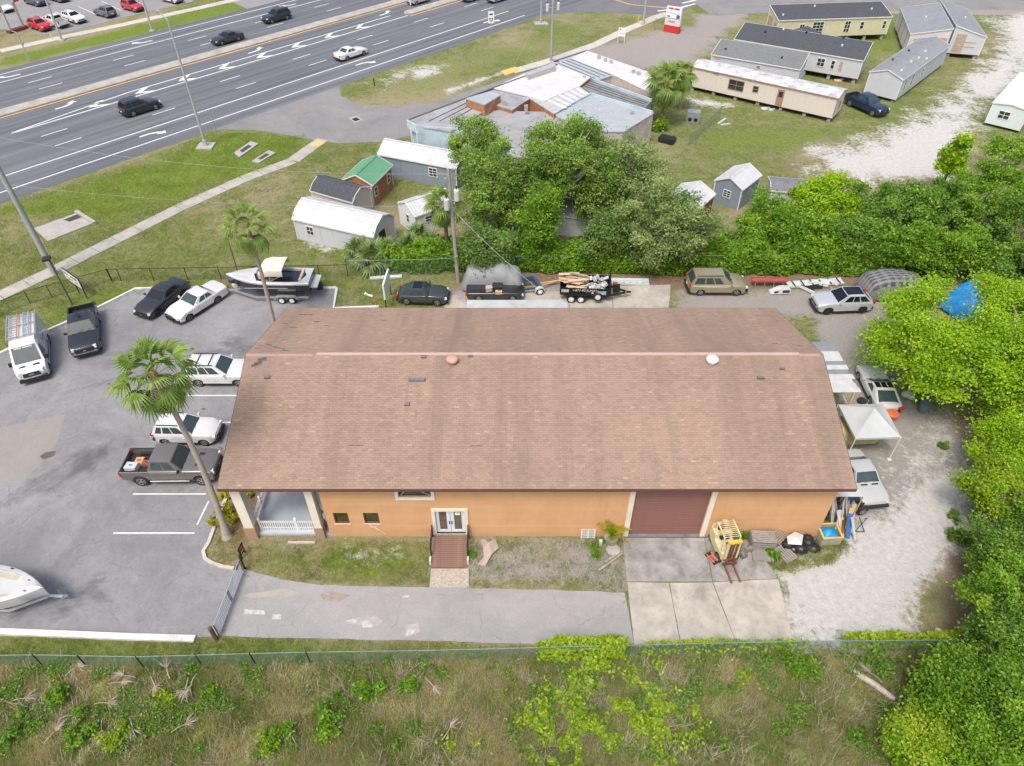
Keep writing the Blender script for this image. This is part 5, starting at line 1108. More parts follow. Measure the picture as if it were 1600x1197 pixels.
# standing seams and stripes as battens
def battens(q0, q1, q2, q3, z, n, mt, wd=.1, nm='roof_batten', h=.05):
    a, b, c, d = (G(*q, z) for q in (q0, q1, q2, q3))
    for k in range(n): t = (k + .5) / n; MB().bar(a.lerp(d, t) + Vector((0, 0, .05)), b.lerp(c, t) + Vector((0, 0, .05)), wd, h).obj(nm, mt, mo)
battens((872, 178), (975, 204), (1018, 178), (924, 150), 3.3, 14, MR, .06)
battens((850, 158), (880, 172), (920, 146), (897, 132), 3.5, 6, WR, .55, 'roof_strip', .03)
battens((906, 135), (1005, 168), (1016, 158), (924, 126), 3.15, 4, STEEL, .06)
battens((868, 100), (925, 124), (958, 117), (894, 92), 3.35, 4, STEEL, .08)
battens((712, 190), (752, 166), (730, 158), (662, 190), 3.3, 3, STEEL, .1)
for a_, b_, z in (((640, 187), (735, 151), 3.34), ((735, 151), (870, 101), 3.62), ((866, 96), (918, 79), 3.3)): MB().bar(G(*a_, z), G(*b_, z), .22, .14).obj('roof_edge', M('edge_dark', (.10, .10, .105), .8), mo)
for a_, b_, z in (((922, 147), (1020, 176), 3.42), ((866, 178), (922, 148), 3.4), ((930, 126), (1018, 157), 3.4)): MB().bar(G(*a_, z), G(*b_, z), .16, .35).obj('parapet', WBL, mo)
fp = [G(650, 196, 3.45), G(727, 200, 3.45)]
fd = (fp[1] - fp[0]).normalized()
for k in range(3): MB().bar(fp[0] + Vector((0, -.12, -.45 - .95 * k)), fp[1] + Vector((0, -.12, -.45 - .95 * k)), .08, .92).obj('facade_panel', WBL, mo)
MB().bar(G(636, 188, 3.4) + Vector((0, 0, -.4)), fp[0] + Vector((0, 0, -.4)), .1, .9).obj('facade_panel', M('wall_pale_blue', (.50, .62, .68), .8, 0, .1, 1, 0, .2), mo)
for u, v in ((651, 205), (642, 200)): p = G(u, v, 3.2); MB().tube([(p.x, p.y, 0), (p.x, p.y, 3.2)], .08, 8).obj('column', WHITE, mo)
for u, v, z in ((755, 160, 4.1), (788, 158, 3.9), (822, 165, 4.0), (913, 120, 3.7), (936, 87, 3.9), (946, 92, 3.8), (955, 95, 3.8), (990, 110, 3.8), (998, 113, 3.8), (988, 175, 3.6)):
    p = G(u, v, z); MB().box((p.x, p.y, z - .25), (.4, .4, .6)).obj('roof_unit', GALV, mo)
for u, v in ((1004, 190), (955, 215), (978, 207)):
    p = G(u, v, 1.6); MB().box((p.x, p.y - .05, 1.6), (.9, .12, .8)).obj('window', WIN, mo)
# ================================================================ BOATS, TRAILERS, TENT, MACHINES AND JUNK
def tp(o, x, y, z=0.0):
    p = Matrix.Rotation(o.rotation_euler.z, 4, 'Z') @ Vector((x, y, 0)) + o.location; return (p.x, p.y, o.location.z + z)
GEL = M('gelcoat_white', (.50, .51, .51), .3, 0, .03, 2, 0, .08, .6); TAN = M('boat_tan', (.52, .42, .32), .7, 0, .1, 3); NAVY = M('hull_navy', (.012, .015, .024), .2, 0, .1, 1, 0, 0, .6)
BIM = M('bimini_canvas', (.66, .60, .50), .85, 0, .06, 1.5, .1, .1)
def hull(L, Wd, H, nst=18, keel=.0):
    """stations of half breadth b, sheer z, chine; x from stern 0 to bow L"""
    S_ = []
    for i in range(nst + 1):
        t = i / nst; b = Wd / 2 * (1 - max(0, (t - .42) / .58) ** 2.3) * (.93 + .07 * min(1, t * 4)); b = max(b, .02)
        zk = .0 + .55 * max(0, (t - .55) / .45) ** 2.2; zs = H * (.92 + .14 * t * t)
        zc = zk + (.34 - .12 * max(0, t - .5)) * H * .8
        S_.append((t * L, b, zk, zc, zs))
    return S_
def boat(label, L, Wd, H, z0, loc, rz, dark, bimini, group=None):
    t = T('motor_boat', label, 'boat', (*loc, z0), rz, group); S_ = hull(L, Wd, H); X = -L * .5
    mk = lambda f: [f(s) for s in S_]
    lo = MB(); rings = []
    for x, b, zk, zc, zs in S_:
        zm = zc + (zs - zc) * (.80 if dark else .82)
        rings.append([(X + x, 0, zk), (X + x, b * .82, zc), (X + x, b * .985, zm), (X + x, -b * .985, zm), (X + x, -b * .82, zc)])
    lo.loft(rings); lo.obj('hull', NAVY if dark else GEL, t, smooth=40)
    # topsides: gunwale ring above the coloured hull, deck with an open cockpit
    up = MB(); g = MB()
    outs, tops, ins = [], [], []
    for x, b, zk, zc, zs in S_:
        zm = zc + (zs - zc) * (.80 if dark else .82); outs.append((X + x, b * .99, zm - .02)); tops.append((X + x, b, zs)); 
    ck0, ck1 = .10, (.66 if dark else .93)                 # cockpit range as a share of the length
    rows = []
    for (x, b, zk, zc, zs), o_, t_ in zip(S_, outs, tops):
        f = x / L; inn = max(.0, b - .24 - (.3 if f > .8 else 0)) if ck0 <= f <= ck1 else 0.0
        rows.append((X + x, b, o_[2], zs, inn, f))
    for s in (1, -1):
        vs, fs = [], []
        for x, b, zm, zs, inn, f in rows:
            vs += [(x, s * b * .99, zm), (x, s * b * 1.01, zs - .05), (x, s * (b - .05), zs), (x, s * inn, zs + (.05 if inn == 0 else 0.02)), (x, s * inn, zs - .55 if inn else zs + .05)]
        for i in range(len(rows) - 1):
            for k in range(4):
                a = i * 5 + k; fs.append((a, a + 5, a + 6, a + 1) if s > 0 else (a, a + 1, a + 6, a + 5))
        up.add(vs, fs)
    up.obj('deck', GEL, t, smooth=35)
    tr = MB().box((X + .03, 0, H * .55), (.10, Wd * .88, H * .72), 0).obj('transom', GEL if not dark else NAVY, t)
    MB().box((X - .30, 0, H * .52), (.55, Wd * .72, .09), 0).obj('swim_platform', GEL, t)
    c0, c1 = X + L * ck0, X + L * ck1
    fl_ = [(X + x, b * .86 - .05) for x, b, *_ in S_ if ck0 - .03 <= x / L <= min(ck1, .88)]; MB().prism([(x, -y) for x, y in fl_] + [(x, y) for x, y in fl_[::-1]], H * .52, H * .56).obj('cockpit_floor', M('cockpit_carpet', (.45, .41, .36), .9, 0, .15, 4), t)
    seatm = TAN if dark else M('seat_cream', (.42, .38, .30), .7, 0, .08, 3)
    MB().box((c0 + .35, 0, H * .62), (.6, Wd * .66, .4)).obj('stern_seat', seatm, t); MB().box((c0 + .08, 0, H * .86), (.18, Wd * .68, .42)).obj('stern_backrest', seatm, t)
    for s in (-1, 1): MB().box((X + L * .47, s * Wd * .22, H * .72), (.55, .5, .5), 0, 0, .9).obj('helm_seat', seatm, t)
    V = Vector; wx = X + L * (.60 if dark else .50); sh = H * 1.0
    for s in (-1, 1):
        for a, b in (((wx + .35, 0), (wx + .05, s * Wd * .30)), ((wx + .05, s * Wd * .30), (wx - .9, s * Wd * .38))):
            q = [V((*a, sh)), V((*b, sh)), V((b[0] - .22, b[1] * .94, sh + .42)), V((a[0] - .22, a[1] * .94, sh + .42))]
            panel(q, .03, .97, .03, .97, .0, .02).obj('windscreen', GLASS, t)
            MB().bar(q[3], q[2], .035).obj('windscreen_rail', GALV, t)
    if not dark:
        MB().box((X + L * .74, 0, H * .74), (.9, .62, .3)).obj('bow_cushion', seatm, t)
        for s in (-1, 1): MB().box((X + L * .66, s * Wd * .25, H * .76), (1.5, .30, .30), -s * .14).obj('bow_seat', seatm, t)
        MB().box((X + L * .78, .1, H * .80), (.22, .55, .05)).obj('bow_step', M('bow_green', (.05, .17, .17), .6), t)
        for f, y in ((.86, .32), (.9, .2), (.94, .05), (.88, -.3), (.66, .95), (.66, -.95)): MB().box((X + L * f, y, H * 1.03), (.14, .06, .05)).obj('cleat', STEEL, t)
    if bimini:
        bx0, bx1, bz = X + L * .28, X + L * .56, H + .95; hw = Wd * .46; m = MB(); n = 8; rr = []
        for i in range(4):
            x = bx0 + (bx1 - bx0) * i / 3
            rr.append([(x, hw * math.cos(math.pi * k / n) * 1.0, bz + (.16 - .03 * (i % 2)) * math.sin(math.pi * k / n) - (.42 if k in (0, n) else 0) - (.25 if i == 3 else 0)) for k in range(n + 1)])
        ring = [r_ + [(p[0], p[1] * .985, p[2] - .03) for p in r_[::-1]] for r_ in rr]; m.loft(ring); m.obj('bimini_top', BIM, t, smooth=50)
        for s in (-1, 1):
            for x in (bx0 + .1, (bx0 + bx1) / 2, bx1 - .05): MB().bar((X + L * .45, s * Wd * .44, H), (x, s * hw, bz - .35), .035).obj('bimini_pole', GALV, t)
    if dark:
        MB().box((X + L * .5, Wd / 2 * .995, H * .60), (L * .5, .012, .05)).obj('stripe', GEL, t)
        MB().box((X - .5, 0, .25), (.5, .35, .7), 0, 0, .8).obj('stern_drive', BLK, t)
        for s in (-1, 1): MB().bar((X + L * .72, s * .5, H * 1.02), (X + L * .9, s * .25, H * 1.06), .03).obj('bow_rail', GALV, t)
    return t
def boat_trailer(label, L, Wd, tongue, loc, rz, mt, group=None):
    t = T('boat_trailer', label, 'trailer', (*loc, .006), rz, group)
    for s in (-1, 1):
        m = MB(); m.bar((-L * .48, s * Wd * .42, .48), (L * .22, s * Wd * .42, .48), .10, .14); m.bar((L * .22, s * Wd * .42, .48), (L * .22 + tongue * .62, s * .06, .48), .10, .14); m.obj('side_rail', mt, t)
        MB().bar((-L * .42, s * .55, .72), (L * .2, s * .45, .72), .18, .08).obj('bunk', M('bunk_carpet', (.09, .09, .10), .9), t)
        m = MB(); P = [(-.98, .55), (-.72, .78), (.72, .78), (.98, .55), (.85, .55), (.68, .70), (-.68, .70), (-.85, .55)]
        m.loft([[(-L * .20 + x, s * Wd * .46, z) for x, z in P], [(-L * .20 + x, s * Wd * .58, z) for x, z in P]]); m.obj('mudguard', mt, t)
        for x in (-L * .20 - .42, -L * .20 + .42): add_wheel(t, x, s * Wd * .52, .33, .2, 'white')
    for x in (-L * .42, -L * .2, L * .05): MB().bar((x, -Wd * .42, .42), (x, Wd * .42, .42), .09).obj('cross_member', mt, t)
    xe = L * .22 + tongue
    MB().bar((L * .22 + tongue * .55, 0, .48), (xe, 0, .48), .12, .12).obj('tongue', mt, t)
    MB().bar((L * .22 + tongue * .50, 0, .5), (L * .22 + tongue * .42, 0, 1.15), .09).obj('winch_post', GALV, t); MB().box((L * .22 + tongue * .45, 0, 1.05), (.25, .28, .2)).obj('winch', BLK, t)
    MB().box((xe - .02, 0, .50), (.26, .14, .12)).obj('coupler', CHR, t)
    MB().bar((xe - .35, .14, .02), (xe - .35, .14, .85), .06).tube([(xe - .35, .08, .1), (xe - .35, .2, .1)], .1, 10).obj('jack', GALV, t)
    return t
# black hulled boat: stern right, bow left
l, a = wheels_at((443, 484), (463, 479), 2.2, 1); a = R(180 - .5)
bc = G(418, 475); bx, by = bc.x, bc.y + 1.25
bt_ = boat_trailer('white tandem axle trailer under the black hulled boat', 6.4, 2.3, 3.1, (bx + .4, by), a, GALV)
boat('black and white motor boat with cream bimini top on a trailer', 7.0, 2.45, 1.35, .74, (bx + .25, by), a, True, True)
MB().tube([(3.35, -.55, .56), (3.35, -.55, .72)], .36, 14).obj('spare_wheel_cover', GEL, bt_)
# white boat entering at the left edge
a = R(-3); tip = G(112, 934); bow = G(70, 917, 1.9)
boat_trailer('pale trailer carrying the white boat at the left edge', 6.2, 2.3, 2.6, (tip.x - 6.2 * .22 - 2.6, tip.y), a, M('trailer_pale', (.55, .57, .58), .5, .2))
boat('white open bow motor boat with cream seats at the left edge of the lot', 6.6, 2.45, 1.3, .70, (bow.x - 3.3, bow.y + .15), R(-4), False, False)
# covered boat / cars
def cover(name, label, cat, prof, hw, loc, rz, mt, sag=.05, seed=1, flare=.0, mat2=None):
    """cloth thrown over something long: prof = [(x, z)] crest line"""
    xs = np.linspace(prof[0][0], prof[-1][0], 25); V = []; na = 13
    rs = np.random.default_rng(seed)
    for i, x in enumerate(xs):
        z = np.interp(x, [p[0] for p in prof], [p[1] for p in prof]); e = min(1, min(i, 24 - i) / 2.2)
        for k in range(na):
            th = math.pi * k / (na - 1); cy = math.cos(th); y = hw * (.80 + .20 * e) * np.sign(cy) * abs(cy) ** .55; zz = .22 + (z - .22) * (math.sin(th) ** .62 if 0 < k < na - 1 else 0) * (.35 + .65 * e) 
            j = sag * (fbm(np.array([x * 2.2 + seed]), np.array([k * .6]), 3)[0] - .5) * 2
            V.append((x + j * .5, y + j * .6 + (flare * np.sign(cy) if k in (0, na - 1) else 0), max(.05, zz + j)))
    F = [(i * na + k, i * na + k + 1, (i + 1) * na + k + 1, (i + 1) * na + k) for i in range(24) for k in range(na - 1)] + [tuple(range(na))[::-1], tuple(range(24 * na, 25 * na))]
    t = T(name, label, cat, (*loc, .0), rz); MB().add(V, F).obj('cover', mt, t, smooth=60); return t
def plaid():
    m, nt, b = newmat('striped_cover'); tc = nt.nodes.new('ShaderNodeTexCoord'); tc.name = 'TC'
    w1 = nt.nodes.new('ShaderNodeTexWave'); w1.bands_direction = 'Y'; w1.inputs['Scale'].default_value = .9; w1.inputs['Distortion'].default_value = 1.5; w1.inputs['Detail'].default_value = 3
    w2 = nt.nodes.new('ShaderNodeTexWave'); w2.bands_direction = 'X'; w2.inputs['Scale'].default_value = .45; w2.inputs['Distortion'].default_value = 1.0
    for q in (w1, w2): nt.links.new(tc.outputs['Object'], q.inputs[0])
    c = mix(nt, ramp(nt, w1.outputs['Fac'], .35, .65), (.055, .058, .065), (.17, .175, .185)); c = mix(nt, math_(nt, 'MULTIPLY', ramp(nt, w2.outputs['Fac'], .6, .75), .4), c, (.24, .24, .25))
    nt.links.new(c, b.inputs['Base Color']); b.inputs['Roughness'].default_value = .7; bump(nt, b, noise(nt, 4, 4, .7), .5, .05); return m
p = G(1382, 466); cv = cover('covered_boat', 'grey striped tarpaulin over a boat beside the silver SUV', 'covered boat', [(-2.7, .9), (-2.2, 1.7), (-.8, 2.0), (1.2, 1.75), (2.6, 1.2), (3.1, .8)], 1.25, (p.x + .6, p.y + .9), R(8), plaid(), .08, 3)
for x in (-1.4, -.6): add_wheel(cv, x, -1.05, .33, .22, 'black')
p = G(768, 455); cover('covered_car', 'long vehicle under a fitted grey cover behind the stripped black car', 'covered car', [(-2.6, 1.2), (-2.1, 1.95), (-.9, 2.05), (-.2, 2.3), (.9, 2.25), (1.6, 1.8), (2.3, 1.5), (2.6, 1.0)], 1.15, (p.x + .15, p.y + .75), R(-2), GREY_T, .05, 5)
p = G(1349, 700); cover('covered_car', 'low car under a dull yellow cover below the white canopy', 'covered car', [(-2.3, .7), (-1.6, 1.0), (-.8, 1.35), (.5, 1.3), (1.2, .95), (2.1, .75)], .95, (p.x - 1.1, p.y + 1.0), R(4), M('cover_yellow', (.42, .37, .16), .85, 0, .15, 1.5, .2, .1), .05, 9)
# stripped black convertible behind the white trailer
p0 = G(700 + 142 / 5.52, 474); sb = car('stripped_car', 'stripped black car with open roof and torn seats between the cover and white trailer', S(SEDAN, wb=2.8, H=1.2, xt=.3, xr=.2, xb=.05, cowl=.92, deck=.9, tail=.88, wins=(), doors=(), rg=None, tl=(.5, .16), tz=.7), (.02, .022, .026), (p0.x + 2.6, p0.y + 1.05, 0), 0, 'car', detail=False)
MB().box((-.55, -.45, .98), (.6, .5, .55), .2, 0, .85).obj('torn_seat', M('torn_seat', (.42, .36, .30), .9, 0, .3, 4), sb); MB().box((.15, -.25, 1.0), (.95, .9, .5), 0, 0, .9).obj('engine_cover', NAVY, sb); MB().box((.25, -.75, .92), (.55, .35, .3)).obj('carton', WOODN, sb)
# white box trailer tight behind the building
wt = T('box_trailer', 'white roofed box trailer tight behind the rear eave', 'trailer', (0, 0, 0)); a_, b_ = G(730, 468, 2.6), G(886, 468, 2.6); yc = a_.y - 1.15
WBX = M('trailer_roof_white', (.45, .475, .475), .5, 0, .08, .8, 0, .3)
L = b_.x - a_.x; xm = (a_.x + b_.x) / 2
MB().box((xm - .15, yc, 1.5), (L - .4, 2.2, 2.1)).obj('box', WBX, wt); m = MB(); m.loft([[(x, yc + y, z) for y, z in ((-1.15, 2.52), (-1.12, 2.58), (0, 2.62), (1.12, 2.58), (1.15, 2.52))] for x in (a_.x, b_.x - .45)]); m.obj('roof', WBX, wt)
m = MB(); m.loft([[(b_.x - .44, yc + y * 1.0, z) for y, z in ((-1.14, 2.5), (-1.0, 2.6), (1.0, 2.6), (1.14, 2.5), (1.14, .5), (-1.14, .5))], [(b_.x, yc + y * .9, z) for y, z in ((-1.14, 2.35), (-1.0, 2.45), (1.0, 2.45), (1.14, 2.35), (1.14, .5), (-1.14, .5))]]); m.obj('nose', GEL, wt)
for x in (xm - .5, xm + .4): add_wheel(wt, x, 1.12, .36, .22, 'white'); add_wheel(wt, x, -1.12, .36, .22, 'white')
# blue tow frame
p = G(832, 462); bl = T('tow_dolly', 'blue steel tow dolly with white mudguard beside the grey covered car', 'trailer', (p.x, p.y + .5, 0), R(10)); BLUE = M('frame_blue', (.045, .085, .16), .5, .2, .2, 3)
m = MB(); m.bar((-1.5, .9, .75), (.3, .9, .75), .16, .45); m.bar((.3, .9, .75), (.6, -.2, .6), .28, .35); m.bar((-1.2, -.1, .5), (.6, -.2, .5), .18, .12); m.obj('frame', BLUE, bl)
add_wheel(bl, .55, -.45, .34, .22, 'white'); m = MB(); m.loft([[(.55 + .42 * math.cos(k * math.pi / 6), y, .34 + .42 * math.sin(k * math.pi / 6)) for k in range(7)] + [(.55 + .38 * math.cos(k * math.pi / 6), y, .34 + .38 * math.sin(k * math.pi / 6)) for k in range(6, -1, -1)] for y in (-.6, -.25)]); m.obj('mudguard', GEL, bl)
MB().bar((.7, .6, .4), (2.4, .8, .35), .09).bar((.7, .2, .4), (2.4, .8, .35), .09).obj('drawbar', WOODN, bl)
# ---- dump trailer with its load
l, a = wheels_at((912, 473), (896, 470), 2.0, -1); dt = T('dump_trailer', 'black tandem axle dump trailer with white side lettering loaded with junk lumber', 'trailer', (G(905, 472).x + .5, G(905, 472).y + 1.0, 0), R(-4)); TB = M('trailer_black', (.016, .018, .022), .4, .2, .2, 2)
L2, hw2 = 2.05, 1.0
MB().box((0, 0, .72), (2 * L2, 2 * hw2, .12)).obj('floor', TB, dt)
for s in (-1, 1):
    sd = MB().box((0, s * hw2, 1.05), (2 * L2, .06, .62)).obj('side_wall', TB, dt)
    for k in range(7): MB().box((-L2 + .15 + k * .63, s * (hw2 + .05), 1.05), (.07, .06, .6)).obj('stake', TB, dt)
    m = MB(); m.box((-.72, s * (hw2 + .14), .80), (1.7, .28, .05)); m.obj('mudguard', TB, dt)
    for x in (-1.12, -.32): add_wheel(dt, x, s * (hw2 + .13), .36, .22, 'white')
add_wheel(dt, 1.05, -(hw2 + .2), .36, .2, 'white', .72)
MB().box((L2, 0, 1.25), (.08, 2 * hw2, 1.1)).obj('headboard', TB, dt); MB().box((-L2, 0, 1.0), (.06, 2 * hw2, .55)).obj('tailgate', TB, dt)
text('1-877-92-JUNKS', .30, RW, dt, (-.05, -hw2 - .095, 1.20), (R(90), 0, 0)); 
MB().box((-1.65, -hw2 - .085, 1.12), (.62, .012, .28)).obj('number_sign', M('sign_pink_grey', (.48, .40, .42), .6, 0, .3, 12), dt); MB().box((.6, -hw2 - .085, .98), (.18, .012, .14)).obj('sticker', RW, dt); MB().box((1.35, -hw2 - .085, 1.02), (.7, .012, .34)).obj('sticker', M('sticker_blue', (.33, .45, .55), .6, 0, .5, 10), dt)
m = MB(); m.bar((L2, -.7, .55), (L2 + 1.5, 0, .5), .1, .14).bar((L2, .7, .55), (L2 + 1.5, 0, .5), .1, .14).bar((L2 + 1.4, 0, .5), (L2 + 1.8, 0, .5), .12); m.obj('drawbar', TB, dt)
MB().box((L2 + .55, 0, .85), (.55, .6, .42)).obj('pump_box', TB, dt); MB().tube([(L2 + .25, .3, 1.1), (L2 + .6, .3, 1.1)], .14, 10).obj('gas_bottle', M('rust_red', (.24, .06, .03), .6), dt); MB().bar((L2 + 1.35, -.15, .02), (L2 + 1.35, -.15, .8), .07).obj('jack', GALV, dt)
lm = [MB().box((0, 0, 0), d).mesh('plank', mt) for d, mt in (((1.9, .2, .06), WOODN), ((1.7, .3, .05), M('ply_pale', (.52, .42, .31), .8, 0, .2, 4)), ((1.5, .16, .1), WOOD))]
for k in range(24):
    p = tp(dt, rnd.uniform(-1.4, -.4), rnd.uniform(-.75, .8), 1.15 + .022 * k); o = link('plank', lm[k % 3], None, p); o.rotation_euler = (rnd.uniform(-.08, .08), rnd.uniform(-.1, .1), dt.rotation_euler.z + rnd.uniform(-.35, .35))
    tag(o, ('raw pine plank', 'pale plywood offcut', 'brown board')[k % 3] + ' in the heap on the dump trailer', 'plank', 'boards loaded on the dump trailer')
cbm = MB(); 
for y in (-.07, .07): cbm.box((0, y, 0), (.40, .04, .2))
for x in (-.18, 0, .18): cbm.box((x, 0, 0), (.04, .10, .2))
cbm = cbm.mesh('concrete_block', M('block_grey', (.52, .53, .52), .9, 0, .15, 4))
for k in range(34):
    p = tp(dt, rnd.uniform(.3, 1.75), rnd.uniform(-.8, .8), .92 + .022 * k * rnd.uniform(.6, 1)); o = link('concrete_block', cbm, None, p); o.rotation_euler = (rnd.uniform(-1.5, 1.5), rnd.uniform(-.8, .8), rnd.uniform(0, 3))
    tag(o, 'grey hollow concrete block in the heap at the front of the dump trailer', 'block', 'blocks loaded on the dump trailer')
# ---- long metal pieces along the hedge
def plankthing(nm, lab, cat, a, b, wd, h, mt, z=.0, legs=0, group=None):
    p, q = G(*a), G(*b); d = (q - p); L = d.length; t = T(nm, lab, cat, ((p.x + q.x) / 2, (p.y + q.y) / 2, z), math.atan2(d.y, d.x), group)
    MB().box((0, 0, h / 2), (L, wd, h)).obj('beam', mt, t)
    for s in (-1, 1): MB().box((0, s * wd / 2, h / 2 + .04), (L - .02, .05, h + .08)).obj('flange', mt, t)
    for k in range(legs): MB().box((-L / 2 + .3 + k * (L - .6) / max(1, legs - 1), -wd * .3, -z / 2), (.07, .07, z)).obj('leg', GALV, t)
    return t, L
RAILG = M('rail_pale', (.56, .60, .60), .5, .2, .12, 1.5, 0, .15)
t, L = plankthing('guard_rail', 'long pale metal channel lying behind the dump trailer', 'metal rail', (945, 441), (1014, 442), .75, .10, RAILG, .02)
for k in range(7): MB().tube([(-L / 2 + .5 + k * .55, -.2, .1), (-L / 2 + .5 + k * .55, -.2, .116)], .05, 8).obj('hole', BLK, t)
plankthing('red_bench', 'long faded red bench on thin legs beside the gold minivan', 'bench', (1173, 446), (1227, 446), .5, .08, M('bench_red', (.34, .075, .065), .6, 0, .15, 2), .5, 4)
t, L = plankthing('ladder_truss', 'long pale blue aluminium truss lying along the hedge', 'metal truss', (1230, 447), (1316, 441), .75, .09, RAILG, .05)
for k in range(6): MB().box((-L / 2 + .5 + k * .8, 0, .18), (.08, .9, .05)).obj('cross_bar', STEEL, t)
plankthing('scrap_board', 'white boards crossed on the grass behind the white sign', 'board', (578, 436), (628, 433), .3, .06, RAILG, .02)
# small white plough-like machine part, scrap
p = G(1218, 456); t = T('boat_cowling', 'white and black engine cowling lying on the gravel beside the red bench', 'scrap', (p.x, p.y, 0), R(5)); m = MB(); m.loft([[(-.9, -.3, .05), (-.9, .3, .05), (-.8, .2, .15), (-.8, -.2, .15)], [(0, -.4, .05), (0, .4, .05), (-.05, .3, .45), (-.05, -.3, .45)], [(.8, -.4, .05), (.8, .4, .05), (.75, .3, .4), (.75, -.3, .4)]]); m.obj('shell', GEL, t); MB().box((.38, -.36, .25), (.6, .06, .22)).obj('panel', BLK, t); MB().box((-.4, -.3, .2), (.4, .08, .14), .12).obj('panel', BLK, t)
for i, (u, v, an, lab) in enumerate(((1258, 458, -.9, 'bent black and white scrap frame nearest the silver SUV bonnet'), (1278, 450, -.2, 'pale bumper shell behind the silver SUV bonnet'), (1292, 446, -.4, 'pale bent door skin leaning on the aluminium truss'), (1272, 455, .1, 'dark bumper shell on the dirt in front of the truss'))):
    p = G(u, v); t = T('scrap_metal', lab, 'scrap', (p.x, p.y, 0), an, 'scrap car parts along the hedge'); mt = (GEL, RAILG, RAILG, STEEL)[i]
    m = MB(); m.loft([[(x, .25 * math.cos(x), .08), (x, .25 * math.cos(x) + .22, .08), (x, .25 * math.cos(x) + .16, .3), (x, .25 * math.cos(x) + .06, .3)] for x in (-.8, -.4, 0, .4, .8)]); m.obj('shell', mt, t); MB().bar((-.7, .3, .3), (.5, .45, .35), .07).obj('strut', BLK if i == 0 else mt, t)
# ---- canopy tent
tn = T('canopy_tent', 'white pop up canopy tent with a peaked roof beside the right end wall', 'tent'); zt = 2.15
cs = [G(1310, 632, zt), G(1380, 631, zt), G(1408, 683, zt), G(1337, 685, zt)]; pk = sum(cs, Vector((0, 0, 0))) / 4 + Vector((.1, .25, .95))
cs[3].x = min(cs[3].x, cs[3].x); CANV = M('canopy_white', (.42, .445, .45), .8, 0, .05, 1.2, .15, .12)
for k in range(4):
    a, b = cs[k], cs[(k + 1) % 4]; mid_ = (a + b) / 2 + Vector((0, 0, -.02)); m = MB(); n = 6; rows = []
    for i in range(n + 1):
        t_ = i / n; row = []
        for j in range(n + 1):
            q = a.lerp(b, j / n).lerp(pk, t_); q = q - Vector((0, 0, .10 * math.sin(math.pi * t_) * math.sin(math.pi * j / n) + .06 * math.sin(math.pi * t_))); row.append(q)
        rows.append(row)
    vs = [q for r_ in rows for q in r_]; m.add(vs, [(i * (n + 1) + j, i * (n + 1) + j + 1, (i + 1) * (n + 1) + j + 1, (i + 1) * (n + 1) + j) for i in range(n) for j in range(n)]); m.obj('roof_panel', CANV, tn, smooth=60)
    o = Vector((0, 0, -.16)); MB().add([a, b, b + o, a + o], [(0, 1, 2, 3)]).obj('valance', CANV, tn)
    MB().tube([(a.x, a.y, 0), (a.x, a.y, zt)], .035, 6).obj('leg', WHITE, tn); MB().box((a.x, a.y, .03), (.22, .22, .06)).obj('foot', WHITE, tn)
p = G(1390, 655); o = T('plastic_tub', 'orange plastic tub lying behind the canopy tent', 'tub', (p.x, p.y, 0)); MB().tube([(0, 0, .05), (0, 0, .55), (0, 0, .6)], [.3, .42, .45], 14).obj('tub', M('tub_orange', (.55, .13, .05), .5, 0, .1, 2), o)
MB().dome((0, 0, .6), (.42, .42, .12), 14, 3).obj('lid', M('tub_orange'), o)
p = G(1440, 643); o = T('plastic_barrel', 'grey blue plastic barrel with a leafy plant in it under the big tree', 'barrel', (p.x, p.y, 0)); MB().tube([(0, 0, 0), (0, 0, .35), (0, 0, .8)], [.24, .3, .34], 14).obj('barrel', M('barrel_blue', (.12, .17, .21), .6, 0, .1, 2), o); MB().tube([(0, 0, .78), (0, 0, .84)], .37, 14).obj('rim', M('barrel_blue'), o)
for u, v, sx in ((1418, 617, .5), (1432, 612, .35), (1425, 622, .3)): p = G(u, v); t = T('scrap_bag', {.5: 'largest', .35: 'farthest', .3: 'smallest'}[sx] + ' of three crumpled white bags behind the grey blue barrel', 'bag', (p.x, p.y, 0), 0, 'crumpled bags by the barrel'); MB().dome((0, 0, 0), (sx, sx * .7, .25), 8, 3).obj('bag', GEL, t)
p = G(1346, 628); add_w = T('loose_tyre', 'loose tyre lying by the lean-to posts', 'tyre', (p.x, p.y, 0)); ty, rm = wheel_meshes(.32, .2, 'black'); o = link('tyre', ty, add_w, (0, 0, .11)); o.rotation_euler = (R(90), 0, 0)
# ---- forklift, seen from its front, forks toward the camera
FY = M('forklift_cream', (.60, .55, .33), .6, 0, .1, 2, 0, .35); FYY = M('forklift_yellow', (.70, .42, .06), .5, 0, .1, 3, 0, .2)
f0 = G(1137, 886); fk = T('forklift', 'old cream and yellow forklift with rusty forks parked by the roller door', 'forklift', (f0.x - .05, f0.y + .9, 0), R(-82))
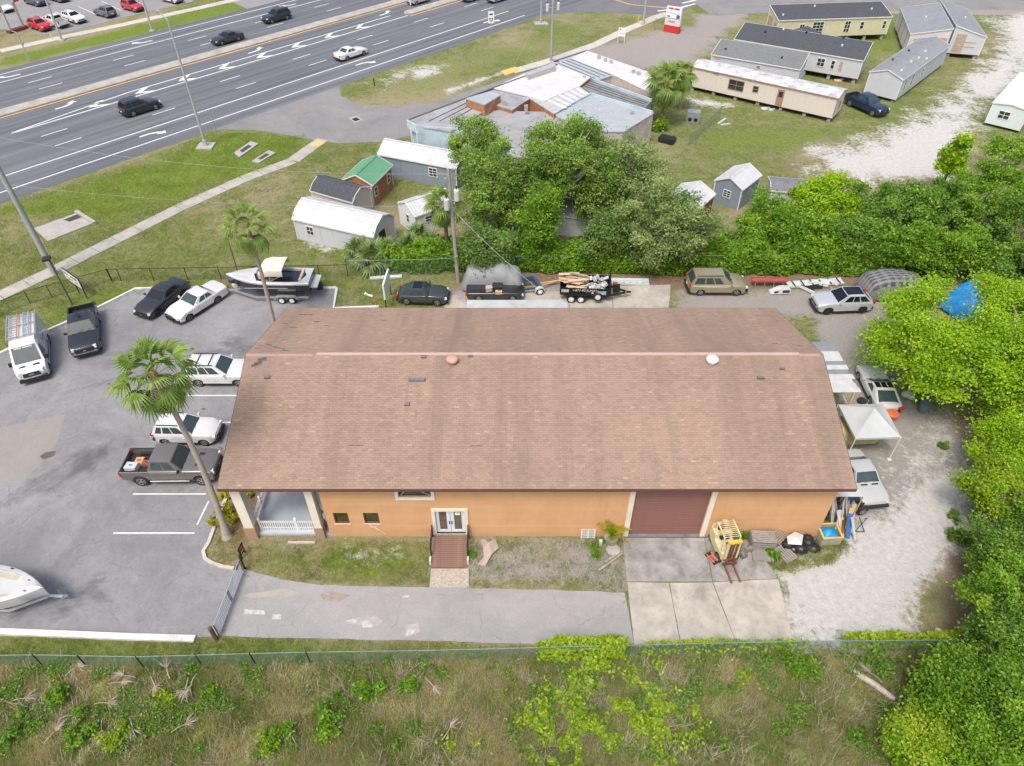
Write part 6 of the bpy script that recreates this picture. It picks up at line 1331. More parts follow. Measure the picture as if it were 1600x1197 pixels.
# local +x = forward (forks)
m = MB(); m.loft([[(x, y, z) for y, z in ((-.5 * w, .25), (.5 * w, .25), (.5 * w, h), (-.5 * w, h))] for x, w, h in ((-1.35, .85, .95), (-1.2, 1.0, 1.15), (-.5, 1.05, 1.2), (-.48, 1.05, .85), (.45, 1.05, .85), (.47, 1.05, .95), (.62, 1.0, .95))]); m.obj('body', FY, fk)
MB().box((-.95, 0, 1.22), (.7, .8, .12), 0, 0, .9).obj('engine_cover', FY, fk); MB().box((-.55, 0, 1.05), (.5, .55, .14)).obj('seat', BLK, fk); MB().box((-.82, 0, 1.35), (.12, .55, .5)).obj('backrest', BLK, fk)
MB().bar((.45, 0, .9), (.2, 0, 1.3), .06).obj('steering_column', BLK, fk); MB().tube([(.2, 0, 1.3), (.17, 0, 1.33)], .18, 12).obj('steering_wheel', BLK, fk)
for s in (-1, 1):
    MB().bar((.5, s * .48, .9), (.3, s * .46, 2.05), .07).obj('guard_post', FY, fk); MB().bar((-1.05, s * .45, 1.1), (-.75, s * .46, 2.05), .07).obj('guard_post', FY, fk); MB().bar((-.78, s * .46, 2.05), (.32, s * .46, 2.05), .07).obj('guard_rail', FY, fk)
    add_wheel(fk, .35, s * .50, .30, .22, 'steel'); add_wheel(fk, -1.0, s * .42, .24, .18, 'steel')
    MB().bar((.72, s * .32, .12), (.66, s * .32, 2.15), .11, .14).obj('mast', FY, fk); MB().bar((.80, s * .18, .2), (.74, s * .18, 2.05), .07, .10).obj('inner_mast', RUST, fk)
    MB().bar((.84, s * .25, .10), (1.95, s * .25, .05), .11, .045).obj('fork', RUST, fk); MB().box((.86, s * .25, .32), (.05, .12, .5)).obj('fork_back', RUST, fk)
gb = MB().box((0, 0, 0), (.03, .92, .04)).mesh('guard_bar', FY)
for k in range(9): link('guard_bar', gb, fk, (-.74 + k * .13, 0, 2.06))
MB().box((.70, 0, 2.12), (.18, .74, .16)).obj('mast_head', FYY, fk); MB().bar((.84, -.42, .30), (.84, .42, .30), .10, .14).obj('carriage', RUST, fk); MB().tube([(.76, 0, .25), (.70, 0, 1.9)], .05, 8).obj('lift_ram', RUST, fk)
MB().bar((.80, -.42, .6), (.80, .42, .6), .06, .08).obj('carriage', RUST, fk)
MB().box((-1.0, .2, 1.45), (.5, .3, .35)).obj('gas_tank', WOODN, fk)
p = G(1112, 873); t = T('floor_jack', 'faded red trolley jack beside the forklift', 'jack', (p.x, p.y, 0), R(-60)); JR = M('jack_red', (.50, .15, .10), .6); MB().bar((-.3, -.15, .12), (.35, -.15, .12), .07, .12).obj('frame', JR, t); MB().bar((-.3, .15, .12), (.35, .15, .12), .07, .12).obj('frame', JR, t); MB().bar((-.1, 0, .2), (.4, 0, .35), .14, .08).obj('arm', JR, t); 
for x in (-.3, .35): MB().tube([(x, -.2, .09), (x, .2, .09)], .09, 10).obj('wheel', BLK, t)
# ---- pallets, crates, heap by the wall
def pallet(lab, u, v, rz, z=0.0, tilt=0.0, mt=WOODG, n=7, wd=1.2, dp=1.0, group='old wooden pallets by the wall', loc=None):
    p = loc or G(u, v); t = T('pallet', lab, 'pallet', (p[0], p[1], z), rz, group); t.rotation_euler = (tilt, 0, rz)
    me = MB().box((0, 0, 0), (wd, dp / n * .7, .025)).mesh('slat', mt); mb_ = MB().box((0, 0, 0), (.09, dp, .09)).mesh('bearer', mt)
    for k in range(n): link('slat', me, t, (0, -dp / 2 + (k + .5) * dp / n, .13)); 
    for k in range(3): link('slat', me, t, (0, -dp / 2 + (.5 + k * (n - 1) / 2) * dp / n, .012)); link('bearer', mb_, t, ((k - 1) * (wd / 2 - .05), 0, .072))
    return t
pallet('grey pallet of close slats in front of the wire crate, lowest by the forklift', 1190, 868, R(-3), .02, 0, WOODG, 14, 1.15, .9)
pallet('split grey pallet lying askew beside the black heap', 1227, 866, R(-62), 0, .1, WOODG, 6, 1.1, .8)
pallet('weathered pallet leaning on the orange wall above the heap', 1216, 840, R(40), .35, .75, WOOD, 6, 1.1, .8)
def crate(lab, u, v, z, rz, d, mt, group):
    p = G(u, v); t = T('crate', lab, 'crate', (p.x, p.y, z), rz, group); x, y, h = d
    for s in (-1, 1):
        for k in range(4):
            MB().box((0, s * y / 2, .06 + k * h / 4), (x, .02, h / 4 * .75)).obj('slat', mt, t); MB().box((s * x / 2, 0, .06 + k * h / 4), (.02, y, h / 4 * .75)).obj('slat', mt, t)
    for k in range(7): MB().box((0, -y / 2 + (k + .5) * y / 7, h), (x, y / 7 * .82, .025)).obj('lid_board', mt, t)
    return t
crate('large grey slatted crate between the wall and the low pallet', 1188, 852, .0, R(-3), (1.35, .85, .85), WOODG, None)
p = G(1180, 842); tt = T('metal_locker', 'dark steel box lying against the wall behind the large grey crate', 'locker', (p.x, p.y + .25, 0)); MB().box((0, 0, .3), (.95, .45, .5)).obj('case', M('locker_grey', (.16, .165, .17), .6, .2, .2, 3), tt); MB().box((0, 0, .57), (1.0, .5, .05)).obj('lid', M('locker_grey'), tt)
p = G(1162, 862); tt = T('engine_block', 'greasy grey engine block heap between the forklift and the crate', 'engine', (p.x, p.y, 0)); m = MB(); EB = M('engine_grey', (.22, .20, .175), .8, .2, .4, 6)
for k in range(9): MB().box((rnd.uniform(-.3, .3), rnd.uniform(-.45, .45), rnd.uniform(.15, .6)), (rnd.uniform(.2, .45), rnd.uniform(.2, .45), rnd.uniform(.2, .4)), rnd.uniform(0, 1.5), 0, .85).obj('casting', EB, tt)
p = G(1245, 850); tt = T('rubbish_heap', 'heap of black bags with a white crumpled sheet against the orange wall', 'heap', (p.x, p.y, 0)); BAG = M('bag_black', (.018, .018, .02), .35, 0, .2, 3)
for k in range(9): MB().dome((rnd.uniform(-.7, .9), rnd.uniform(-.4, .3), 0), (rnd.uniform(.3, .5), rnd.uniform(.25, .4), rnd.uniform(.25, .55)), 8, 4).obj('bag', BAG, tt)
m = MB(); m.add([(-.75, -.35, .5), (0, -.45, .55), (.2, .1, .75), (-.2, .35, .72), (-.7, .1, .6), (-.25, -.1, .8)], [(0, 1, 5), (1, 2, 5), (2, 3, 5), (3, 4, 5), (4, 0, 5)]); m.obj('sheet', GEL, tt)
for k in range(5): MB().bar((.3 + .1 * k, -.5 + .12 * k, .05), (1.0 - .1 * k, .0 + .1 * k, .4), .05).obj('bar', BLK, tt)
# crate of blue tarpaulin
p = G(1292, 843); tt = T('skip_box', 'yellow rimmed grey bin full of bright blue tarpaulin at the wall corner', 'bin', (p.x, p.y + .1, 0), R(3)); BN = M('bin_grey', (.33, .32, .29), .8, 0, .2, 4)
for bx in ((0, -.5, .35, 1.15, .04, .7), (0, .5, .35, 1.15, .04, .7), (-.56, 0, .35, .04, .96, .7), (.56, 0, .35, .04, .96, .7)): MB().box(bx[:3], bx[3:]).obj('side', BN, tt)
for bx in ((0, -.5, .72, 1.2, .1, .05), (0, .5, .72, 1.2, .1, .05), (-.56, 0, .72, .1, .9, .05), (.56, 0, .72, .1, .9, .05)): MB().box(bx[:3], bx[3:]).obj('rim', FYY, tt)
p = tp(tt, 0, 0); o = T('blue_tarp', 'bright blue tarpaulin bundled in the grey bin', 'tarp', (p[0], p[1], .25)); 
m = MB(); vs, fs = [], []
for i in range(9):
    for j in range(9): vs.append((-.5 + i * .125, -.42 + j * .105, .2 + .3 * math.sin(math.pi * i / 8) * math.sin(math.pi * j / 8) + .22 * (fbm(np.array([i * .8]), np.array([j * .8 + 5]), 3)[0] - .5)))
m.add(vs, [(i * 9 + j, (i + 1) * 9 + j, (i + 1) * 9 + j + 1, i * 9 + j + 1) for i in range(8) for j in range(8)]); m.obj('cloth', M('blue_cyan_tarp', (.015, .27, .55), .45, 0, .25, 4, .2), o, smooth=50)
# leaning boards and pipes at the corner
bd = [('weathered grey plank', WOODG), ('blue painted board', M('board_blue', (.03, .13, .38), .6, 0, .3, 4)), ('pale grey board', M('board_pale', (.47, .48, .48), .8, 0, .2, 4)), ('yellow spirit level', FYY), ('raw timber board', WOODN), ('dark steel pipe', STEEL), ('rusty bar', RUST)]
q0 = G(1300, 835)
spots = ['nearest the bin', 'beside the yellow level', 'under the awning edge', 'behind the front row', 'next to the loose wheel', 'outermost from the wall']
kk = 0
for i in range(26):
    nm, mt = bd[(i * 3) % 7] if i % 4 else bd[2]
    x = q0.x + .05 + (i % 9) * .15 + rnd.uniform(-.08, .08); y = q0.y + rnd.uniform(-.55, .35) + (i // 9) * .75; L = rnd.uniform(1.3, 2.5)
    t = tag(MB().box((0, 0, L / 2), (rnd.uniform(.08, .26) if 'pipe' not in nm and 'bar' not in nm and 'level' not in nm else .09, .04, L)).obj('leaning_board', mt, None, (x, y, .02)), nm + ' leaning ' + ('front', 'middle', 'back')[i // 9] + ' row of the corner stack, ' + ('first', 'second', 'third', 'fourth', 'fifth', 'sixth', 'seventh', 'eighth', 'ninth')[i % 9] + ' from the bin', 'board', 'boards stacked at the right front corner')
    t.rotation_euler = (rnd.uniform(-.62, -.25), rnd.uniform(-.3, .15), rnd.uniform(-.2, .2))
for i, (u, v, mt, lab) in enumerate(((1300, 800, M('drum_blue', (.02, .12, .27), .5), 'blue plastic drum in the shade of the corner awning'), (1312, 790, M('drum_dark', (.03, .035, .05), .6), 'dark drum behind the blue drum under the corner awning'), (1324, 783, M('drum_blue'), 'second blue drum beside the wheel under the corner awning'))):
    p = G(u, v); t = T('drum', lab, 'drum', (max(p.x, wx1 + .45), p.y, 0), 0, 'drums under the corner awning'); MB().tube([(0, 0, 0), (0, 0, .3), (0, 0, .6), (0, 0, .9)], [.27, .3, .3, .27], 14).obj('drum', mt, t); MB().tube([(0, 0, .9), (0, 0, .93)], [.2, .2], 12).obj('lid', BLK, t)
p = G(1344, 803); t = T('loose_wheel', 'loose grey wheel standing by the stripped sedan', 'wheel', (p.x, p.y, 0), R(15)); add_wheel(t, 0, 0, .34, .24, 'alloy'); t2 = T('loose_wheel', 'loose wheel half hidden behind the grey wheel by the stripped sedan', 'wheel', (p.x + .25, p.y + .45, 0), R(20)); add_wheel(t2, 0, 0, .34, .24, 'steel')
p = G(1342, 826); t = T('folding_stand', 'bent dark metal stand on the white gravel by the corner', 'stand', (p.x, p.y, 0)); 
for a, b in (((-.3, -.2, 0), (.3, .2, .75)), ((.25, -.2, 0), (-.1, .3, .7)), ((-.3, -.2, 0), (.25, -.25, .05)), ((.3, .2, .75), (.4, .5, .3))): MB().bar(a, b, .035).obj('bar', STEEL, t)
# ---- left part of the front wall: potted palm pot, block, crate lid, sign boards
p = G(919, 848); t = T('vent_grate', 'white framed louvred grate standing against the orange wall', 'grate', (p.x, YF - .16, .02)); t.rotation_euler = (R(-8), 0, 0)
for x in (-.38, 0, .38): MB().box((x, 0, .36), (.07, .05, .72)).obj('stile', WHITE, t)
for k in range(6): MB().box((0, .01, .04 + k * .13), (.76, .04, .05)).obj('slat', M('slat_grey', (.5, .49, .47), .8), t)
p = G(938, 851); o = tag(link('concrete_block', cbm, None, (p.x, p.y, .2)), 'single hollow concrete block standing beside the plant pot', 'block'); o.rotation_euler = (R(90), R(90), 0)
p = G(954, 848); pot = T('plant_pot', 'big grey earthen pot holding the small palm by the roller door', 'pot', (p.x, p.y, 0)); MB().tube([(0, 0, 0), (0, 0, .3), (0, 0, .52), (0, 0, .58)], [.26, .36, .40, .42], 16).obj('pot', M('pot_grey', (.32, .29, .26), .9, 0, .2, 4), pot); MB().tube([(0, 0, .5), (0, 0, .54)], .37, 14).obj('soil', M('soil', (.06, .05, .04), .95), pot)
p = G(958, 860); t = T('stepping_stone', 'cracked grey slab lying in front of the plant pot', 'stone', (p.x, p.y, 0)); MB().tube([(0, 0, 0), (0, 0, .09)], .42, 9).obj('slab', CONC, t)
for i, (a, b, mt) in enumerate((((935, 893), (972, 866), WOOD), ((945, 880), (962, 868), WOODG))):
    P, Q = G(*a), G(*b); tag(MB().bar(P + Vector((0, 0, .06)), Q + Vector((0, 0, .06)), .13, .09).obj('timber', mt), ('longer', 'shorter')[i] + ' old timber lying on the gravel by the plant pot', 'timber')
P, Q = G(450, 849), G(493, 849); tag(MB().bar(P + Vector((0, 0, .07)), Q + Vector((0, 0, .07)), .16, .11).obj('fence_post', M('post_pinkgrey', (.42, .36, .33), .9, 0, .15, 4)), 'loose pale post lying on the grass in front of the porch', 'post')
p = G(759, 863); ct = tag(MB().add([(-.45, -.85, .05), (0, -1.0, .12), (.35, -.3, .25), (.75, .2, .15), (.55, .75, .22), (.15, .45, .38), (-.1, .9, .1), (-.35, .7, .18), (-.15, .1, .3), (-.1, -.4, .16)], [(0, 1, 9), (1, 2, 9), (2, 8, 9), (2, 5, 8), (2, 3, 5), (3, 4, 5), (5, 6, 8), (6, 7, 8)]).obj('cardboard', M('cardboard', (.36, .30, .255), .9, 0, .15, 3), None, (p.x, p.y, 0)), 'crumpled tan cardboard sheet lying on the gravel right of the ramp', 'cardboard')
sl_ = ct.modifiers.new('thick', 'SOLIDIFY'); sl_.thickness = .02
# ================================================================ FENCES, GATE, SIGNS, POLES, CABLES
def chain_fence(name, label, px, h, postm, wirem, posts, group=None, ext=False, ww=.0055):
    P = [Vector(p) for p in GP(px)]; t = T(name, label, 'fence', (0, 0, 0), 0, group); wm = MB()
    for a, b in zip(P, P[1:]):
        L = (b - a).length; d = (b - a) / L; A = Vector((a.x, a.y, 0)); D = Vector((d.x, d.y, 0)); Nn = Vector((-d.y, d.x, 0)) * .004
        MB().tube([A + Vector((0, 0, h)), A + D * L + Vector((0, 0, h))], .024, 6).obj('top_rail', wirem if ext else postm, t)
        MB().tube([A + Vector((0, 0, .04)), A + D * L + Vector((0, 0, .04))], .008, 4).obj('tension_wire', wirem, t)
        n = int((L + h) / .13)
        for k in range(n):
            for sg in (1, -1):
                s0, s1 = k * .13 - h, k * .13; z0, z1 = (0, h) if sg > 0 else (h, 0)
                if s0 < 0: z0 = z0 + (z1 - z0) * (-s0 / h); s0 = 0
                if s1 > L: z1 = z0 + (z1 - z0) * ((L - s0) / (s1 - s0)) if s1 > s0 else z1; s1 = L
                if s1 - s0 < .05: continue
                p, q = A + D * s0 + Vector((0, 0, z0)), A + D * s1 + Vector((0, 0, z1)); w_ = (D * ww * sg + Vector((0, 0, -ww)))
                wm.add([p - w_, p + w_, q + w_, q - w_], [(0, 1, 2, 3)])
    tag(wm.obj('chain_link', wirem, t), kind='stuff')
    for u, v, r_, m_ in posts:
        p = G(u, v); MB().tube([(p.x, p.y, -.1), (p.x, p.y, h + .03), (p.x, p.y, h + .08)], [r_, r_, r_ * .4], 8).obj('post', m_, t)
    return t
FPB = M('fence_black', (.012, .013, .014), .5, .2); FPG = M('fence_green_pipe', (.20, .29, .26), .5, .3); WIRE = M('fence_wire_green', (.13, .25, .19), .6, .2); WIREB = M('fence_wire_black', (.02, .02, .02), .6)
FPS = M('fence_steel_blue', (.28, .34, .38), .5, .4)
chain_fence('chain_link_fence', 'chain link fence with black then green posts along the weedy front field', [(-130, 1043), (67, 1040), (225, 1043), (400, 1038), (485, 1036), (683, 1033), (900, 1027), (1242, 1019), (1491, 1017)], 1.15, FPG, WIRE,
    [(u, v, .035, FPB) for u, v in ((-60, 1042), (67, 1040), (136, 1042), (225, 1043), (316, 1040), (399, 1038), (485, 1036))] + [(u, v, .03, FPG) for u, v in ((577, 1034), (683, 1033), (776, 1030), (870, 1028), (965, 1026), (1060, 1023), (1150, 1021))] + [(u, v, .03, FPS) for u, v in ((1242, 1019), (1324, 1018.5), (1410, 1018), (1491, 1017))])
chain_fence('chain_link_fence', 'steel blue chain link fence running up the right side under the bushes', [(1493, 1017), (1530, 930), (1580, 850)], 1.2, FPS, FPS, [(1511, 975, .03, FPS), (1530, 930, .03, FPS), (1556, 888, .03, FPS)])
chain_fence('chain_link_fence', 'black post fence on the grass between the parking lot and the road', [(-90, 530), (0, 494), (48, 474), (110, 457), (175, 439), (346, 436), (544, 432)], 1.2, FPB, WIREB,
    [(u, v, .03, FPB) for u, v in ((0, 494), (48, 474), (82, 465), (190, 439), (241, 438.5), (294, 437), (346, 436), (400, 435), (450, 434), (500, 433), (544, 432))] + [(175, 439, .06, FPB)], ww=.002)
chain_fence('chain_link_fence', 'grey green chain link fence under the vines behind the building', [(546, 432), (666, 430), (760, 425), (1390, 423)], 1.6, FPG, M('fence_wire_dull', (.10, .13, .11), .6, .2), [(u, v, .03, FPG) for u, v in ((605, 431), (666, 430), (730, 427), (790, 425))], ww=.0028)
chain_fence('chain_link_fence', 'short sagging chain link fence on the back grass by the palms', [(1075, 228), (1100, 206), (1124, 184)], 1.3, FPG, FPS, [(1075, 228, .03, FPG), (1100, 206, .03, FPG), (1124, 184, .03, FPG)])
# tubular swing gate across the driveway
A, B = G(343, 994), G(381, 893); d = B - A; L = d.length
gt = T('swing_gate', 'grey tubular steel swing gate closed across the driveway', 'gate', (A.x, A.y, 0), math.atan2(d.y, d.x)); GT = M('gate_steel', (.40, .44, .48), .5, .4, .1, 3)
for k in range(6): MB().tube([(0, 0, .12 + k * .2), (L, 0, .12 + k * .2)], .034 if k in (0, 5) else .028, 6).obj('bar', GT, gt)
for x in (0, L * .5, L * .53, L): MB().tube([(x, 0, .1), (x, 0, 1.13)], .028, 6).obj('stile', STEEL, gt)
MB().bar((L, 0, 1.1), (L - .5, 0, .95), .05).obj('brace', STEEL, gt)
tag(MB().tube([(0, 0, 0), (0, 0, 1.2), (0, 0, 1.25)], [.11, .11, .05], 10).obj('gate_post', M('post_brown', (.13, .075, .045), .9, 0, .3, 5), None, G(338, 999)), 'short brown wooden gate post at the near end of the swing gate', 'post')
tag(MB().tube([(0, 0, 0), (0, 0, 1.3), (0, 0, 1.36)], [.06, .06, .02], 8).obj('gate_post', STEEL, None, G(383, 889)), 'dark steel gate post at the far end of the swing gate', 'post')
def board_sign(name, label, tl, tr, zt, zb, th, mats, legs, marks, cat='sign', legh=None):
    """upright board whose top edge is seen from tl to tr at height zt"""
    a, b = G(*tl, zt), G(*tr, zt); d = (b - a); L = d.length; t = T(name, label, cat, (a.x, a.y, 0), math.atan2(d.y, d.x))
    bd_ = MB().box((L / 2, 0, (zt + zb) / 2), (L, th, zt - zb)).obj('board', mats[0], t)
    if mats[1]:
        for s in (-1, 1): MB().box((L / 2, s * (th / 2 + .004), (zt + zb) / 2), (L - .1, .008, zt - zb - .1)).obj('face', mats[1], t)
    for x in legs: MB().box((x * L, 0, (zb if legh is None else legh) / 2), (.07, .07, zb if legh is None else legh)).obj('leg', mats[2], t)
    for s in (-1, 1):
        for x, z, w_, h_, m_ in marks: MB().box((x * L, s * (th / 2 + .012), zb + z * (zt - zb)), (w_ * L, .008, h_ * (zt - zb))).obj('lettering', m_, bd_)
    return t
DK = M('sign_ink', (.05, .05, .06), .7); OR = M('sign_orange', (.55, .17, .05), .6); WH = M('sign_face_white', (.76, .76, .77), .6, 0, .04, 1, 0, .1); RD = M('sign_red', (.50, .035, .035), .5, 0, .05, 1); BLS = M('sign_blue', (.06, .09, .36), .6)
board_sign('yard_sign', 'black framed white sign beside the pavement and the dark lamp pole', (96, 418), (122, 436), 2.0, .95, .09, (BLK, WH, BLK), (.5, .97), [(.1 + .1 * k, .68, .07, .2, DK) for k in range(8) if k != 3] + [(.14 + .09 * k, .32, .055, .15, DK) for k in range(8) if k != 5])
board_sign('yard_sign', 'small black sign with orange and white writing on the verge by the gate', (371, 859), (377, 847), .95, .25, .04, (BLK, None, STEEL), (.1, .9), [(.5, .75, .6, .10, OR), (.5, .5, .7, .12, RD), (.5, .28, .6, .08, WH)])
board_sign('double_sign', 'tall white sign board seen nearly edge on beside the dark grey coupe', (598, 446), (606, 420), 2.5, 1.1, .12, (WH, None, STEEL), (.04, .96), [])
board_sign('sale_sign', 'small white post sign beside the pavement near the gravel drive', (967, 43), (978, 44), 2.2, 1.0, .06, (WH, None, WHITE), (.03, .97), [(.25, .8, .2, .12, DK), (.55, .35, .7, .08, M('ink_pale', (.35, .42, .44), .7))])
# red and white lot sign
a, b = G(1043, 9, 3.6), G(1067, 13, 3.6); d = b - a; L = d.length; t = T('lot_sign', 'red and white roadside sign with a red base on the grass island', 'sign', (a.x, a.y, 0), math.atan2(d.y, d.x))
MB().box((L / 2, 0, .5), (L, .7, 1.0)).obj('base', RD, t); fb_ = MB().box((L / 2, 0, 2.3), (L * .98, .5, 2.6)).obj('board', WH, t)
for s in (-1, 1):
    for z, h, x, w_, m_ in ((3.42, .22, .30, .30, RD), (3.40, .22, .68, .34, RD), (2.85, .32, .5, .8, M('sign_cyan', (.52, .68, .74), .6)), (2.35, .5, .82, .22, BLS), (2.28, .16, .2, .2, DK), (2.0, .06, .5, .95, DK), (1.55, .22, .44, .42, M('sign_grey', (.32, .26, .28), .6))): MB().box((x * L, s * .262, z), (w_ * L, .02, h)).obj('lettering', m_, fb_)
    MB().box((L / 2, s * .258, 1.45), (L * .94, .012, .85)).obj('panel', M('sign_pale', (.58, .56, .55), .6), fb_)
MB().bar((-1.6, 0, 0), (-1.6, 0, 1.6), .12).obj('stub_post', WOOD, t)
# store sign in the far corner
a = G(28, 48); t = T('store_sign', 'tall white and red store sign on two posts at the far left corner', 'sign', (a.x, a.y, 0), R(62)); TANP = M('post_tan', (.46, .41, .32), .8)
for x in (-1.1, 1.1): MB().box((x, 0, 2.2), (.28, .28, 4.4)).obj('post', TANP, t)
for k in range(6): MB().box((-.4, 0, 4.2 + .72 * k), (3.0, .5, .68)).obj('panel', WH, t)
MB().box((1.55, 0, 6.2), (.85, .6, 4.7)).obj('stripe', RD, t)
for k in range(5): MB().box((-.4, -.255, 4.56 + .72 * k), (3.0, .02, .05)).obj('joint', M('sign_grey'), t)
MB().box((0, 0, .2), (3.2, .9, .4)).obj('planter', M('brick_maroon', (.16, .05, .045), .9), t)
# road signs on posts
def post_sign(name, label, u, v, w_, h_, zc, mt, face=None, rz=0.0):
    p = G(u, v); t = T(name, label, 'sign', (p.x, p.y, 0), rz); MB().box((0, 0, (zc) / 2), (.06, .06, zc)).obj('post', GALV, t); f = MB().box((0, -.05, zc), (w_, .03, h_)).obj('plate', mt, t)
    for x, z, a_, b_ in (face or []): MB().box((x * w_, -.068, zc + z * h_), (a_ * w_, .006, b_ * h_)).obj('lettering', DK, f)
    return t
post_sign('road_sign', 'white rectangular road sign on a post at the highway edge', 768, 60, .9, 1.7, 3.0, WH, [(-.0, .25, .6, .12), (-.2, -.12, .25, .14), (.2, -.12, .25, .14), (0, -.3, .5, .08)], R(10))
post_sign('road_sign', 'slim white marker sign beside the tall lamp post foot', 341, 216, .5, 1.0, 2.9, M('sign_back', (.55, .57, .58), .5, .3), None, R(60))
post_sign('road_sign', 'thin white delineator post on the traffic separator nose', 642, 17, .22, .5, 1.2, WH, None, R(30))
for u, v, lab in ((585, 134, 'short black marker post on the grass tip at the highway edge'), (82, 62, 'pale green marker post at the edge of the far pavement'), (326, 3, 'yellow stub post at the end of the far pavement'), (997, 36, 'yellow guy guard beside the pale lamp post')):
    p = G(u, v); tag(MB().tube([(0, 0, 0), (0, 0, .9), (0, 0, 1.0)], [.07, .07, .03], 8).obj('marker_post', {585: BLK, 82: M('marker_green', (.50, .58, .52), .6)}.get(u, M('marker_yellow', (.65, .48, .04), .6)), None, p), lab, 'post')
p = G(589, 479); t = T('traffic_delineator', 'leaning orange traffic delineator with a white top by the kerb end', 'delineator', (p.x, p.y, 0)); MB().tube([(0, 0, 0), (-.08, 0, .6), (-.22, .05, 1.0)], .06, 8).obj('tube', OR, t); MB().tube([(0, 0, 0), (0, 0, .06)], .22, 10).obj('foot', OR, t); MB().tube([(-.22, .05, 1.0), (-.6, .1, 1.1), (-.8, .05, 1.3)], [.07, .09, .12], 8).obj('top', WH, t)
# poles
PWOOD = M('pole_wood', (.31, .28, .24), .9, 0, .15, 1.5, .1, .1); PGREY = M('pole_greygreen', (.33, .355, .33), .8, 0, .12, 1, .05, .2); ALU = M('pole_aluminium', (.48, .50, .51), .45, .4, .05, 1)
def at_h(base, u, v):
    """height above `base` (ground pixel) that shows at image row v"""
    p = G(*base); lo, hi = 0, 25
    for _ in range(40):
        z = (lo + hi) / 2; dep = p.y * _c - (z - CAM_H) * _s; vv = 598.5 - CAM_F * (p.y * _s + (z - CAM_H) * _c) / dep
        lo, hi = (z, hi) if vv > v else (lo, z)
    return z
def pole(name, label, base, r0, r1, h, mt, cat, lean=(0, 0)):
    p = G(*base); t = T(name, label, cat, (p.x, p.y, 0)); MB().tube([(0, 0, -.1), (lean[0] * .5, lean[1] * .5, h * .5), (lean[0], lean[1], h)], [r0, (r0 + r1) / 2, r1], 10).obj('pole', mt, t, smooth=50); return t
def transformer(t, x, y, z, mt=GALV):
    c = MB().tube([(x, y, z - .45), (x, y, z + .42), (x, y, z + .5)], [.22, .22, .16], 12).obj('transformer', M('transformer_grey', (.55, .58, .60), .5, .1, .05, 2, 0, .1), t); MB().tube([(x, y, z + .5), (x, y, z + .75)], .06, 6).obj('bushing', STEEL, c)
PC = pole('utility_pole', 'weathered wooden utility pole with two grey transformers at the hedge', (716, 441), .17, .12, 10.3, PWOOD, 'utility pole', (-.25, .2))
transformer(PC, -.50, -.35, 7.6); transformer(PC, .32, -.2, 8.3); MB().bar((-.25, .2, 9.8), (-1.2, .2, 9.9), .08).obj('cross_arm', PWOOD, PC); MB().box((-.5, .0, 9.5), (.2, .2, .25)).obj('insulator', GALV, PC)
PL = pole('utility_pole', 'grey green utility pole rising past the left edge of the photo', (86, 428), .26, .17, 13.5, PGREY, 'utility pole', (-.2, 0)); MB().bar((-1.2, 0, 12.6), (1.0, 0, 12.6), .12).obj('cross_arm', PWOOD, PL); 
MB().box((-.2, -.3, 12.0), (.5, .4, .5)).obj('switch_box', GALV, PL)
hp = at_h((113, 476), 78, 402); t = pole('lot_lamp', 'thin dark parking lot lamp pole behind the black pickup', (113, 476), .07, .05, hp, M('pole_dark', (.10, .085, .07), .7), 'lamp post'); MB().box((0, -.2, hp), (.55, .6, .16), R(20)).obj('lamp_head', BLK, t)
t = pole('lamp_post', 'thin dark post standing on the grass between the boat and palm', (375, 436), .05, .04, 4.2, M('pole_dark'), 'post')
h1 = at_h((322, 228), 270, 30); t = pole('street_lamp', 'tall pale street lamp on a square concrete foot at the grass edge', (322, 229), .16, .09, h1, ALU, 'street lamp'); MB().prism([(-.9, -.9), (.9, -.9), (.9, .9), (-.9, .9)], -.1, .14).obj('foot', CONC, t); MB().bar((0, 0, h1), (-1.3, 1.5, h1 + .3), .08).obj('arm', ALU, t); MB().box((-1.5, 1.75, h1 + .3), (.75, .35, .16), R(130)).obj('lamp_head', GALV, t)
MB().tube([(0, 0, .14), (0, 0, .8)], .26, 10).obj('base_cover', ALU, t)
for (u, v), h, lab in (((97, 63), 11.5, 'tall pale lamp post behind the far pavement beside the red hatchback'), ((238, 48), 11.5, 'pale lamp post on the far verge by the crimson crossover'), ((845, 37), 12, 'pale lamp post on a diamond concrete foot on the near verge'), ((1005, 38), 12, 'pale pole beside the near pavement left of the lot sign')):
    t = pole('street_lamp', lab, (u, v), .17, .09, h, ALU, 'street lamp'); MB().prism([(-1.0, -.9), (1.2, -.7), (.9, .9), (-1.1, .7)] if u == 845 else [(-.4, -.4), (.4, -.4), (.4, .4), (-.4, .4)], -.1, .12).obj('foot', CONC, t); MB().bar((0, 0, h), (-1.5, 1.5, h + .3), .08).obj('arm', ALU, t); MB().box((-1.7, 1.7, h + .3), (.75, .35, .16), R(130)).obj('lamp_head', GALV, t)
t = pole('utility_pole', 'wooden utility pole with two pale transformers by the motel roof corner', (861, 96), .18, .13, 13, PGREY, 'utility pole'); z_ = at_h((861, 96), 860, 12); transformer(t, -.75, 0, z_); transformer(t, .75, .3, z_ + .1); MB().bar((-.75, 0, z_), (.75, .3, z_), .08).obj('cross_arm', GALV, t)
h4 = at_h((46, 95), 27, 50); t = pole('signal_post', 'short pale post with a small arm on the far verge at the left', (46, 96), .08, .06, h4, ALU, 'post'); MB().bar((0, 0, h4), (-.9, .4, h4 + .1), .08).obj('arm', ALU, t); MB().box((.1, 0, h4 * .62), (.3, .2, .4)).obj('cabinet', GALV, t)
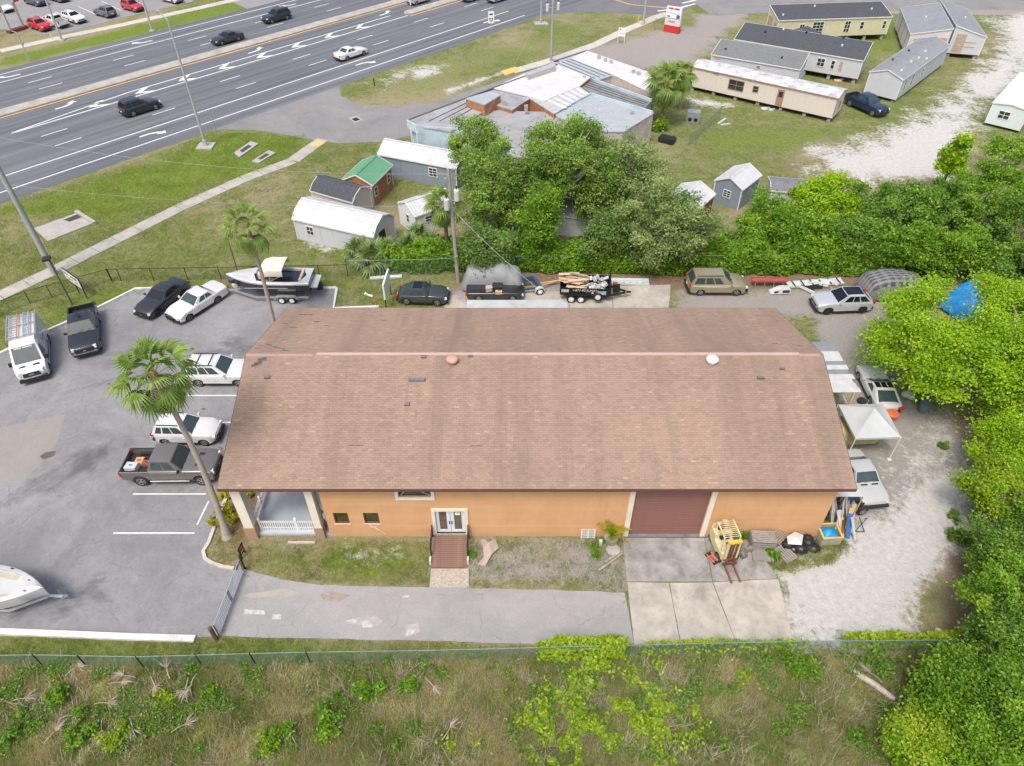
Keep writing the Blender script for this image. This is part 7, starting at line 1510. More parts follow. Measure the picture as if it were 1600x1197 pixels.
def cable(label, a, b, sag, r=.012, mt=BLK):
    a, b = Vector(a), Vector(b); pts = [a.lerp(b, k / 14) - Vector((0, 0, sag * 4 * (k / 14) * (1 - k / 14))) for k in range(15)]
    tag(MB().tube(pts, r, 4).obj('cable', mt), label, 'cable')
pc = PC.location + Vector((-.25, .2, 0)); pl = PL.location
CBL = M('cable_grey', (.30, .31, .32), .6)
cable('upper thin cable from the grey green pole across the lawn to the transformer pole', (pl.x, pl.y, 12.5), (pc.x, pc.y, 9.9), 1.0, .010, CBL); cable('lower thin cable from the grey green pole across the lawn to the transformer pole', (pl.x, pl.y, 8.4), (pc.x, pc.y, 7.2), .7, .010, CBL)
cable('short cable running out of frame left from the grey green pole', (pl.x, pl.y, 12.4), (pl.x - 40, pl.y + 25, 12.4), 1.0, .010, CBL)
ep = Vector(roof_pt(G(880, 490, ZE).x, .25, 1, .05)); cable('pale service cable dropping from the transformer pole to the rear eave', (pc.x + .1, pc.y, 6.9), ep, .35, .016, M('cable_pale', (.36, .37, .37), .6))
cable('dark cable from the transformer pole toward the motel', (pc.x, pc.y, 9.8), G(861, 96) + Vector((0, 0, 10.5)), 1.2, .010, CBL)
# yard clutter on the back lot
p = G(1082, 190); t = T('air_conditioner', 'grey twin fan air conditioner box on the back grass by the short fence', 'machine', (p.x, p.y, 0), R(-15)); MB().box((0, 0, .65), (1.5, 1.2, 1.3)).obj('case', M('machine_grey', (.27, .29, .31), .6, .2, .1, 2), t)
for x in (-.35, .35): MB().tube([(x, -.6, .45), (x, -.63, .45)], .24, 14).obj('fan', BLK, t)
p = G(1042, 222); t = T('scrap_trailer', 'dark upturned cart lying by the motel corner', 'cart', (p.x, p.y, 0), R(-30)); MB().box((0, 0, .35), (1.8, 1.1, .5)).obj('body', STEEL, t); MB().tube([(.5, -.6, .35), (.5, .6, .35)], .3, 12).obj('axle', BLK, t)
for i, (u, v, L, a_) in enumerate(((1128, 190, 2.0, .9), (1133, 195, 1.2, .3), (1570, 62, 3.0, -.1))):
    p = G(u, v); tag(MB().box((0, 0, .06), (L, .28, .1)).obj('white_board', GEL, None, p, a_), ('longer white board slanting on the grass by the short fence', 'shorter white board flat on the grass by the short fence', 'white board lying beside the sand track')[i], 'board')
for i, (u, v, r_) in enumerate(((1195, 170, .5), (1205, 172, .35), (1310, 126, .6), (1332, 128, .5), (1322, 124, .7), (1270, 178, .5))):
    p = G(u, v); t = T('rubbish', ('white crumpled rubbish on the grass below the beige home door', 'small pale rubbish right of the crumpled white scrap', 'tan rubbish heap under the charcoal roofed home', 'brown scrap lumber at the end of the beige home', 'reddish board scrap between the two homes', 'navy plastic heap under the end of the beige home')[i], 'rubbish', (p.x, p.y, 0)); MB().dome((0, 0, 0), (r_, r_ * .6, .2), 7, 2).obj('sheet', (GEL, GEL, WOODN, WOOD, M('scrap_red', (.28, .12, .08), .8), M('barrel_blue'))[i], t); MB().bar((-r_, .1, .1), (r_, -.2, .25), .1).obj('stick', (GEL, GEL, WOODN, WOOD, WOOD, BLK)[i], t)
t = T('sawhorse', 'yellow wooden frame standing at the open doorway of the large pale shed', 'frame', (*G(601, 386).xy, 0), R(20))
for q0_, q1_ in (((-.5, 0, 0), (-.5, 0, 2.0)), ((.3, 0, 0), (.3, 0, 1.9)), ((-.5, 0, 1.9), (.3, 0, 1.9)), ((-.5, 0, 1.0), (.3, 0, 1.0)), ((-.1, 0, 0), (-.1, -.7, 1.0))): MB().bar(q0_, q1_, .12).obj('bar', M('frame_yellow', (.58, .36, .06), .7, 0, .15, 3), t)
p = G(1508, 484); cover('covered_heap', 'bright blue tarpaulin stretched over a heap behind the big tree', 'covered heap', [(-1.9, .6), (-.8, 2.2), (.7, 2.6), (1.9, .8)], 1.3, (p.x, p.y), R(25), BLUE_T, .12, 12)
# ================================================================ PLANTS
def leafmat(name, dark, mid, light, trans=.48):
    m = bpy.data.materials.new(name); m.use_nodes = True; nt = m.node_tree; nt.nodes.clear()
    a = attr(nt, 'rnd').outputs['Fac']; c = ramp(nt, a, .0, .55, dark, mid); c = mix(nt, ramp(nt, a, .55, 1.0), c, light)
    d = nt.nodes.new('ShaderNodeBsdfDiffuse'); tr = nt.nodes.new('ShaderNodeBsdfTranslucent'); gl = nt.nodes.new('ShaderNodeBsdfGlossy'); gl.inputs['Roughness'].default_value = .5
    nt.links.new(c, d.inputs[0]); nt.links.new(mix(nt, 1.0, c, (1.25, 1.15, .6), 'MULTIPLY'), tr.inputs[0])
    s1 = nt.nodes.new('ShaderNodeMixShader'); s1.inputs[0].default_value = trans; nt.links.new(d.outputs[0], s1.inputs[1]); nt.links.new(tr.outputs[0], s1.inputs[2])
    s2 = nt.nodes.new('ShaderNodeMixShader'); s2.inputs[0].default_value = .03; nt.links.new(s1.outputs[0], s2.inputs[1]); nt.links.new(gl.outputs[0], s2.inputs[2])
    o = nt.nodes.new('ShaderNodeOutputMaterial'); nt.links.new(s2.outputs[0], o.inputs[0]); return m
LF_OAK = leafmat('leaf_oak', (.115, .195, .038), (.235, .385, .068), (.39, .54, .115))
LF_GREY = leafmat('leaf_greygreen', (.13, .20, .070), (.265, .37, .130), (.44, .53, .22))
LF_LIME = leafmat('leaf_lime', (.130, .240, .008), (.300, .500, .012), (.46, .64, .025))
LF_VINE = leafmat('leaf_vine', (.075, .165, .014), (.180, .360, .020), (.33, .50, .040))
LF_YEL = leafmat('leaf_yellowgreen', (.14, .23, .012), (.300, .470, .022), (.48, .56, .055))
LF_GREEN = leafmat('leaf_midgreen', (.075, .155, .022), (.165, .320, .036), (.30, .46, .060))
LF_YSH = leafmat('leaf_yellow_shrub', (.18, .19, .012), (.42, .40, .02), (.60, .53, .04))
LF_PALM = leafmat('leaf_palm', (.095, .165, .030), (.195, .300, .060), (.34, .45, .11), .35)
LF_DEAD = leafmat('leaf_dead', (.20, .16, .12), (.34, .28, .21), (.46, .40, .32), .15)
LF_GRASS = leafmat('grass_blade', (.18, .245, .050), (.320, .365, .125), (.54, .49, .30), .5)
LF_LAWN = leafmat('lawn_blade', (.15, .215, .035), (.25, .32, .065), (.38, .41, .13), .5)
BARK = M('bark', (.17, .15, .125), .95, 0, .3, 5, .4); BARKP = M('bark_pale', (.33, .30, .26), .95, 0, .2, 4, .4)
def leaves(cent, size, elong=1.6, upb=.7, rndv=None, rs=NP):
    n = len(cent); nr = rs.normal(size=(n, 3)); nr[:, 2] += upb * 1.5; nr /= np.linalg.norm(nr, axis=1)[:, None]
    a = np.cross(nr, rs.normal(size=(n, 3))); a /= np.linalg.norm(a, axis=1)[:, None] + 1e-9; b = np.cross(nr, a)
    s = size * rs.uniform(.6, 1.35, n)[:, None]; a = a * s * elong * .5; b = b * s * .5
    V = np.stack([cent - a, cent + b * 1.0 + nr * s * .06, cent + a, cent - b + nr * s * .06], 1).reshape(-1, 3)
    return V, np.arange(n * 4).reshape(-1, 4), (rs.random(n) if rndv is None else rndv)
def crown_pts(c, rad, ncl, per, rcl, rs, top_bias=.35, gap=None, hollow=.55, noise_amp=.35):
    u = rs.normal(size=(ncl * 3, 3)); u /= np.linalg.norm(u, axis=1)[:, None]
    u = u[(u[:, 2] > -.55) | (rs.random(len(u)) < .3)][:ncl]
    k = (hollow + (1 - hollow) * rs.random(len(u)) ** .6) * (1 - noise_amp + 2 * noise_amp * fbm(u[:, 0] * 2.1 + c[0], u[:, 1] * 2.1 + u[:, 2] * 1.7 + c[1], 3))
    cl = np.array(c) + u * np.array(rad) * k[:, None]
    if gap is not None: cl = cl[gap(cl)]
    cl[:, 2] = np.maximum(cl[:, 2], .35)
    tone = rs.random(len(cl)); rr = rcl * rs.uniform(.65, 1.3, len(cl))
    P = np.repeat(cl, per, 0) + rs.normal(size=(len(cl) * per, 3)) * np.repeat(rr, per)[:, None] * np.array([.55, .55, .34])
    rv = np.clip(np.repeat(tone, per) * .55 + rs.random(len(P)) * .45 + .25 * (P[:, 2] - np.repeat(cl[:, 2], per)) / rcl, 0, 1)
    P[:, 2] = np.maximum(P[:, 2], .06); return cl, P, rv
def tree(name, label, px, z, rad, mat_, ncl=90, per=150, rcl=.75, leaf=.2, seed=1, trunk=True, bark=BARK, group=None, cat='tree', hollow=.55, gap=None, limbs=9, nt_=1, tr=.22, amp=.35, extra=None):
    rs = np.random.default_rng(seed); c = G(*px, z); c = np.array(c)
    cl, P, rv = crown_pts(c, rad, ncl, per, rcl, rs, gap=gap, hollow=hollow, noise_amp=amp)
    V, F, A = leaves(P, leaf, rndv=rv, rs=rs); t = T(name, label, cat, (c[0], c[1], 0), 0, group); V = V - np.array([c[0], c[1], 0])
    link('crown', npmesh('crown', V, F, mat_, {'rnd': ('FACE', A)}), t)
    if trunk:
        m = MB(); zs = max(.5, z - rad[2] * .75)
        for q in range(nt_):
            bx = rs.uniform(-.5, .5, 2) if nt_ > 1 else (0, 0)
            sp = Vector((bx[0] * 1.8, bx[1] * 1.8, zs)); m.tube([(bx[0], bx[1], -.1), (bx[0] * 1.2 + rs.uniform(-.15, .15), bx[1] * 1.2, zs * .5), sp], [tr * 1.25, tr, tr * .8], 8)
            for i in rs.choice(len(cl), min(limbs, len(cl)), False):
                e = Vector(cl[i] - np.array([c[0], c[1], 0])); md = sp.lerp(e, .5) + Vector((rs.uniform(-.3, .3), rs.uniform(-.3, .3), rs.uniform(.0, .4))); m.tube([sp, md, e], [tr * .6, tr * .35, tr * .1], 6)
        m.obj('trunk', bark, t, smooth=60)
    return t
G_OAK = 'oaks behind the hedge'
BARKO = M('bark_oak', (.36, .34, .30), .95, 0, .2, 4, .4)
LF_OAK2 = leafmat('leaf_oak_deep', (.085, .160, .040), (.175, .305, .070), (.32, .45, .12))
LEAF_OAK = .125
oak = lambda label, px, z, rad, mt, ncl, seed, **k: tree('oak_tree', label, px, z, rad, mt, ncl, k.pop('per', 230), k.pop('rcl', .72), k.pop('leaf', LEAF_OAK), seed, group=G_OAK, bark=BARKO, hollow=k.pop('hollow', .3), amp=k.pop('amp', .55), **k)
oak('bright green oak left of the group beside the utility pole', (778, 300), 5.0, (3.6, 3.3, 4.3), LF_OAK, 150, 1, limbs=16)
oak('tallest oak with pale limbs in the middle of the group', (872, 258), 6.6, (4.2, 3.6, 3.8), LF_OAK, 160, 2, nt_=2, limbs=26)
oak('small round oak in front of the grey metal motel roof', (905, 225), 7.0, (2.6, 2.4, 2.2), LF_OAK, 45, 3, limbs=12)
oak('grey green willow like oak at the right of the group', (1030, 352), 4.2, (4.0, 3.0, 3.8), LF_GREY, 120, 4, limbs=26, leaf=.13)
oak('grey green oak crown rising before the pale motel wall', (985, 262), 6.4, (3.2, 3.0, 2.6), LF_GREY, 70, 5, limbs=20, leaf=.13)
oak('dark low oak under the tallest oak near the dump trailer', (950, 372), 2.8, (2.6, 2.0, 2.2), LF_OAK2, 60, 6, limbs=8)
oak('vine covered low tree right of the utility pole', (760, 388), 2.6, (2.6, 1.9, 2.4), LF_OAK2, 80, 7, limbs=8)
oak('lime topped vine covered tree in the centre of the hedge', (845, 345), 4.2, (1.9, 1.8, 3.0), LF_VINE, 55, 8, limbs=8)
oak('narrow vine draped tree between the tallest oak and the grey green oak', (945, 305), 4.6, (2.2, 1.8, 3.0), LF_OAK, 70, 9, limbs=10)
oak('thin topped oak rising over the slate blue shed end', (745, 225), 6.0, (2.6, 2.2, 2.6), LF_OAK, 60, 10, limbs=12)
G_BR = 'brush trees right of the oaks'
for i, (px, z, rad, mt, lab) in enumerate((((1205, 348), 2.2, (3.0, 2.6, 2.2), LF_VINE, 'rounded bright bush right of the small blue grey shed'), ((1300, 312), 3.0, (3.2, 2.8, 1.9), LF_LIME, 'flat topped lime tree in the middle of the brush'), ((1395, 335), 3.0, (3.6, 3.2, 2.6), LF_GREEN, 'broad mid green bush beside the lime topped tree'), ((1470, 330), 3.2, (3.4, 3.2, 2.8), LF_GREEN, 'darker bush left of the tall vine column'), ((1545, 300), 3.2, (3.6, 3.4, 2.6), LF_VINE, 'bright bush right of the tall vine column at the photo edge'), ((1255, 368), 2.2, (3.2, 2.4, 2.2), LF_VINE, 'vine bush behind the gold minivan'), ((1340, 375), 2.2, (3.4, 2.2, 2.2), LF_GREEN, 'low bush behind the aluminium truss'), ((1420, 390), 2.0, (2.8, 2.2, 2.0), LF_VINE, 'low bush at the left skirt of the big lime tree'), ((1600, 355), 3.0, (3.4, 3.2, 2.6), LF_GREEN, 'mid green bush at the right edge above the big lime tree'), ((1505, 400), 2.2, (3.0, 2.2, 2.0), LF_VINE, 'low vine bush just behind the blue tarpaulin'), ((1590, 425), 2.4, (3.0, 2.4, 2.2), LF_GREEN, 'low green bush at the right edge behind the big lime tree'))):
    tree('brush_tree', lab, px, z, rad, mt, 80, 210, .66, .145, 20 + i, group=G_BR, limbs=8, bark=BARKP, amp=.55, hollow=.4)
tree('vine_column', 'tall narrow column of bright vines above the brush', (1490, 248), 4.0, (.9, .9, 2.6), LF_LIME, 40, 150, .6, .19, 40, cat='tree', limbs=3, hollow=.2)
tree('sparse_tree', 'sparse pale branched shrub at the upper right edge', (1572, 235), 2.4, (2.6, 2.2, 1.3), LF_VINE, 22, 110, .7, .19, 41, bark=BARKP, limbs=14, tr=.12)
# the big lime tree at the right, layered sprays on pale limbs, with a gap showing the blue tarpaulin
def line_gap(u, v, r):
    q = np.array(G(u, v, 1.8)); o = np.array([0, 0, CAM_H]); dd = (q - o) / np.linalg.norm(q - o)
    return lambda cl: np.linalg.norm((cl - o) - ((cl - o) @ dd)[:, None] * dd, axis=1) > r
def big_tree():
    rs = np.random.default_rng(77); c = np.array(G(1552, 515, 5.6)); gaps = [line_gap(1503, 474, 1.7), line_gap(1418, 700, 1.2)]
    P, RV, CL = [], [], []
    for i in range(215):
        a = rs.uniform(0, 2 * math.pi); r = 6.5 * math.sqrt(rs.random()); x, y = c[0] + r * math.cos(a) * .98, c[1] + r * math.sin(a) * 1.0
        z = 7.6 - .07 * r * r + rs.uniform(-1.6, .6) - (rs.random() < .25) * rs.uniform(.5, 3.0); q = np.array([x, y, max(1.2, z)])
        if not all(g(q[None])[0] for g in gaps): continue
        CL.append(q); n = 420; rr = rs.uniform(.7, 1.15)
        pp = q + rs.normal(size=(n, 3)) * np.array([.62, .62, .17]) * rr; P.append(pp); RV.append(np.clip(.5 * rs.random() + .45 * rs.random(n) + .1, 0, 1))
    P = np.concatenate(P); RV = np.concatenate(RV); V, F, A = leaves(P, .12, 1.5, 1.1, RV, rs)
    t = T('big_lime_tree', 'wide spreading lime green tree on the right shading the yard', 'tree', (c[0] + 2.0, c[1] - 1.5, 0)); o = np.array([c[0] + 2.0, c[1] - 1.5, 0])
    link('crown', npmesh('crown', V - o, F, LF_LIME, {'rnd': ('FACE', A)}), t)
    m = MB(); m.tube([(0, 0, -.1), (-.2, .1, 1.2), (-.3, .3, 2.4)], [.42, .34, .30], 10); sp = Vector((-.3, .3, 2.4))
    for i in rs.choice(len(CL), 34, False):
        e = Vector(CL[i] - o); e.z -= .1; md = sp.lerp(e, .55) + Vector((rs.uniform(-.4, .4), rs.uniform(-.4, .4), .8)); m.tube([sp, md, e], [.16, .09, .025], 6)
    m.obj('trunk', BARKP, t, smooth=60)
big_tree()
G_RE = 'trees along the right edge'
for i, (px, z, rad, mt, lab) in enumerate((((1592, 700), 3.2, (2.6, 2.6, 2.0), LF_LIME, 'lime bush below the big lime tree at the right edge'), ((1588, 775), 3.0, (2.4, 2.2, 1.8), LF_YEL, 'yellowish bush at the right edge beside the white gravel'), ((1590, 880), 2.4, (2.5, 2.2, 1.8), LF_GREEN, 'mid green bush beside the brown dirt at the right edge'), ((1618, 952), 3.2, (2.8, 2.5, 2.2), LF_VINE, 'dense bush over the steel blue fence'), ((1596, 1032), 2.6, (2.2, 2.0, 2.0), LF_GREEN, 'dark green bush at the fence corner'), ((1500, 1095), 2.0, (2.2, 1.9, 1.8), LF_VINE, 'rounded bright tree in the lower right corner left of the taller one'), ((1585, 1110), 3.6, (2.6, 2.4, 2.2), LF_VINE, 'taller bright tree in the lower right corner'), ((1450, 1165), 1.4, (1.7, 1.5, 1.3), LF_YEL, 'yellow green low tree at the bottom edge of the lower right thicket'), ((1540, 1185), 2.0, (2.2, 1.8, 1.8), LF_VINE, 'leafy tree at the bottom right edge of the photo'), ((1640, 1010), 3.5, (2.6, 2.4, 2.4), LF_GREEN, 'bush mostly past the right edge beside the fence'), ((1640, 860), 3.0, (2.6, 2.4, 2.2), LF_GREEN, 'bush mostly past the right edge beside the dirt'))):
    tree('edge_tree', lab, px, z, rad, mt, 90, 380, .52, .09, 60 + i, group=G_RE, limbs=10, bark=BARKP, amp=.5, hollow=.4)
# vine hedge along the rear fence
def hedge(name, px, w0, h0, mat_, n, seed, leaf=.19, label=None):
    rs = np.random.default_rng(seed); P = np.array([tuple(p) for p in GP(px)]); seg = np.linalg.norm(np.diff(P, axis=0), axis=1); cs = np.r_[0, np.cumsum(seg)]
    s = rs.random(n) * cs[-1]; x = np.interp(s, cs, P[:, 0]); y = np.interp(s, cs, P[:, 1]); nb = fbm(s * .45 + seed, s * 0 + 3, 4); a = rs.random(n) * math.pi
    k = (.72 + .28 * rs.random(n) ** .5) * (.55 + .9 * fbm(s * .8 + seed, a * 1.6, 3)); hh = h0 * (.55 + .9 * nb)
    C = np.stack([x + rs.normal(size=n) * .05, y + np.cos(a) * w0 / 2 * k, .08 + np.sin(a) * hh * k], 1)
    rv = np.clip(.5 * fbm(s * 1.3, C[:, 2] * 1.8 + C[:, 1], 3) + .5 * rs.random(n) + .12 * np.sin(a), 0, 1)
    V, F, A = leaves(C, leaf, rndv=rv, rs=rs); return tag(link(name, npmesh(name, V, F, mat_, {'rnd': ('FACE', A)})), kind='stuff')
hedge('vine_hedge', [(590, 414), (640, 413), (700, 413), (790, 415), (880, 417), (1000, 417), (1110, 417), (1240, 418), (1395, 420)], 2.6, 2.2, LF_VINE, 60000, 5, .16)
hedge('hedge_undergrowth', [(640, 405), (800, 405), (960, 400), (1100, 398), (1250, 400), (1400, 405)], 4.0, 1.5, LF_GREEN, 40000, 6, .16)
hedge('fence_vine', [(840, 1022), (900, 1020), (975, 1019)], .9, 1.15, LF_YEL, 3000, 7, .12); hedge('fence_vine', [(1000, 1019), (1090, 1017), (1200, 1016), (1260, 1014)], .5, .8, LF_YEL, 900, 8, .12); hedge('fence_vine', [(1310, 1010), (1420, 1008), (1500, 1003)], .6, .95, LF_YEL, 1900, 9, .12)
# ---- grass: real blades
def blades(name, poly, n, hmin, hmax, wd, mat_, seed, tuft=9, excl=(), cl=.10, tone=None, lean=.5):
    rs = np.random.default_rng(seed); P = np.array([tuple(p) for p in poly]); lo, hi = P.min(0), P.max(0); C = rs.random((n * 3 // tuft, 2)) * (hi - lo) + lo
    k = sdist(P, C[:, 0], C[:, 1]) > 0
    for e in excl: k &= sdist(e, C[:, 0], C[:, 1]) < -.05
    C = C[k]; nz = fbm(C[:, 0] * .9 + seed, C[:, 1] * .9, 4); C = C[rs.random(len(C)) < np.clip(nz * 2.2 - .35, .12, 1)][: n // tuft]
    nz = fbm(C[:, 0] * .55 + seed, C[:, 1] * .55, 4); B = np.repeat(C, tuft, 0) + rs.normal(size=(len(C) * tuft, 2)) * cl; m = len(B); z2 = np.repeat(nz, tuft)
    h = rs.uniform(hmin, hmax, m) * (.6 + .8 * z2); a = rs.random(m) * 2 * math.pi; d = np.stack([np.cos(a), np.sin(a)], 1); q = np.stack([-d[:, 1], d[:, 0]], 1) * wd / 2
    ln = rs.uniform(.1, 1.0, m) * lean * h * 2; z0 = np.full(m, -.03)
    V = np.stack([np.c_[B - q, z0], np.c_[B + q, z0], np.c_[B + d * ln[:, None], h]], 1).reshape(-1, 3); F = np.arange(m * 3).reshape(-1, 3)
    rv = np.clip((z2 - .5) * 1.6 + .22 + .38 * np.repeat(rs.random(len(C)), tuft) + .25 * rs.random(m), 0, 1)
    return tag(link(name, npmesh(name, V, F, mat_, {'rnd': ('FACE', rv)})), kind='stuff')
FIELD = GP([(-60, 1040), (485, 1034), (900, 1025), (1500, 1016), (1660, 1060), (1660, 1215), (-60, 1215)])
blades('field_grass', FIELD, 260000, .10, .34, .024, LF_GRASS, 3)
lot_ = GP([(-90, 600), (0, 556), (75, 520), (100, 508), (150, 484), (212, 453), (250, 451), (525, 451), (521, 484), (592, 484), (600, 560), (700, 760), (640, 920), (366, 889), (352, 994), (0, 988)])
blades('dry_stalks', FIELD, 16000, .15, .5, .028, LF_DEAD, 13, 14, cl=.14, lean=1.0)
blades('verge_grass', GP([(-60, 992), (305, 1002), (345, 996), (990, 1009), (1240, 1008), (1240, 1016), (900, 1024), (485, 1034), (-60, 1040)]), 24000, .03, .11, .02, LF_LAWN, 4)
blades('front_lawn_grass', GP([(330, 870), (345, 800), (390, 842), (672, 846), (672, 914), (560, 915), (440, 904), (385, 888)]), 20000, .03, .10, .02, LF_LAWN, 5)
blades('gravel_weeds', GP([(736, 844), (972, 846), (976, 920), (736, 916)]), 9000, .04, .16, .02, LF_LAWN, 6)
blades('wall_weeds', GP([(1172, 845), (1280, 842), (1330, 850), (1300, 880), (1240, 895), (1212, 890)]), 9000, .05, .2, .02, LF_LAWN, 7)
blades('lawn_grass', GP([(-60, 520), (0, 470), (185, 382), (285, 332), (385, 287), (470, 255), (500, 228), (640, 225), (640, 300), (560, 400), (590, 430), (620, 478), (530, 482), (530, 448), (250, 446), (100, 503), (0, 550)]), 70000, .05, .16, .03, LF_LAWN, 8, cl=.2)
blades('bank_grass', GP([(-30, 330), (150, 275), (330, 208), (480, 212), (455, 248), (300, 312), (180, 368), (80, 418), (-30, 470)]), 50000, .06, .18, .035, LF_LAWN, 9, cl=.25)
# ---- weeds, shrubs and creepers
def shrub(name, label, px, r, h, mat_, n, leaf, seed, group=None, cat='shrub'):
    rs = np.random.default_rng(seed); p = G(*px); cl = rs.normal(size=(max(4, n // 60), 3)) * np.array([r * .45, r * .45, h * .25]) + np.array([0, 0, h * .5]); P = np.repeat(cl, 60, 0) + rs.normal(size=(len(cl) * 60, 3)) * r * .17; P[:, 2] = np.abs(P[:, 2]) + .03
    V, F, A = leaves(P, leaf, 1.9, .5, np.clip(.6 * rs.random(len(P)) + .4 * np.repeat(rs.random(len(cl)), 60), 0, 1), rs); t = T(name, label, cat, (p.x, p.y, 0), 0, group); link('foliage', npmesh('foliage', V, F, mat_, {'rnd': ('FACE', A)}), t); MB().tube([(0, 0, 0), (.02, 0, h * .5)], [.03, .015], 5).obj('stem', BARK, t)
    return t
GW = 'leafy weeds in the front field'
for i, (px, r, h, mt, lab) in enumerate((((92, 1096), .55, .7, LF_VINE, 'tall grassy weed clump below the black fence posts at the left'), ((132, 1152), .62, .5, LF_VINE, 'rounded green weed left of the yellowish one'), ((182, 1159), .62, .5, LF_YEL, 'rounded yellowish weed right of the green one'), ((125, 1118), .4, .4, LF_VINE, 'small green weed above the rounded green one'), ((1242, 1052), 1.0, 1.0, LF_VINE, 'big leafy bush just below the fence left of the debris'), ((25, 1150), .5, .4, LF_GREEN, 'low weed at the lower left edge'), ((445, 1150), .7, .6, LF_VINE, 'bright weed clump at the foot of the field left of centre'), ((510, 1130), .8, .6, LF_VINE, 'larger bright weed patch beside the dead frond'), ((575, 1082), .6, .45, LF_VINE, 'bright weed patch in the middle of the field'), ((640, 1075), .5, .4, LF_VINE, 'small bright weed right of the middle patch'), ((425, 1165), .5, .7, LF_YEL, 'yellow green upright weed near the bottom edge'), ((1340, 1155), .6, .4, LF_GREEN, 'dull weed left of the lower right thicket'), ((1370, 1042), .7, .5, LF_GREEN, 'straggly green weed among the debris'), ((260, 1095), .4, .35, LF_YEL, 'small yellowish weed under the dead fronds'), ((330, 1085), .4, .35, LF_VINE, 'small weed right of the dead fronds'), ((40, 1120), .45, .4, LF_GREEN, 'green weed near the left edge'))):
    shrub('weed', lab, px, r, h, mt, 1100, .085, 100 + i, GW, 'weed')
GY = 'yellow shrubs round the palm foot'
for i, (px, r, lab) in enumerate((((358, 776), .55, 'yellow shrub beside the cream column, farther from the camera'), ((357, 812), .65, 'larger yellow shrub right behind the palm foot'), ((388, 772), .4, 'small yellow shrub against the left of the porch'), ((340, 822), .3, 'small yellow shrub left of the palm foot'))): shrub('yellow_shrub', lab, px, r, .8, LF_YSH, 420, .13, 130 + i, GY)
shrub('weed', 'bright fern growing by the wall behind the forklift', (1162, 842), .4, .6, LF_VINE, 300, .14, 140, None, 'weed'); shrub('weed', 'green weed growing between the crate and the pallets', (1205, 868), .4, .5, LF_VINE, 300, .14, 141, None, 'weed'); shrub('weed', 'leafy plant growing in the grey blue barrel', (1432, 622), .5, .9, LF_VINE, 300, .15, 142, None, 'plant')
shrub('weed', 'green tuft growing below the concrete block', (932, 862), .45, .25, LF_VINE, 300, .10, 143, None, 'weed'); shrub('weed', 'bright weed at the right side of the ramp', (738, 868), .3, .3, LF_VINE, 240, .1, 144, None, 'weed')
for i, (px, r) in enumerate((((1500, 760), .5), ((1495, 835), .6), ((1488, 808), .4), ((1470, 700), .4), ((1510, 850), .6))): shrub('weed', ('weed on the dirt edge by the yellowish bush', 'wide weed at the brown edge of the white gravel', 'small weed at the brown edge above the wide weed', 'tuft under the right of the big lime tree', 'weed at the foot of the mid green bush')[i], px, r, .4, LF_GREEN, 300, .13, 150 + i, 'weeds along the gravel edge', 'weed')
shrub('palm_weed', 'green shrub at the foot of the cabbage palms by the motel', (1025, 205), 1.3, 1.3, LF_VINE, 500, .2, 160)
def creeper():
    rs = np.random.default_rng(9); C = []
    for px, n, r in (((960, 1130), 9000, 2.2), ((900, 1165), 7000, 1.8), ((1000, 1090), 3000, 1.2), ((890, 1080), 2000, 1.0), ((960, 1190), 6000, 2.0), ((1060, 1130), 2200, 1.0), ((840, 1120), 1500, .8), ((925, 1040), 1500, .8), ((1010, 1045), 900, .7), ((720, 1180), 700, .9), ((1150, 1060), 500, .7)):
        p = G(*px); k = rs.normal(size=(n, 2)) * r * np.array([.52, .42]) + np.array(p.xy); f = fbm(k[:, 0] * 1.3, k[:, 1] * 1.3, 4); k = k[f > .47]; C.append(np.c_[k, .08 + .5 * np.clip(f[f > .47] - .45, 0, 1) * rs.random(len(k)) * 4])
    C = np.concatenate(C); V, F, A = leaves(C, .12, 1.5, .9, None, rs); tag(link('creeper', npmesh('creeper', V, F, LF_YEL, {'rnd': ('FACE', A)})), kind='stuff')
    p = GP([(0, 1050), (1480, 1025), (1380, 1190), (0, 1190)]); P = np.array([tuple(q) for q in p]); lo, hi = P.min(0), P.max(0); k = rs.random((150000, 2)) * (hi - lo) + lo; f = fbm(k[:, 0] * 1.1 + 9, k[:, 1] * 1.1, 5); k = k[f > .575 + .10 * rs.random(len(k))]
    V, F, A = leaves(np.c_[k, rs.uniform(.05, .3, len(k))], .065, 1.9, .6, None, rs); tag(link('ground_weeds', npmesh('ground_weeds', V, F, LF_GREEN, {'rnd': ('FACE', A)})), kind='stuff')
creeper()
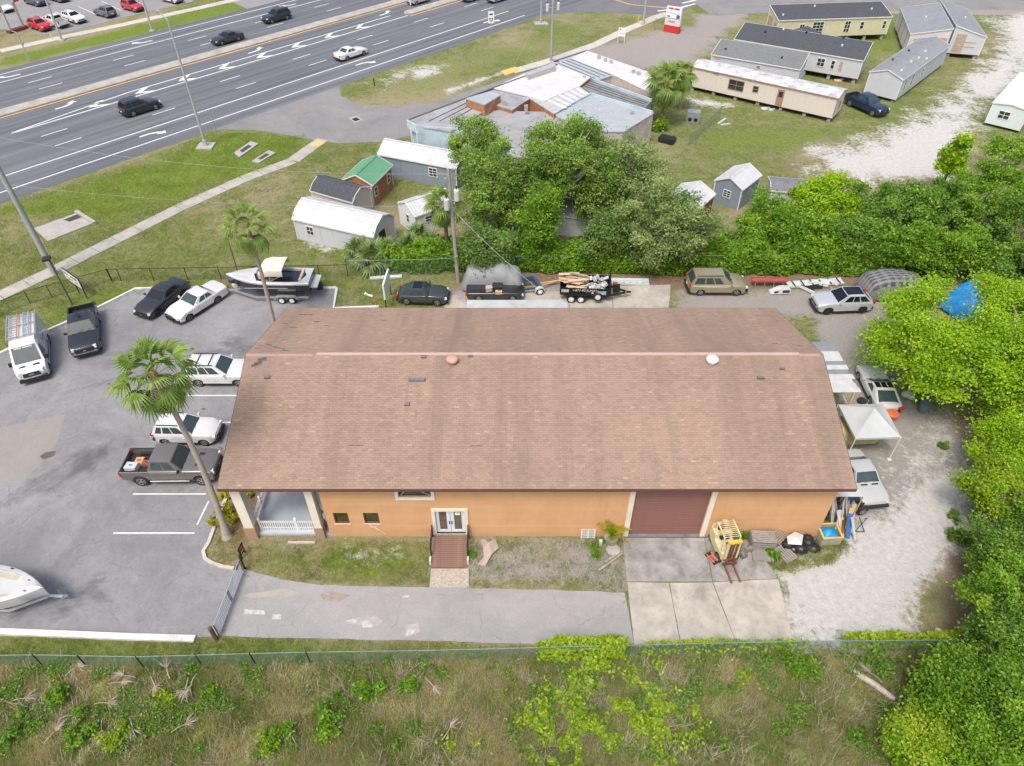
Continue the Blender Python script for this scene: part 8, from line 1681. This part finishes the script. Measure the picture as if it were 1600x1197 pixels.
# ---- palms
def fan_frond(Lp, Rb, n=16, droop=.5, spread=2.35, seed=0, petr=.022):
    rs = np.random.default_rng(seed); V, F, A = [], [], []
    pet = [(0, 0, 0), (Lp * .5, 0, .05 * Lp), (Lp, 0, -.03 * Lp)]
    for i in range(2):
        a, b = np.array(pet[i]), np.array(pet[i + 1]); o = len(V); w_ = petr
        V += [a + (0, w_, 0), a - (0, w_, 0), b - (0, w_ * .7, 0), b + (0, w_ * .7, 0)]; F.append((o, o + 1, o + 2, o + 3)); A.append(.75)
        V += [a + (0, 0, w_), a - (0, 0, w_), b - (0, 0, w_ * .7), b + (0, 0, w_ * .7)]; F.append((o + 4, o + 5, o + 6, o + 7)); A.append(.75)
    c = np.array(pet[2])
    for k in range(n):
        t = -spread + 2 * spread * (k + .5) / n; dt = spread / n * 1.05; r = Rb * (1 - .18 * abs(t) / spread) * rs.uniform(.9, 1.08); tone = rs.random() * .6 + .2
        def pt(tt, rr, dz=0): return c + np.array([rr * math.cos(tt), rr * math.sin(tt), -droop * (rr / Rb) ** 2 * .55 * Rb + dz - .10 * Rb * (abs(tt) / spread) ** 2])
        o = len(V); V += [c, pt(t - dt, r * .55, 0), pt(t, r * .55, .05 * Rb), pt(t + dt, r * .55, 0)]; F += [(o, o + 1, o + 2, o + 2), (o, o + 2, o + 3, o + 3)]; A += [tone, tone * .8]
        tip = pt(t + rs.uniform(-.05, .05), r, -.22 * droop * Rb); o2 = len(V); V += [pt(t - dt * .9, r * .55), pt(t, r * .55, .05 * Rb), tip, pt(t + dt * .9, r * .55)]; F += [(o2, o2 + 1, o2 + 2, o2 + 2), (o2 + 1, o2 + 3, o2 + 2, o2 + 2)]; A += [min(1, tone + .2), tone]
    me = bpy.data.meshes.new('frond'); me.from_pydata([tuple(v) for v in V], [], [f if f[2] != f[3] else f[:3] for f in F]); a = me.attributes.new('rnd', 'FLOAT', 'FACE'); a.data.foreach_set('value', A); return me
def fronds_of(mat_, Lp, Rb, droops, seed, spread=2.3, n=16):
    out = []
    for i, d in enumerate(droops): me = fan_frond(Lp, Rb, n, d, spread, seed + i); me.materials.append(mat_); out.append(me)
    return out
FR_A = fronds_of(LF_PALM, 1.25, .95, (.4, .8, 1.25, 1.7), 1, 1.9, 16); FR_D = fronds_of(LF_DEAD, .5, .8, (1.4,), 9, 1.5, 10)
FR_S = fronds_of(LF_PALM, .95, .80, (.6, 1.0, 1.4), 20, 2.2, 14); FR_P = fronds_of(leafmat('leaf_palmetto', (.09, .15, .04), (.19, .28, .09), (.33, .42, .17), .35), .55, .62, (.4, .8, 1.2), 30, 2.2, 12)
def palm(name, label, base, top, nf, frs, rt0, rt1, seed, group=None, dead=4, bend=(0, 0), el=(75, -55), scale=1.0, trunkm=None, cat='palm tree'):
    rs = np.random.default_rng(seed); t = T(name, label, cat, (base.x, base.y, 0), 0, group); tp_ = Vector(top) - Vector((base.x, base.y, 0))
    pts = [Vector((0, 0, -.1)).lerp(tp_, k / 8) + Vector((bend[0], bend[1], 0)) * math.sin(math.pi * k / 8) for k in range(9)]; rr = [rt0 * 1.5 if k == 0 else rt0 + (rt1 - rt0) * k / 8 for k in range(9)]; rr[-1] = rt1 * 1.25
    MB().tube(pts, rr, 12).obj('trunk', trunkm or M('palm_trunk', (.36, .315, .265), .95, 0, .12, 3, .35, .15), t, smooth=50)
    MB().tube([tp_ - Vector((0, 0, .9)), tp_ - Vector((0, 0, .3)), tp_ + Vector((0, 0, .2))], [rt1 * 1.2, rt1 * 2.0, rt1 * 1.3], 10).obj('boot_skirt', M('palm_boots', (.26, .15, .08), .95, 0, .35, 6, .5), t, smooth=40)
    for k in range(nf):
        f = k / (nf - 1); e = R(el[0] + (el[1] - el[0]) * f ** .85 + rs.uniform(-9, 9)); az = k * 2.39996 + rs.uniform(-.2, .2); me = frs[min(len(frs) - 1, int(f * len(frs)))]
        o = link('frond', me, t, tp_ + Vector((0, 0, .15 - .45 * f))); o.rotation_euler = (rs.uniform(-.35, .35), -e, az); s = scale * rs.uniform(.85, 1.12) * (.8 if f < .12 else 1); o.scale = (s, s, s)
    for k in range(dead): o = link('dead_frond', FR_D[0], t, tp_ + Vector((0, 0, -.5))); o.rotation_euler = (0, R(rs.uniform(60, 80)), rs.uniform(0, 6.28))
    return t
b0 = G(355, 838); palm('fan_palm', 'tall fan palm with a pale leaning trunk in front of the grey pickup', b0, G(240, 585, 12.2), 33, FR_A, .19, .12, 1, 'tall fan palms', 3, (.25, .1))
MB().tube([(0, 0, -.1), (0, 0, .35)], [.36, .22], 14).obj('root_flare', M('palm_trunk'), [o for o in bpy.data.objects if o.name == 'fan_palm'][0])
b1 = G(432, 522); hz = at_h((432, 522), 0, 352); palm('fan_palm', 'tall fan palm rising behind the rear left roof corner', b1, (G(384, 356, hz).x, b1.y, hz), 28, FR_A, .17, .11, 2, 'tall fan palms', 4, (.1, 0), scale=.92)
for i, (bp, tpx, sc, lab) in enumerate((((1033, 196), (1042, 128), 1.6, 'dense cabbage palm in front of the motel right corner'), ((1063, 172), (1068, 116), 1.15, 'smaller cabbage palm behind the dense one by the beige mobile home'), ((700, 405), (694, 318), 1.15, 'shaggy cabbage palm behind the transformer pole'))):
    p = G(*bp); h = at_h(bp, 0, tpx[1]); q = G(*tpx, h); palm('cabbage_palm', lab, p, (q.x, p.y, h), 34, FR_S, .17, .15, 10 + i, 'cabbage palms', 7, (0, 0), (80, -75), sc, M('cabbage_trunk', (.23, .15, .10), .95, 0, .25, 4, .4))
GPT = 'palmettos along the rear fence'
for i, (u, v, s, lab) in enumerate(((560, 405, 1.5, 'palmetto clump at the left end of the hedge'), (583, 418, 1.6, 'palmetto clump nearest the fence end post'), (606, 408, 1.5, 'palmetto clump in front of the open shed doorway'), (575, 388, 1.3, 'palmetto clump against the large pale shed wall'), (655, 385, 1.6, 'palmetto clump left of the shaggy cabbage palm'), (672, 398, 1.4, 'palmetto clump below the shaggy cabbage palm'), (640, 400, 1.3, 'palmetto clump between the pale shed and the hedge'))):
    p = G(u, v); palm('palmetto', lab, p, (p.x, p.y, .9), 20, FR_P, .12, .1, 40 + i, GPT, 1, (0, 0), (85, -25), s, cat='shrub')
# dead fronds on the field
def dry_frond(seed):
    rs = np.random.default_rng(seed); V, F, A = [], [], []; cv = rs.uniform(-.25, .25)
    st = lambda t: np.array([.75 * t, cv * t * t, .05 + .06 * math.sin(3 * t)])
    for k in range(4): a, b = st(k / 4), st((k + 1) / 4); o = len(V); V += [a + (0, .022, 0), a - (0, .022, 0), b - (0, .018, 0), b + (0, .018, 0)]; F.append((o, o + 1, o + 2, o + 3)); A.append(.95)
    for k in range(22):
        t = rs.normal() * .55 + cv; L = rs.uniform(.25, .95); p = st(1) + np.array([0, 0, rs.uniform(0, .05)]); e = p + np.array([L * math.cos(t), L * math.sin(t), rs.uniform(-.06, .12)]); q = np.array([-math.sin(t), math.cos(t), 0]) * .02
        m_ = (p + e) / 2 + np.array([0, 0, rs.uniform(0, .06)]); o = len(V); V += [p - q * .4, m_ - q, e, m_ + q, p + q * .4]; F += [(o, o + 1, o + 3, o + 4), (o + 1, o + 2, o + 3, o + 3)]; A += [rs.random()] * 2
    me = bpy.data.meshes.new('blade'); me.from_pydata([tuple(v) for v in V], [], [f if f[2] != f[3] else f[:3] for f in F]); me.attributes.new('rnd', 'FLOAT', 'FACE').data.foreach_set('value', A); me.materials.append(LF_DEAD); return me
DF = [dry_frond(s) for s in (1, 2, 3, 4)]
GF = 'fallen palm fronds'
for i, (u, v, rz, lab) in enumerate(((238, 1060, -.9, 'reddish dry frond leaning at the second black fence post'), (268, 1064, 2.3, 'grey dry frond on top of the frond pile below the fence'), (296, 1062, -1.2, 'tan dry frond at the right of the frond pile'), (310, 1056, -2.0, 'dry frond under the third black fence post'), (172, 1072, .1, 'short pale frond left of the frond pile'), (150, 1104, .25, 'long pale frond stem pointing at the pile'), (95, 1128, .6, 'pale grey frond below the grassy weed clump'), (164, 1125, -1.5, 'upright grey frond between the two rounded weeds'), (72, 1165, 1.1, 'grey frond near the lower left corner'), (270, 1148, .75, 'long grey frond right of the yellowish weed'), (455, 1125, -1.1, 'tan frond standing in the bright weeds'), (690, 1160, .7, 'pale fan frond with a long stalk at the bottom centre'), (665, 1062, -.8, 'thin grey frond near the creeper edge'), (205, 1125, -.8, 'curved pale frond above the yellowish weed'), (105, 1060, 1.1, 'brown frond below the first black fence post'), (1375, 1070, 2.0, 'grey frond among the debris left of the corner trees'), (215, 1062, 3.0, 'broad tan frond at the left of the pile'), (20, 1100, .4, 'pale stalk frond at the left edge of the field'))):
    p = G(u, v); t = T('dead_palm_frond', lab, 'palm frond', (p.x, p.y, .2), rz, GF); o = link('blade', DF[i % 4], t); o.scale = (.85, .85, 1)
p = G(1365, 1072); tag(MB().tube([(-.8, .7, .1), (0, 0, .16), (.7, -.7, .12)], [.14, .16, .13], 8).obj('log', M('log_pale', (.42, .37, .33), .95, 0, .25, 5, .4), None, p), 'pale fallen log on the field left of the lower right thicket', 'log')
for i, (u, v, mt) in enumerate(((1418, 1016, M('debris_pink', (.45, .24, .2), .9)), (1440, 1014, GEL), (1448, 1020, CONC), (1478, 1012, CONC), (1405, 1017, CONC), (1472, 996, GEL))):
    p = G(u, v); t = tag(MB().dome((0, 0, 0), (.28, .2, .14), 6, 2).obj('rubble', mt, None, (p.x, p.y + .3, 0), i), ('pinkish rubble lump behind the fence near the corner', 'white rubble lump right of the pinkish one', 'grey rubble lump below the white one', 'grey rubble lump at the fence corner post', 'grey rubble lump left of the pinkish one', 'white rubble lump on the dirt near the fence corner')[i], 'rubble', 'rubble by the fence corner')
# potted palm: pinnate leaves
def pinnate(L, n, seed):
    rs = np.random.default_rng(seed); V, F, A = [], [], []
    sp = lambda t: np.array([L * t * (1 - .15 * t), 0, L * (.55 * t - .75 * t * t)])
    for k in range(n):
        t = .12 + .88 * k / n; p = sp(t); ll = .34 * L * (1 - .5 * t) * (.4 + t if t < .4 else 1)
        for s in (-1, 1): o = len(V); V += [p, p + (.05, s * .02, 0), p + (ll * .6, s * ll * .8, -.12 * ll), p + (-.03, 0, .0)]; F.append((o, o + 1, o + 2, o + 3)); A.append(rs.random())
    for k in range(6): a, b = sp(k / 6), sp((k + 1) / 6); o = len(V); V += [a + (0, .012, 0), a - (0, .012, 0), b - (0, .012, 0), b + (0, .012, 0)]; F.append((o, o + 1, o + 2, o + 3)); A.append(.9)
    return npmesh('leaf', np.array(V), np.array(F), LF_YSH if seed % 2 else LF_VINE, {'rnd': ('FACE', np.array(A))})
p = G(954, 848); t = T('potted_palm', 'small yellow green palm growing in the big grey pot', 'palm', (p.x, p.y, .54)); pm = [pinnate(1.35, 20, s) for s in (1, 2, 3)]
for k in range(11): o = link('leaf', pm[k % 3], t, (0, 0, .05)); o.rotation_euler = (rnd.uniform(-.3, .3), R(-rnd.uniform(25, 80)), k * 2.4)
MB().tube([(0, 0, 0), (0, 0, .25)], [.09, .06], 8).obj('stem', BARK, t)
print('objects', len(bpy.data.objects))
